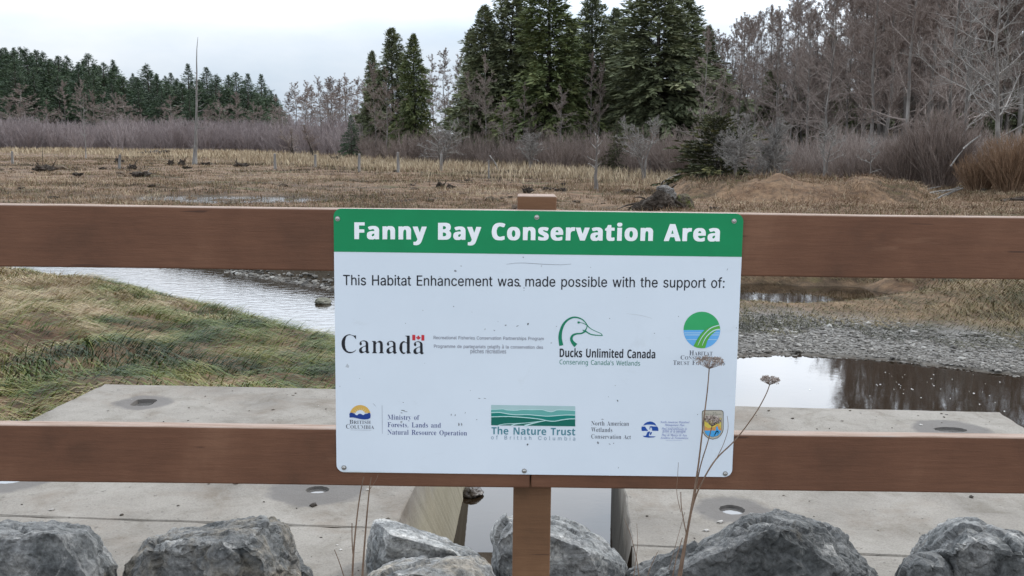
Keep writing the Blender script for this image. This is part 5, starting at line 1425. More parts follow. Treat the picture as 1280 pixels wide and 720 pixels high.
# shield with a bird in flight and a fish
t = Print(); D_ = lambda q: [(795 + a / 10.67, 505 + b / 10.67) for a, b in q]
def shield(k):
    c = np.array([1023, 270.0])
    q = [(878, 120), (882, 96), (905, 80), (1140, 80), (1164, 96), (1168, 120), (1168, 330), (1158, 375), (1130, 420), (1090, 455), (1023, 474), (955, 455), (915, 420), (888, 375), (878, 330)]
    return D_([tuple(c + (np.array(p) - c) * (1 - k / np.array([145, 197]))) for p in q])
SB, BG, Y2, OR, LB_ = ink('shield_line', (0.13, 0.12, 0.10)), ink('shield_beige', (0.48, 0.44, 0.36)), ink('shield_yellow', (0.66, 0.52, 0.09)), ink('shield_orange', (0.62, 0.30, 0.09)), ink('shield_blue', (0.07, 0.36, 0.70))
t.poly(shield(0), SB, 1); t.poly(shield(9), BG, 2)
t.poly(D_([(908, 184), (1140, 184), (1140, 345), (1125, 390), (1090, 425), (1023, 442), (955, 425), (920, 390), (908, 345)]), SB, 3)
t.poly(D_([(913, 189), (1135, 189), (1135, 352), (913, 352)]), Y2, 4)
t.poly(D_([(913, 352), (913, 290), (960, 320), (1040, 310), (1090, 270), (1135, 330), (1135, 352)]), OR, 5)
t.poly(D_([(913, 352), (1135, 352), (1121, 387), (1088, 420), (1023, 437), (957, 420), (924, 387)]), LB_, 4)
t.poly(D_([(1060, 352), (1068, 305), (1085, 292), (1096, 335), (1120, 352)]), LB_, 6)
t.stroke([(*D_([p[:2]])[0], p[2] / 10.67) for p in [(985, 330, 3), (1000, 300, 14), (1018, 270, 16), (1028, 240, 4)]], LB_)
t.stroke([(*D_([p[:2]])[0], p[2] / 10.67) for p in [(1000, 318, 5), (1012, 296, 9), (1024, 276, 4)]], W_)
t.stroke([(*D_([p[:2]])[0], p[2] / 10.67) for p in [(930, 375, 4), (975, 372, 9), (1020, 378, 6)]], W_)
t.stroke([(*D_([p[:2]])[0], p[2] / 10.67) for p in [(1040, 425, 4), (1060, 390, 14), (1078, 360, 12), (1095, 372, 12), (1085, 400, 5)]], W_)
t.text('B', 'U.S.', 891.2, 895.4, 516.4, 1.5, SB, 0.05, 516.5, layer=3)
t.text('B', 'FISH & WILDLIFE', 881.5, 901.5, 518.4, 1.5, SB, 0.05, 518.6, layer=3)
t.text('B', 'SERVICE', 886.5, 896.5, 520.6, 1.5, SB, 0.05, 520.7, layer=3)
t.build('shield_logo')
# scuffs and specks
t = Print(); r = random.Random(4)
SM = ink('scuff', (0.23, 0.24, 0.26)); SM2 = ink('scuff_dark', (0.10, 0.10, 0.105))
def smudge(x, y, w, h, m, rot=0.0):
    k = r.randint(6, 9)
    q = []
    for i in range(k):
        a = 6.283 * i / k
        f = r.uniform(.55, 1.1)
        dx, dy = w / 2 * math.cos(a) * f, h / 2 * math.sin(a) * f
        q.append((x + dx * math.cos(rot) - dy * math.sin(rot), y + dx * math.sin(rot) + dy * math.cos(rot)))
    t.poly(q, m, 1)
for x, y, w, h, m, ro in ((569, 338.5, 5, 3, SM, .2), (660, 404.8, 3, 4.2, SM2, .4), (646.5, 407.5, 4.5, 1, SM, -.4), (632, 406.5, 3.2, 2, SM, 0), (618, 413, 3, 1.4, SM, .6), (622.5, 402, 1, 1, SM, 0), (504, 513, 6, 1.4, SM2, .1), (502, 516, 3, 1.2, SM, .3), (501.5, 527.5, 4, 2, SM, 0), (507, 514.5, 5, .8, SM, 0), (564, 518.5, 1.6, 3.2, SM, 0), (569, 519, 1.2, 3, SM, .2), (581.5, 516, .9, 3.4, SM, .3), (573.5, 530.5, 2.6, 5, SM, .1), (577, 530.5, 1.8, 4.6, SM, -.2), (599, 498, 4, 1.2, SM, .1), (606, 498, 4, .8, SM, 0), (596, 524.5, 1.6, 1.2, SM, 0), (468, 506, .5, 7, SM, -.7), (504, 503, 1.2, 1, SM2, 0), (659.5, 555.5, 2.2, 3, SM2, .3), (772, 501, 1.5, 3.4, SM2, -.5), (760.5, 496, 1, 1, SM, 0), (753, 524, 4, 1.2, SM, .1), (747.5, 553.5, 3, 4.4, SM, .2), (762, 555, 3, 1.2, SM, .4), (767, 554, 2, 1.4, SM, -.6), (773, 584.5, 1, 2.2, SM, .1), (695.5, 408, 1.6, 1.2, SM, 0), (762, 398, 1.6, 1.6, SM, 0), (818, 416.5, 1.4, 1.2, SM, 0), (848, 395.5, 1.6, 1.4, SM, 0), (872, 518, 1.2, 1.2, SM2, 0), (920.5, 410, 1.4, 1.2, SM, 0), (909, 337, .8, 3.4, SM, .4), (650, 357.5, 4, 2.2, SM2, .2), (655, 360, 2, 1.6, SM, 0), (654, 321.5, 2, 1.4, SM, .6), (425, 483, 1, 1.4, SM, 0), (449.5, 473, 1, .8, SM, 0), (655, 363, 1.2, 1, SM, 0), (531, 454, 1, .8, SM, 0), (588, 488, 1.2, 1, SM, 0), (567, 383, 2.4, 1.2, SM, .5), (507, 404, 1.4, 1.2, SM, 0), (590, 390, 1, 1, SM, 0), (676, 427, 1, .8, SM, 0)):
    smudge(x, y, w, h, m, ro)
t.stroke([(633, 330.3, .3), (650, 328.6, .4), (680, 330.2, .5), (700, 330.9, .4), (714, 330, .3)], SM, 1)
t.stroke([(783, 392, .2), (800, 394, .5), (815, 398, .3)], ink('grime', (0.56, 0.58, 0.60)), 1)
t.build('scuff_marks')

METAL = flat_mat('zinc_screw', (0.46, 0.45, 0.43), 0.35, 0.5, 1.0)
bm = bmesh.new()
for (y0, y1, r0, r1) in ((-0.0006, -0.0016, .0058, .0055), (-0.0016, -0.0030, .0042, .0039), (-0.0030, -0.0044, .0039, .0022)):
    a = [bm.verts.new((r0 * math.cos(k * math.pi / 8), y0, r0 * math.sin(k * math.pi / 8))) for k in range(16)]
    b = [bm.verts.new((r1 * math.cos(k * math.pi / 8), y1, r1 * math.sin(k * math.pi / 8))) for k in range(16)]
    for k in range(16): bm.faces.new((a[k], a[(k + 1) % 16], b[(k + 1) % 16], b[k]))
    bm.faces.new(b)
bmesh.ops.recalc_face_normals(bm, faces=list(bm.faces))
sm = bm_mesh('screw', bm, METAL)
for x, y in ((422, 273.3), (671, 271.5), (917.5, 276.3), (430, 584.5), (655.3, 588.6), (906.5, 592)):
    o = link('screw', sm, sign)
    u = S(x, y)
    o.location = (u[0], 0, u[1])

# ------------------------------------------------------------------ trees and thickets
BARK_GREY = noise_mat('grey_bark', [(0.3, (0.075, 0.066, 0.06)), (0.5, (0.16, 0.145, 0.132)), (0.72, (0.30, 0.285, 0.265))], 2.2, 0.9, 0.1, 6, [(9, 0.5, 0.03)], (1, 1, 0.4), 0.2)
BARK_DARK = noise_mat('dark_bark', [(0.3, (0.035, 0.030, 0.026)), (0.7, (0.11, 0.095, 0.08))], 3.0, 0.95, 0.1, 6, [(9, 0.6, 0.03)], (1, 1, 0.3), 0.2)
TW_RED = tint_mat('alder_twigs', [(0, (0.115, 0.086, 0.072)), (0.35, (0.20, 0.156, 0.134)), (0.7, (0.285, 0.235, 0.208)), (1, (0.38, 0.335, 0.305))], 0.85, 0.1, obj_random=0.25)
TW_GREY = tint_mat('grey_twigs', [(0, (0.115, 0.102, 0.092)), (0.5, (0.235, 0.218, 0.20)), (1, (0.40, 0.385, 0.36))], 0.85, 0.1, obj_random=0.15)
TW_LILAC = tint_mat('thicket_twigs', [(0, (0.16, 0.13, 0.125)), (0.5, (0.27, 0.225, 0.22)), (1, (0.40, 0.355, 0.345))], 0.85, 0.1)
TW_BROWN = tint_mat('brown_stems', [(0, (0.10, 0.078, 0.068)), (0.5, (0.21, 0.165, 0.142)), (1, (0.36, 0.30, 0.265))], 0.85, 0.1)
TW_ORANGE = tint_mat('orange_stems', [(0, (0.11, 0.070, 0.045)), (0.5, (0.24, 0.155, 0.10)), (1, (0.40, 0.29, 0.20))], 0.85, 0.1)
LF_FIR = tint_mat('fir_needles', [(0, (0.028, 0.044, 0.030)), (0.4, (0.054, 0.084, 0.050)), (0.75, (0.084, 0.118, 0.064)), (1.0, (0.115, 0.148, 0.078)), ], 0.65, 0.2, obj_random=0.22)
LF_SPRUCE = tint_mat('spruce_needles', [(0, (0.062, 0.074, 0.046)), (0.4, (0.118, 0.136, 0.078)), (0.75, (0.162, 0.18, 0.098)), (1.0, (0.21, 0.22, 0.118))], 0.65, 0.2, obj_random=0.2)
LF_PALE = tint_mat('pale_needles', [(0, (0.045, 0.060, 0.026)), (0.4, (0.10, 0.125, 0.050)), (0.75, (0.16, 0.18, 0.072)), (1.0, (0.23, 0.24, 0.105))], 0.65, 0.2)
LF_OLIVE = tint_mat('olive_needles', [(0, (0.020, 0.024, 0.012)), (0.5, (0.055, 0.060, 0.026)), (1.0, (0.14, 0.13, 0.05))], 0.7, 0.2)

def unit(v): return v / np.maximum(np.linalg.norm(v, axis=-1, keepdims=True), 1e-9)
def spawn(r, A, B, ra, per, lf, spread, up, minlen, rs, t0=0.25):
    """children along straight parents A-B; returns A2, B2, radius"""
    n = len(A)
    i = np.repeat(np.arange(n), per)
    t = t0 + (1 - t0) * r.random(len(i)) ** 0.8
    d = B[i] - A[i]
    ln = np.linalg.norm(d, axis=1)
    s = A[i] + d * t[:, None]
    rnd = unit(r.normal(size=(len(i), 3)))
    dr = unit(d)
    perp = unit(rnd - (rnd * dr).sum(1, keepdims=True) * dr)
    q = unit(dr * math.cos(spread) + perp * math.sin(spread) * r.uniform(.7, 1.25, (len(i), 1)) + np.array([0, 0, up]))
    L = np.maximum(ln * lf * r.uniform(.5, 1.25, len(i)) * (1.15 - 0.6 * t), minlen)
    return s, s + q * L[:, None], ra[i] * rs
def bare_tree(seed, H, rad, n1, n2, n3, t0=0.3, spread=0.85, up=0.25, wob=0.03, lean=0.0, l1=0.30, twig=0.009, forks=1, fine=True):
    r = np.random.default_rng(seed)
    tr, cw = Geo(), Geo()
    A1, B1, R1 = [], [], []
    for f in range(forks):
        az = r.uniform(0, 6.28)
        fl = lean if forks == 1 else r.uniform(.12, .38) + lean
        n = 9
        z = np.linspace(0, 1, n)
        hf = H * (1 if f == 0 else r.uniform(.75, .98))
        off = np.cumsum(r.normal(0, wob * H / n * 1.6, (n, 2)), 0)
        off[0] = 0
        pts = np.stack([math.cos(az) * fl * z ** 1.2 * hf + off[:, 0], math.sin(az) * fl * z ** 1.2 * hf + off[:, 1], z * hf * (1 - 0.3 * fl)], 1)
        pts[0, 2] = -0.3
        rr = rad * (1 - 0.93 * z ** 0.8) * (1 if f == 0 else 0.75) + 0.006
        rr[0] *= 1.35
        tr.chain(pts, rr, 7, 0.5)
        tt = np.sort(t0 + (1 - t0) * r.random(n1) ** 0.85)
        for t in tt:
            i = min(int(t * (n - 1)), n - 2)
            p = pts[i] + (pts[i + 1] - pts[i]) * (t * (n - 1) - i)
            a = r.uniform(0, 6.28)
            el = r.uniform(.15, .9) if t < .8 else r.uniform(.6, 1.3)
            L = H * l1 * (1.12 - t) ** 0.6 * r.uniform(.5, 1.15)
            d = np.array([math.cos(a) * math.cos(el), math.sin(a) * math.cos(el), math.sin(el)])
            q = p
            br = max(rad * 0.34 * (1.05 - t), twig * 1.6)
            for k in range(3):
                e = q + d * L / 3
                A1.append(q); B1.append(e); R1.append(br * (1 - k / 3.4))
                q = e
                d = unit(d + np.array([0, 0, up * .5]) + r.normal(0, .22, 3))
    A1, B1, R1 = np.array(A1), np.array(B1), np.array(R1)
    cw.tubes(A1, B1, R1, R1 * .72, 4, 0.75)
    A2, B2, R2 = spawn(r, A1, B1, R1, n2, 0.85, spread, up, 0.12 * H / 10, .5)
    R2 = np.maximum(R2, twig)
    cw.tubes(A2, B2, R2, R2 * .6, 3, np.clip(r.normal(.5, .18, len(A2)), 0, 1))
    if n3:
        A3, B3, R3 = spawn(r, A2, B2, R2, n3, 0.62, spread * .8, up * .8, 0.10 * H / 10, .6)
        R3 = np.full(len(A3), twig * .8)
        cw.tubes(A3, B3, R3, R3 * .5, 3, np.clip(r.normal(.35, .2, len(A3)), 0, 1))
    return tr, cw
def conifer(seed, H, W, t0=0.06, whorls=46, per=6, sprays=12, droop=0.35, ragged=0.25, power=0.85, dead=0.0):
    r = np.random.default_rng(seed)
    tr, cw = Geo(), Geo()
    z = np.linspace(0, 1, 8)
    wob = np.cumsum(r.normal(0, .006 * H, (8, 2)), 0) * 0.5
    pts = np.stack([wob[:, 0], wob[:, 1], z * H * 0.985 - 0.2], 1)
    tr.chain(pts, (H * 0.016) * (1 - .95 * z) + .012, 7, .5)
    C, D, U, L, Wd, T = [], [], [], [], [], []
    nb = whorls * per
    ts = t0 + (1 - t0) * (np.arange(nb) + r.random(nb)) / nb
    lobes = r.uniform(0, 6.28, 3)
    for t in ts:
        prof = (1 - t) ** power * (0.6 + 0.4 * min(1, (t - t0) / .15 + .3))
        a = r.uniform(0, 6.28)
        lop = 1 + ragged * (.5 * math.sin(a + lobes[0] + t * 9) + .5 * math.sin(2 * a + lobes[1] - t * 14)) + ragged * .7 * r.normal()
        Lb = max(W / 2 * prof * max(lop, .35), .05 + .005 * H)
        el = 0.45 * t - droop * (1 - t) * r.uniform(.3, 1.3) + 0.05
        d = np.array([math.cos(a) * math.cos(el), math.sin(a) * math.cos(el), math.sin(el)])
        px = np.interp(t, z, pts[:, 0]); py = np.interp(t, z, pts[:, 1])
        p0 = np.array([px, py, t * H * .985 - .1])
        tr.tubes(p0, p0 + d * Lb * .8, .006 + .003 * Lb, .004, 3, .3)
        n = max(5, int(sprays * (0.4 + 0.6 * prof)))
        s = np.sqrt(r.uniform(0.03, 1, n))
        side = np.cross(d, [0, 0, 1.0])
        side /= np.linalg.norm(side)
        sg = r.choice([-1, 1], n) * r.uniform(.1, 1.1, n)
        dd = unit(d[None] * 1.0 + side[None] * sg[:, None] + np.array([0, 0, -1.0]) * (droop * r.uniform(-.3, 1.5, n))[:, None] + np.array([0, 0, .4 * t]))
        pos = p0[None] + d[None] * (s * Lb)[:, None] + np.array([0, 0, -1.0]) * (droop * .35 * Lb * s ** 2)[:, None] + r.normal(0, .006 * H, (n, 3))
        C.append(pos); D.append(dd)
        U.append(unit(np.array([0, 0, 1.0])[None] + r.normal(0, .9, (n, 3))))
        ls = (0.11 * Lb + 0.013 * H) * r.uniform(.5, 1.35, n)
        L.append(ls)
        Wd.append(ls * r.uniform(.16, .38, n))
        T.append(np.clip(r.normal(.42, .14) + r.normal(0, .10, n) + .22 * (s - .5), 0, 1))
    C, D, U, L, Wd, T = map(np.concatenate, (C, D, U, L, Wd, T))
    S_ = unit(np.cross(D, U))
    N_ = np.cross(S_, D)
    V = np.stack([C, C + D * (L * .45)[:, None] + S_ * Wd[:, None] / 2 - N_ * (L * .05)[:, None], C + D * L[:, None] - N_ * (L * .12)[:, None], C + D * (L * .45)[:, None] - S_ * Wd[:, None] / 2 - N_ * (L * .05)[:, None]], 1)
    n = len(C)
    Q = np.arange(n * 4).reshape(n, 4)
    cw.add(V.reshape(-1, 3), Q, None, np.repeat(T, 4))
    return tr, cw
def thicket(seed, H, W, n, twigs, fan=0.75, rad=0.012):
    """many-stemmed shrub"""
    r = np.random.default_rng(seed)
    g = Geo()
    a = r.uniform(0, 6.28, n)
    rb = W * .16 * np.sqrt(r.random(n))
    p = np.stack([np.cos(a) * rb, np.sin(a) * rb, np.full(n, -.1)], 1)
    out = r.uniform(0, 1, n) ** .8 * fan
    d = unit(np.stack([np.cos(a + r.normal(0, .4, n)) * out, np.sin(a + r.normal(0, .4, n)) * out, np.ones(n)], 1))
    L = H * r.uniform(.62, 1.08, n) * (1.04 - .22 * out)
    tint = np.clip(r.normal(.45, .18, n), 0, 1)
    As, Bs = [], []
    for k in range(4):
        e = p + d * (L / 4)[:, None]
        rk = rad * (1 - k / 4.6)
        g.tubes(p, e, rk, rk * .8, 3, tint + .06 * k)
        As.append(p); Bs.append(e)
        p = e
        d = unit(d + r.normal(0, .13, (n, 3)) + np.array([0, 0, .06]))
    A, B = np.concatenate(As[1:]), np.concatenate(Bs[1:])
    A2, B2, _ = spawn(r, A, B, np.full(len(A), rad), twigs, .8, .55, .35, .08 * H, .5)
    g.tubes(A2, B2, rad * .5, rad * .22, 3, np.clip(r.normal(.42, .2, len(A2)), 0, 1))
    return g

ORD = 'first second third fourth fifth sixth seventh eighth ninth tenth eleventh twelfth thirteenth fourteenth fifteenth sixteenth seventeenth eighteenth nineteenth twentieth'.split()
def ordinal(i):
    if i < 20: return ORD[i]
    t = ['twenty', 'thirty', 'forty', 'fifty', 'sixty'][(i + 1) // 10 - 2]
    u = (i + 1) % 10
    return t + ('-' + ORD[u - 1] if u else '').replace('', '') if u else {'twenty': 'twentieth', 'thirty': 'thirtieth', 'forty': 'fortieth', 'fifty': 'fiftieth', 'sixty': 'sixtieth'}[t]
def at(px, Y):
    p = P(px, 172, Y)
    return float(p[0]), float(Y)
def proto(name, pair, mt, mc):
    return (pair[0].mesh(name + '_trunk', mt, True), pair[1].mesh(name + '_crown', mc))
def tree(name, label, cat, pr, px, Y, ytop, H0, group=None, rz=None, widen=1.0, ground=None):
    """stands at distance Y in the direction of column px, as tall as the photograph shows it"""
    x, y = at(px, Y)
    z = tnear(x, y) if ground is None else ground
    h = P(px, ytop, Y)[2] - z
    k = h / H0
    o = thing(name, label, cat, (x, y, z), group)
    o.scale = (k * widen, k * widen, k)
    o.rotation_euler = (0, 0, random.Random(int(px * 7 + Y * 13)).uniform(0, 6.28) if rz is None else rz)
    link('trunk', pr[0], o)
    link('crown', pr[1], o)
    return o

random.seed(11)
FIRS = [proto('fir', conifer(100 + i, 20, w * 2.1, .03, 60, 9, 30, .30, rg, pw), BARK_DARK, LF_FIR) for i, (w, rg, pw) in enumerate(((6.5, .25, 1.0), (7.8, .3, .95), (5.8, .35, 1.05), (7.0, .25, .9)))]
ALDERS = [proto('alder', bare_tree(200 + i, 12, .10, 34, 7, 7, .26, .8, .3, .03, 0, l, .011), BARK_GREY, TW_RED) for i, l in enumerate((.24, .28, .32, .22, .27))]
# far dark firs on the left
r = random.Random(2)
prof_x = [-30, 0, 30, 60, 90, 120, 150, 180, 215, 250, 280, 305, 330, 352]
prof_y = [40, 45, 50, 58, 64, 68, 75, 82, 84, 88, 96, 98, 100, 116]
xs = []
x = -22.0
while x < 350:
    xs.append(x)
    x += r.uniform(8.5, 15)
n_ = 0
for i, x in enumerate(xs):
    Y = r.uniform(176, 205)
    tree('fir_tree', 'dark green fir, %s from the left in the far left tree line' % ordinal(i), 'fir', FIRS[i % 4], x, Y, np.interp(x, prof_x, prof_y) + r.uniform(-9, 20), 20, 'firs of the far tree line', None, r.uniform(1.15, 1.75))
for i, (x, yt, Y) in enumerate(((-5, 84, 172), (22, 66, 168), (48, 78, 170), (76, 82, 168), (112, 84, 170), (142, 92, 169), (176, 96, 171), (204, 104, 170), (238, 106, 168), (268, 112, 171), (300, 116, 170), (324, 112, 172))):
    tree('fir_tree', 'mid green fir, %s from the left in the front row of the far tree line' % ordinal(i), 'fir', FIRS[(i + 2) % 4], x, Y, yt + 6, 20, 'front firs of the far tree line', None, 1.15)

r = random.Random(9)
for i in range(52):
    x = -25 + i * 7.3 + r.uniform(-4, 4)
    tree('fir_tree', 'dark fir packed in among the back rows of the far left forest', 'fir', FIRS[(i * 3 + 1) % 4], x, r.uniform(205, 235), np.interp(x, prof_x, prof_y) + r.uniform(4, 22), 20, 'back rows of the far left forest', None, r.uniform(1.1, 1.5))
# bare trees in front of them
far_bare = [(-4, 112, 150, 1.5), (28, 106, 148, 2.3), (60, 128, 150, 1.5), (84, 104, 150, 1.2), (104, 104, 146, 1.0), (120, 116, 150, 1.1), (146, 117, 148, 1.7), (178, 138, 150, 1.4), (205, 136, 152, 1.3), (262, 134, 150, 1.3), (296, 119, 150, 1.7), (318, 128, 150, 1.5), (345, 124, 150, 1.7), (364, 118, 146, 1.6), (384, 106, 144, 1.4), (402, 100, 140, 1.1), (416, 97, 138, 1.1), (432, 98, 138, 1.1), (446, 102, 134, 1.2), (458, 96, 132, 1.2)]
for i, (x, yt, Y, w) in enumerate(far_bare):
    tree('bare_alder', 'bare grey-brown alder, %s from the left before the far firs' % ordinal(i), 'alder', ALDERS[i % 5], x, Y, yt, 12, 'bare alders before the far firs', None, w)

r = random.Random(17)
for i in range(26):
    x = r.uniform(-8, 340) if i < 12 else r.uniform(335, 470)
    tree('bare_alder', 'thin bare tree in the hazy row above the lilac thicket', 'alder', ALDERS[(i * 3) % 5], x, r.uniform(140, 158) - max(0, x - 330) * .2, r.uniform(118, 148) if x < 335 else r.uniform(100, 140), 12, 'thin bare trees above the lilac thicket', None, r.uniform(1.2, 2.0))
# conifers of the middle
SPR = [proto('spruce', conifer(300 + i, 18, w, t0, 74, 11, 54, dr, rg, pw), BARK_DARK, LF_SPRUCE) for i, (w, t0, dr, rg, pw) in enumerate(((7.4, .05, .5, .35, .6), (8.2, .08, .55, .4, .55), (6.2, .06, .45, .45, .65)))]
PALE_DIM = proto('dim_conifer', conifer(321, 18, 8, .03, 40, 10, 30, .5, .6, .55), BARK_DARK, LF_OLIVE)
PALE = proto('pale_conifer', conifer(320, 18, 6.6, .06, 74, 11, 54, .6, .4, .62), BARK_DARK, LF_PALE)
mid = [(466, 62, 104, .62, SPR[2], 'slim dark conifer at the left end of the middle clump'), (492, 33, 102, .78, SPR[0], 'tall dark conifer behind the lighter one in the left clump'), (517, 40, 94, .68, PALE, 'light green conifer with drooping boughs at the right of the left clump'),
       (588, 34, 86, .70, SPR[2], 'ragged dark spruce on the left edge of the big middle stand'), (606, 4, 84, .80, SPR[0], 'tall ragged spruce left of the pale green one'), (636, -25, 85, .8, SPR[1], 'dark spruce just behind the left side of the pale green one'), (683, -48, 80, .95, PALE, 'broad pale green spruce in the centre of the stand above the post'), (737, -22, 84, .72, SPR[2], 'narrow spruce between the pale green one and the dark gap'), (765, 8, 88, .7, SPR[0], 'dim spruce in the gap left of the broadest dark one'), (820, -55, 80, 1.0, SPR[1], 'broadest dark spruce on the right of the middle stand'), (858, -5, 82, .85, SPR[0], 'dark spruce with long right-hand boughs beside the broadest one'), (882, 30, 84, .7, SPR[2], 'shorter dark spruce at the right edge of the middle stand'),
       (652, 40, 92, .9, SPR[2], 'dark spruce standing back between the trunks of the middle stand'), (712, 30, 92, .9, SPR[0], 'dark spruce behind the right shoulder of the pale green one'), (790, 45, 92, .9, SPR[1], 'dark spruce behind the gap in the middle stand')]
for x, yt, Y, w, pr, lb in mid:
    tree('spruce_tree', lb, 'spruce', pr, x, Y, yt, 18, 'conifers of the middle stand', None, w * 1.3)
tree('young_conifer', 'young bushy conifer standing alone at the marsh edge', 'conifer', FIRS[1], 439, 98, 142, 20, None, 1.0, .72)
tree('young_conifer', 'small olive young conifer behind the grey leaning alder', 'conifer', PALE_DIM, 771, 64, 150, 18, None, 1.3, 1.0)
# bare alders between the conifers
mb = [(470, 84, 96, 1.0), (484, 92, 92, 1.3), (530, 88, 98, 1.2), (541, 70, 100, 1.0), (556, 66, 100, 1.1), (570, 74, 98, 1.0), (560, 110, 90, 1.4), (586, 96, 82, 1.0), (607, 70, 80, .8), (737, 70, 78, .7), (748, 84, 78, .8), (655, 110, 78, 1.3), (700, 112, 76, 1.3), (630, 122, 76, 1.4)]
for i, (x, yt, Y, w) in enumerate(mb):
    tree('bare_alder', 'bare reddish alder, %s from the left among the middle conifers' % ordinal(i), 'alder', ALDERS[(i * 2) % 5], x, Y, yt, 12, 'bare alders among the middle conifers', None, w)

# the wood on the right
BIG = [proto('tall_alder', bare_tree(230 + i, 14, .115, 44, 7, 8, .14, .8, .28, .03, 0, l, .0095), BARK_GREY, TW_RED) for i, l in enumerate((.24, .28, .21))]
r = random.Random(8)
front = [(902, 52, 66), (924, 34, 64), (946, 22, 66), (968, 20, 62), (990, 8, 64), (1012, -6, 60), (1036, -4, 58), (1058, -30, 60), (1086, -120, 56), (1108, -150, 58), (1134, -165, 54), (1160, -150, 56), (1188, -170, 52), (1214, -180, 54)]
for i, (x, yt, Y) in enumerate(front):
    tree('bare_alder', 'tall bare alder, %s from the left in the front of the right-hand wood' % ordinal(i), 'alder', BIG[i % 3], x, Y, yt, 14, 'front alders of the right-hand wood', None, r.uniform(.8, 1.1))
for i in range(84):
    x = 880 + 440 * ((i * .618) % 1)
    Y = 64 + 30 * ((i * .377) % 1)
    yt = np.interp(x, [880, 940, 1000, 1062, 1095, 1300], [48, 24, 4, -18, -150, -190]) + r.uniform(-8, 22)
    tree('bare_alder', 'slender bare alder among many in the crowded right-hand wood', 'alder', (BIG + ALDERS)[i % 3], x, Y, yt, 14, 'crowded alders of the right-hand wood', None, r.uniform(.8, 1.2))
dk = [(905, 96, 74), (960, 86, 78), (1006, 70, 80), (1054, 100, 72), (1100, 20, 90), (1140, 60, 88), (1180, -20, 92), (1238, 30, 84), (1270, 70, 70), (1035, 40, 95), (1218, 100, 68), (930, 120, 70)]
for i, (x, yt, Y) in enumerate(dk):
    tree('spruce_tree', 'shaded dark conifer, %s from the left inside the right-hand wood' % ordinal(i), 'spruce', SPR[i % 3], x, Y, yt, 18, 'dark conifers inside the right-hand wood', None, 1.0)
# far right: one big pale alder leaning into the picture
fr = proto('pale_alder', bare_tree(260, 12, .15, 40, 6, 6, .12, .75, .10, .05, .10, .46, .011), BARK_GREY, TW_GREY)
tree('pale_alder', 'big pale-branched alder reaching in at the right edge', 'alder', fr, 1262, 42, -70, 12, None, 2.6, 1.0)
tree('pale_alder', 'pale alder stem rising behind the orange willow', 'alder', proto('stem_alder', bare_tree(263, 12, .14, 24, 4, 4, .2, .75, .15, .05, .04, .34, .011), BARK_GREY, TW_GREY), 1210, 46, -40, 12, None, 1.2, .9)

# gnarled grey trees in front of the woods
def own_tree(name, label, cat, px, Y, ytop, spec, mt=None, mcw=None, widen=1.0, rz=0.0, group=None):
    pr = proto(name, bare_tree(**spec), mt or BARK_GREY, mcw or TW_GREY)
    return tree(name, label, cat, pr, px, Y, ytop, spec['H'], group, rz, widen)
own_tree('dead_tree', 'small dead grey tree with bare forked limbs and a dark base', 'dead tree', 747, 40.5, 169, dict(seed=401, H=2.2, rad=.09, n1=11, n2=2, n3=1, t0=.3, spread=.6, up=.35, wob=.06, l1=.32, twig=.011))
own_tree('grey_alder', 'low grey alder with a wide crown leaning over dead branches', 'alder', 806, 52, 138, dict(seed=403, H=3.6, rad=.07, n1=22, n2=5, n3=4, t0=.3, spread=.8, up=.12, wob=.06, l1=.36, twig=.009, forks=3), widen=1.1)
own_tree('grey_alder', 'grey lichen-covered alder on the grassy mound before a dark bush', 'alder', 921, 37.5, 146, dict(seed=405, H=3.4, rad=.10, n1=34, n2=8, n3=9, t0=.22, spread=.8, up=.02, wob=.05, l1=.52, twig=.0075, forks=2), widen=1.0)
own_tree('grey_alder', 'spreading grey alder just right of the mound alder', 'alder', 962, 41, 150, dict(seed=406, H=3.2, rad=.06, n1=28, n2=8, n3=9, t0=.15, spread=.8, up=.02, wob=.06, l1=.5, twig=.0075, forks=3), widen=1.0)
own_tree('forked_alder', 'small alder with a dark mossy fork at its foot', 'alder', 1031, 38, 150, dict(seed=407, H=3.2, rad=.075, n1=20, n2=5, n3=3, t0=.35, spread=.8, up=.12, wob=.06, l1=.36, twig=.009, forks=2), widen=1.0, rz=.4)
own_tree('white_sapling', 'thin white-stemmed sapling by the brown thicket', 'sapling', 1090, 39, 165, dict(seed=409, H=2.8, rad=.035, n1=16, n2=4, n3=3, t0=.3, spread=.7, up=.2, wob=.05, l1=.32, twig=.008))
own_tree('grey_alder', 'hazy grey alder at the foot of the middle stand, left', 'alder', 551, 70, 142, dict(seed=411, H=3.4, rad=.05, n1=22, n2=5, n3=4, t0=.15, spread=.8, up=.1, wob=.05, l1=.40, twig=.010, forks=3), widen=1.2)
own_tree('grey_alder', 'hazy grey alder under the pale green spruce', 'alder', 664, 68, 158, dict(seed=412, H=2.8, rad=.05, n1=22, n2=5, n3=4, t0=.15, spread=.8, up=.1, wob=.05, l1=.40, twig=.010, forks=3), widen=1.3)
own_tree('grey_alder', 'grey alder half hidden behind the dark bush on the mound', 'alder', 893, 47, 140, dict(seed=413, H=3.6, rad=.05, n1=24, n2=5, n3=4, t0=.15, spread=.8, up=.1, wob=.05, l1=.40, twig=.009, forks=3), widen=1.2)
own_tree('dark_alder', 'small dark-stemmed alder at the reed belt, nearer the lone conifer', 'alder', 391, 103, 155, dict(seed=414, H=3.4, rad=.08, n1=20, n2=5, n3=4, t0=.25, spread=.8, up=.2, wob=.05, l1=.36, twig=.012, forks=2), BARK_DARK, TW_RED, widen=1.3)
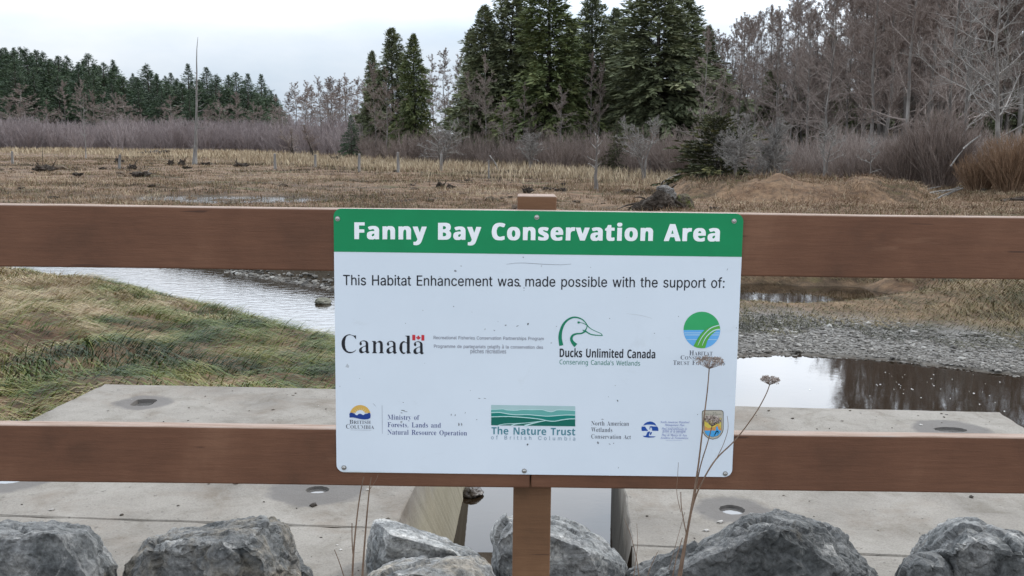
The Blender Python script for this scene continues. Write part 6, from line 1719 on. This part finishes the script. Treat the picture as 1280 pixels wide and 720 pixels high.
own_tree('dark_alder', 'small dark-stemmed alder at the reed belt, further from the lone conifer', 'alder', 367, 106, 158, dict(seed=415, H=3.2, rad=.08, n1=20, n2=5, n3=4, t0=.25, spread=.8, up=.2, wob=.05, l1=.36, twig=.012, forks=2), BARK_DARK, TW_RED, widen=1.3)
# dark bush beside the mound alder
x, y = at(899, 38.5)
o = tree('juniper_bush', 'dark olive evergreen bush behind the mound alder', 'bush', proto('bush', conifer(330, 10, 8.5, .0, 46, 14, 44, .3, .55, .42), BARK_DARK, LF_OLIVE), 897, 38.9, 144, 10, None, .5, 1.1)

# many-stemmed willows on the right
def willow(label, px, Y, ytop, mat, seed, W, n=260, tw=7, fan=.75, H=3.0):
    x, y = at(px, Y)
    z = tnear(x, y)
    h = P(px, ytop, Y)[2] - z
    o = link('willow_shrub', thicket(seed, h, W, n, tw, fan, .011).mesh('willow_shrub', mat))
    o.location = (x, y, z)
    return tag(o, label, 'shrub', 'willow shrubs before the right-hand wood')
willow('biggest red-brown willow thicket before the wood', 1178, 40, 142, TW_BROWN, 501, 3.0, 420, 8, .62)
willow('brown willow leaning left of the biggest thicket', 1136, 41, 168, TW_BROWN, 502, 2.6, 300, 7, .8)
willow('low brown willow at the foot of the white sapling', 1105, 42, 188, TW_BROWN, 503, 2.2, 220, 6, .9)
willow('orange-brown willow shrub at the right edge', 1268, 37, 170, TW_ORANGE, 504, 2.6, 420, 8, .7)
willow('orange willow filling the gap beside the biggest thicket', 1228, 38, 192, TW_ORANGE, 505, 1.8, 300, 7, .8)
willow('rusty low willow between the two grey alders', 998, 46, 196, TW_BROWN, 506, 2.2, 200, 6, .9)
willow('rust-brown willow right of the leaning grey alder', 858, 54, 172, TW_BROWN, 507, 3.0, 300, 7, .8)
willow('grey-brown willow left of the forked alder', 1066, 43, 182, TW_RED, 508, 2.4, 260, 7, .8)

# thickets that read as one mass
def mass(name, label, cat, mat, spots, seed, H, W, n, tw, rad, fan=.8):
    r = np.random.default_rng(seed)
    pr = []
    for i in range(5):
        g = thicket(seed + i, 1.0, W / H, n, tw, fan, rad / H)
        pr.append((np.concatenate(g.V), np.concatenate(g.Q), np.concatenate(g.t)))
    Vs, Qs, Ts, c = [], [], [], 0
    for (x, y, h) in spots:
        V, Q, t = pr[r.integers(5)]
        a = r.uniform(0, 6.28)
        V = V * h
        V = np.stack([V[:, 0] * math.cos(a) - V[:, 1] * math.sin(a) + x, V[:, 0] * math.sin(a) + V[:, 1] * math.cos(a) + y, V[:, 2] + tnear(x, y)], 1)
        Vs.append(V); Qs.append(Q + c); Ts.append(t + r.normal(0, .08)); c += len(V)
    o = link(name, mesh_np(name, np.concatenate(Vs), [np.concatenate(Qs)], mat, np.concatenate(Ts)))
    tag(o, label, cat, kind='stuff')
r = random.Random(31)
sp = []
for i in range(300):
    Y = r.uniform(128, 160)
    px = r.uniform(-20, 470)
    Y = Y - max(0, px - 330) * .22
    sp.append((*at(px, Y), r.uniform(2.6, 4.6)))
mass('willow_thicket', 'lilac-grey bare willow thicket along the far side of the marsh', 'thicket', TW_LILAC, sp, 600, 4, 5, 60, 5, .028, .8)
sp = []
for i in range(170):
    px = r.uniform(455, 900)
    Y = np.interp(px, [455, 600, 760, 900], [96, 78, 68, 58]) + r.uniform(-4, 6)
    sp.append((*at(px, Y), r.uniform(1.2, 2.8)))
mass('brown_thicket', 'red-brown bare thicket at the foot of the middle conifers', 'thicket', TW_BROWN, sp, 620, 2.5, 3, 60, 5, .016, .9)
sp = []
for i in range(170):
    px = r.uniform(860, 1330)
    Y = np.interp(px, [860, 1000, 1300], [58, 50, 46]) + r.uniform(-3, 10)
    sp.append((*at(px, Y), r.uniform(1.2, 2.6)))
mass('undergrowth', 'grey-brown undergrowth along the foot of the right-hand wood', 'undergrowth', TW_RED, sp, 640, 2.5, 3, 60, 5, .014, .9)

# ------------------------------------------------------------------ dead wood on the marsh
DEAD = noise_mat('silver_deadwood', [(0.3, (0.10, 0.09, 0.08)), (0.55, (0.22, 0.208, 0.195)), (0.75, (0.36, 0.35, 0.335))], 3.5, 0.9, 0.1, 6, [(14, 0.5, 0.02)], (3, 3, 0.5), 0.15)
ROT = noise_mat('dark_rootwood', [(0.3, (0.022, 0.018, 0.015)), (0.55, (0.065, 0.052, 0.042)), (0.78, (0.20, 0.18, 0.16))], 5, 0.95, 0.1, 7, [(12, 0.8, 0.03)])
def base_at(px, yb, z=0.2):
    p = G(px, yb, z)
    for _ in range(4):
        z = tnear(p[0], p[1])
        p = G(px, yb, z)
    return p
# the tall snag
b = base_at(243, 205)
top = P(247, 46, b[1])
H_ = top[2] - b[2]
g = Geo()
zz = np.linspace(0, 1, 12)
rs = np.random.default_rng(1)
wob = np.cumsum(rs.normal(0, .035, (12, 2)), 0)
pts = np.stack([(top[0] - b[0]) * zz + wob[:, 0] - wob[-1, 0] * zz, wob[:, 1], zz * H_ - .15 * (1 - zz)], 1)
g.chain(pts, np.array([.19, .14, .115, .10, .085, .075, .065, .055, .045, .035, .025, .01]), 8)
sn = thing('dead_snag', 'tall bare silver snag standing alone on the marsh', 'dead tree', tuple(b))
link('trunk', g.mesh('snag_trunk', DEAD, True), sn)
g = Geo()
for t, a, L, up in ((.42, .1, .75, .4), (.46, .2, .55, .3), (.50, -.2, .5, .7), (.38, .4, .5, -.2), (.34, 3.0, .4, .3), (.17, 2.9, .9, -.65), (.55, .1, .4, .5), (.60, 3.3, .35, .4), (.66, 0.2, .25, .5), (.30, .1, .9, -.1), (.72, 2.8, .2, .4)):
    p = np.array([np.interp(t, zz, pts[:, k]) for k in range(3)])
    d = unit(np.array([math.cos(a), math.sin(a) * .5, up]))
    m_ = p + d * L * .55
    g.chain([p, m_, m_ + unit(d + np.array([0, 0, .5])) * L * .5], [.04, .026, .01], 5)
link('branch_stubs', g.mesh('snag_stubs', DEAD), sn)
# slimmer dead trees
def slim(label, px, yb, yt, seed, H, mat=DEAD, widen=.8, n1=14):
    b = base_at(px, yb)
    pr = proto('dead_tree', bare_tree(seed, H, .06, n1, 2, 1, .3, .6, .1, .03, 0, .14, .012), mat, TW_GREY)
    tree('dead_tree', label, 'dead tree', pr, px, b[1], yt, H, None, None, widen)
slim('slim dead grey tree before the left end of the thicket', 106, 199, 122, 421, 5)
slim('thin dark dead pole at the far left of the marsh', 52, 212, 176, 422, 2.4, ROT, .6, 4)

STAKES = [(16, 189, 206, 0, 'grey'), (149, 193, 211, 1.5, 'short pale'), (344, 192, 212, 0, 'grey'), (394, 193, 209, 0, 'grey'), (449, 192, 214, .5, 'grey'), (498, 190, 215, 0, 'tallest grey'), (551.5, 192, 214, 0, 'grey'), (611, 200, 223, 0, 'thin'), (624, 194, 213, -12, 'leaning white'), (662, 193, 211, 0, 'grey'), (776, 196, 214, 1, 'grey')]
rk = random.Random(5)
for i, (px, yt, yb, ln, how) in enumerate(STAKES):
    b = base_at(px, yb)
    h = P(px, yt, b[1])[2] - b[2]
    w = .045 if how in ('thin', 'leaning white') else .085
    g = Geo()
    dx = ln / FPX * b[1]
    g.chain([(0, 0, -.2), (dx * .3, 0, h * .35), (dx * .65, 0, h * .7), (dx, 0, h - .03), (dx + .01, 0, h)], [w * 1.1, w, w * .92, w * .85, w * .4], 7)
    o = link('marsh_stake', g.mesh('marsh_stake', DEAD))
    o.location = tuple(b)
    o.rotation_euler = (0, R_(rk.uniform(-2, 2)), rk.uniform(0, 6.28) if not ln else 0)
    tag(o, '%s weathered stake, %s from the left in the line across the marsh' % (how, ordinal(i)), 'stake', 'weathered stakes across the marsh')

def root_clump(label, px, yb, wpx, hpx, seed, mat=ROT, spikes=5, spread=1.0, smat=None):
    b = base_at(px, yb)
    k = b[1] / FPX
    w, h = wpx * k, hpx * k
    r = random.Random(seed)
    bm = bmesh.new()
    bmesh.ops.create_icosphere(bm, subdivisions=4, radius=1)
    for v in bm.verts:
        q = v.co * 1.7 + Vector((seed * 3.3, seed, 0))
        f = 1 + .75 * mnoise.fractal(q, .9, 2.1, 5)
        v.co = Vector((v.co.x * f * w / 2, v.co.y * f * w / 2.6, (v.co.z * .5 + .28) * f * h * .75))
    o = thing('root_clump', label, 'stump', tuple(b), 'dark stumps and roots on the marsh')
    link('stump', bm_mesh('stump', bm, mat), o)
    g = Geo()
    for i in range(spikes):
        a = r.uniform(0, 6.28)
        L = r.uniform(.35, 1.3) * h * 1.1
        p = np.array([math.cos(a) * w * .3, math.sin(a) * w * .2, h * .25])
        d = unit(np.array([math.cos(a) * spread * r.uniform(.3, 1.3), math.sin(a) * .5, r.uniform(.4, 1.1)]))
        m_ = p + d * L * .5
        g.chain([p, m_, m_ + unit(d + np.array([r.uniform(-.4, .4), 0, .2])) * L * .5], [h * .10, h * .07, h * .02], 5)
    link('roots', g.mesh('roots', smat or mat), o)
    return o
clumps = [(57, 214, 24, 10), (97, 219, 12, 5), (128, 212, 9, 4), (176, 220, 22, 8), (190, 220, 12, 6), (188, 194, 22, 7), (202, 194, 20, 9), (148, 204, 9, 9), (166, 212, 9, 10), (213, 206, 7, 8), (227, 207, 8, 8), (234, 211, 10, 5), (257, 206, 14, 5), (302, 209, 15, 8), (420, 202, 12, 9), (466, 206, 9, 4), (514, 233, 14, 4), (551, 235, 11, 9), (564, 236, 9, 7), (585, 226, 5, 3), (660, 240, 12, 8), (686, 237, 14, 4), (701, 239, 14, 6), (704, 232, 4, 5), (836, 205, 9, 4), (893, 262, 12, 5)]
for i, (px, yb, w, h) in enumerate(clumps):
    root_clump('dark root clump, %s from the left on the open marsh' % ordinal(i), px, yb, w, h, 40 + i, ROT, (5, 2, 3, 2, 4)[i % 5] if w > 7 else 2, (1.0, .5, 1.4)[i % 3], DEAD if i in (3, 5, 6) else ROT)
# big upturned stump and the mossy one beside it
b = base_at(818, 262)
big = thing('upturned_stump', 'big upturned dark stump with a pale splintered top beside the mound', 'stump', tuple(b))
def to_part(o, parent):
    for k in ('label', 'category', 'group'):
        if k in o: del o[k]
    w = o.location.copy()
    o.parent = parent
    o.location = w - parent.location
to_part(rock('', [(786, 266), (793, 258), (806, 253), (815, 245), (822, 238), (832, 236), (842, 243), (847, 256), (846, 268)], b[1], .9, b[2] - .1, 31, .11, (), 'root_mass', ROT, 'stump', None, .035), big)
to_part(rock('', [(822, 240), (826, 233), (834, 231), (842, 236), (844, 246), (836, 248)], b[1] - .12, .45, b[2] + .2, 32, .10, (), 'splintered_top', DEAD, 'stump', None, .03), big)
k = b[1] / FPX
for x0, y0, x1, y1, w in ((800, 256, 780, 265, 5), (806, 259, 797, 268, 4), (826, 235, 829, 226, 3), (838, 238, 846, 230, 3), (842, 250, 858, 262, 5), (796, 254, 770, 262, 3), (812, 262, 782, 259, 3), (820, 260, 836, 268, 4), (806, 248, 792, 247, 2.5), (846, 258, 872, 266, 3), (800, 262, 812, 246, 3)):
    A, B = P(x0, y0, b[1]) - b, P(x1, y1, b[1] - .2) - b
    g = Geo()
    g.chain([A, (A + B) / 2 + np.array([0, 0, .03]), B], [w * k / 2, w * k / 2.6, w * k / 7], 6)
    link('root', g.mesh('root', ROT, True), big)
rock('mossy dark stump at the eroded edge of the mound', [(844, 262), (846, 248), (852, 241), (862, 243), (868, 252), (870, 264)], b[1] + .6, .7, b[2] - .1, 33, .09, (), 'mossy_stump', noise_mat('mossy_wood', [(0.35, (0.04, 0.032, 0.026)), (0.5, (0.12, 0.10, 0.075)), (0.66, (0.11, 0.12, 0.035))], 5, 0.95, 0.1, 6, [(12, .8, .03)]), 'stump', None, .035)

def sticks(name, label, cat, items, mat, group=None):
    """items: (x0, y0, x1, y1, px width, base y) in photograph points, lying or leaning on the ground"""
    bs = [base_at((i[0] + i[2]) / 2, i[5]) for i in items]
    o = thing(name, label, cat, tuple(bs[0]), group)
    for (x0, y0, x1, y1, w, yb), b in zip(items, bs):
        A, B = P(x0, y0, b[1] - .05), P(x1, y1, b[1] + .12)
        m_ = (A + B) / 2 + np.array([0, 0, .03])
        k = b[1] / FPX
        g = Geo()
        g.chain([A - bs[0], m_ - bs[0], B - bs[0]], [w * k / 2, w * k / 2.2, w * k / 4], 6)
        link('stick', g.mesh('stick', mat, True), o)
    return o
sticks('driftwood_pile', 'pile of pale driftwood poles under the brown thicket', 'driftwood', [(1153, 243, 1196, 237, 3, 244), (1160, 247, 1200, 234, 2.6, 246), (1168, 251, 1186, 241, 2.4, 250), (1178, 246, 1204, 235, 3.2, 247), (1150, 240, 1176, 233, 2, 243), (1190, 236, 1212, 231, 2.4, 240)], DEAD)
sticks('dead_branches', 'tangle of pale dead branches between the big stump and the leaning alder', 'branches', [(826, 229, 852, 216, 2, 231), (846, 214, 858, 231, 1.8, 231), (838, 232, 866, 221, 1.6, 233), (812, 200, 815, 218, 2.2, 219), (826, 202, 838, 218, 3, 219), (872, 217, 878, 232, 2, 233), (882, 230, 893, 214, 2, 232)], DEAD)
sticks('fallen_log', 'dark fallen log lying at the right edge below the orange willow', 'log', [(1252, 252, 1292, 246, 6, 252), (1264, 249, 1290, 252, 4, 254)], ROT)
sticks('white_branch', 'bent white dead branch sticking up between the willow thickets', 'branch', [(1204, 186, 1226, 169, 2.2, 244), (1188, 208, 1205, 186, 2, 244)], DEAD)

# ------------------------------------------------------------------ dry plants at the fence
STALK = noise_mat('dry_stalk', [(0.3, (0.12, 0.075, 0.05)), (0.7, (0.25, 0.17, 0.12))], 30, 0.8, 0.2)
SEED = tint_mat('dry_seed_head', [(0, (0.18, 0.13, 0.105)), (0.5, (0.36, 0.29, 0.25)), (1, (0.55, 0.48, 0.44))], 0.85, 0.1)
def smooth(p, k=5):
    a = np.array(p, float)
    t = np.linspace(0, len(a) - 1, (len(a) - 1) * k + 1)
    i = np.clip(t.astype(int), 0, len(a) - 2)
    f = (t - i)[:, None]
    p0, p1, p2, p3 = a[np.maximum(i - 1, 0)], a[i], a[i + 1], a[np.minimum(i + 2, len(a) - 1)]
    return 0.5 * ((2 * p1) + (-p0 + p2) * f + (2 * p0 - 5 * p1 + 4 * p2 - p3) * f ** 2 + (-p0 + 3 * p1 - 3 * p2 + p3) * f ** 3)
def dry_plant(label, Y, stems, heads, base, name='dry_wildflower', cat='plant', group=None):
    o0 = P(base[0], base[1], Y)
    o = thing(name, label, cat, tuple(o0), group)
    r = np.random.default_rng(int(base[0]))
    for st in stems:
        g = Geo()
        q = np.array([P(x, y, Y + dy) - o0 for x, y, dy, w in st])
        q = smooth(q)
        w = np.interp(np.linspace(0, 1, len(q)), np.linspace(0, 1, len(st)), [s[3] for s in st]) / FPX * Y / 2.5
        g.chain(q, w, 6)
        link('stem', g.mesh('stem', STALK, True), o)
    for (x, y, dy, wpx, hpx) in heads:
        c = P(x, y, Y + dy) - o0
        k = Y / FPX
        g = Geo()
        n = 40
        a = r.uniform(0, 6.28, n)
        f = r.random(n) ** .4
        tip = c + np.stack([np.cos(a) * f * wpx / 2 * k, np.sin(a) * f * wpx / 2 * k, (hpx * (.95 - .30 * f) * r.uniform(.75, 1.1, n)) * k], 1)
        mid_ = c + (tip - c) * .5 + np.stack([np.cos(a) * f, np.sin(a) * f, -f * 0], 1) * wpx * k * .06
        g.tubes(np.repeat(c[None], n, 0), mid_, .0005, .0004, 3, .2)
        g.tubes(mid_, tip, .0004, .0003, 3, .3)
        m = 9
        i = np.repeat(np.arange(n), m)
        d = unit(r.normal(size=(n * m, 3)) + np.array([0, 0, .6]))
        L = r.uniform(.8, 2.6, n * m) * k
        e = tip[i] + d * L[:, None]
        g.tubes(tip[i], e, .00025, .0003, 3, .4)
        g.tubes(e, e + d * .0022, .0011, .0006, 4, np.clip(r.normal(.55, .25, n * m), 0, 1))
        link('seed_head', g.mesh('seed_head', SEED), o)
dry_plant('dry branching wildflower with umbrella seed heads in front of the sign', 2.22,
    [[(846, 735, .0, 5), (852, 700, 0, 4.4), (862, 648, 0, 3.6), (872, 588, 0, 3), (879, 530, 0, 2.4), (884, 490, 0, 2), (886.5, 461, 0, 1.8)],
     [(850, 728, .01, 4), (857, 680, .02, 3.4), (866, 632, .02, 3), (878, 602, .02, 2.6), (895, 574, .02, 2.4), (920, 549, .02, 2.0), (944, 517, .02, 1.8), (957, 494, .02, 1.6), (962, 481, .02, 1.5)],
     [(867, 628, .01, 2.2), (875, 585, 0, 2), (884, 555, 0, 1.8), (890, 533, 0, 1.5)],
     [(895, 574, .02, 1.3), (904, 556, .03, 1), (910, 536, .03, .9), (909, 520, .03, .7)],
     [(858, 668, 0, 2), (852, 636, -.01, 1.6), (851, 615, -.01, 1.4)],
     [(851, 640, -.01, 1.2), (846, 616, -.02, .9), (847, 596, -.02, .8), (848, 578, -.02, .6)],
     [(838, 735, -.01, 2), (845, 700, -.01, 1.6), (853, 672, 0, 1.4)],
     [(836, 712, .02, .9), (846, 676, .02, .8), (856, 640, .02, .6)]],
    [(886.5, 461, 0, 38, 15), (962, 481, .02, 22, 11), (890, 533, 0, 20, 13)], (848, 735))
dry_plant('pair of tall brown dry stalks rising left of the channel boulders', 2.24,
    [[(440, 735, 0, 4), (442, 690, 0, 3.4), (447, 640, 0, 2.6), (452, 608, 0, 2), (455, 596, 0, 1.4)],
     [(452, 735, .01, 4.4), (455, 690, .01, 3.6), (459, 640, .01, 2.8), (462, 610, .01, 2.2), (464, 597, .01, 1.6)],
     [(441, 692, 0, 2), (440, 672, 0, 2), (440, 654, 0, 1.6)],
     [(434, 735, .02, 2), (426, 708, .02, 1.6), (418, 687, .02, 1)],
     [(462, 612, .01, 1), (470, 600, .01, .8), (473, 592, .01, .5)]], [], (446, 735), 'dry_stalks')
dry_plant('hair-thin dry grass stems beside the right channel wall', 2.3,
    [[(800, 735, 0, 1.8), (796, 700, 0, 1.4), (788, 668, 0, 1), (780, 648, 0, .6)], [(790, 735, 0, 1.6), (794, 706, 0, 1.2), (797, 680, 0, .8), (796, 655, 0, .5)], [(806, 735, 0, 1.6), (812, 712, 0, 1.2), (822, 690, 0, .8)]], [], (800, 735), 'dry_grass')
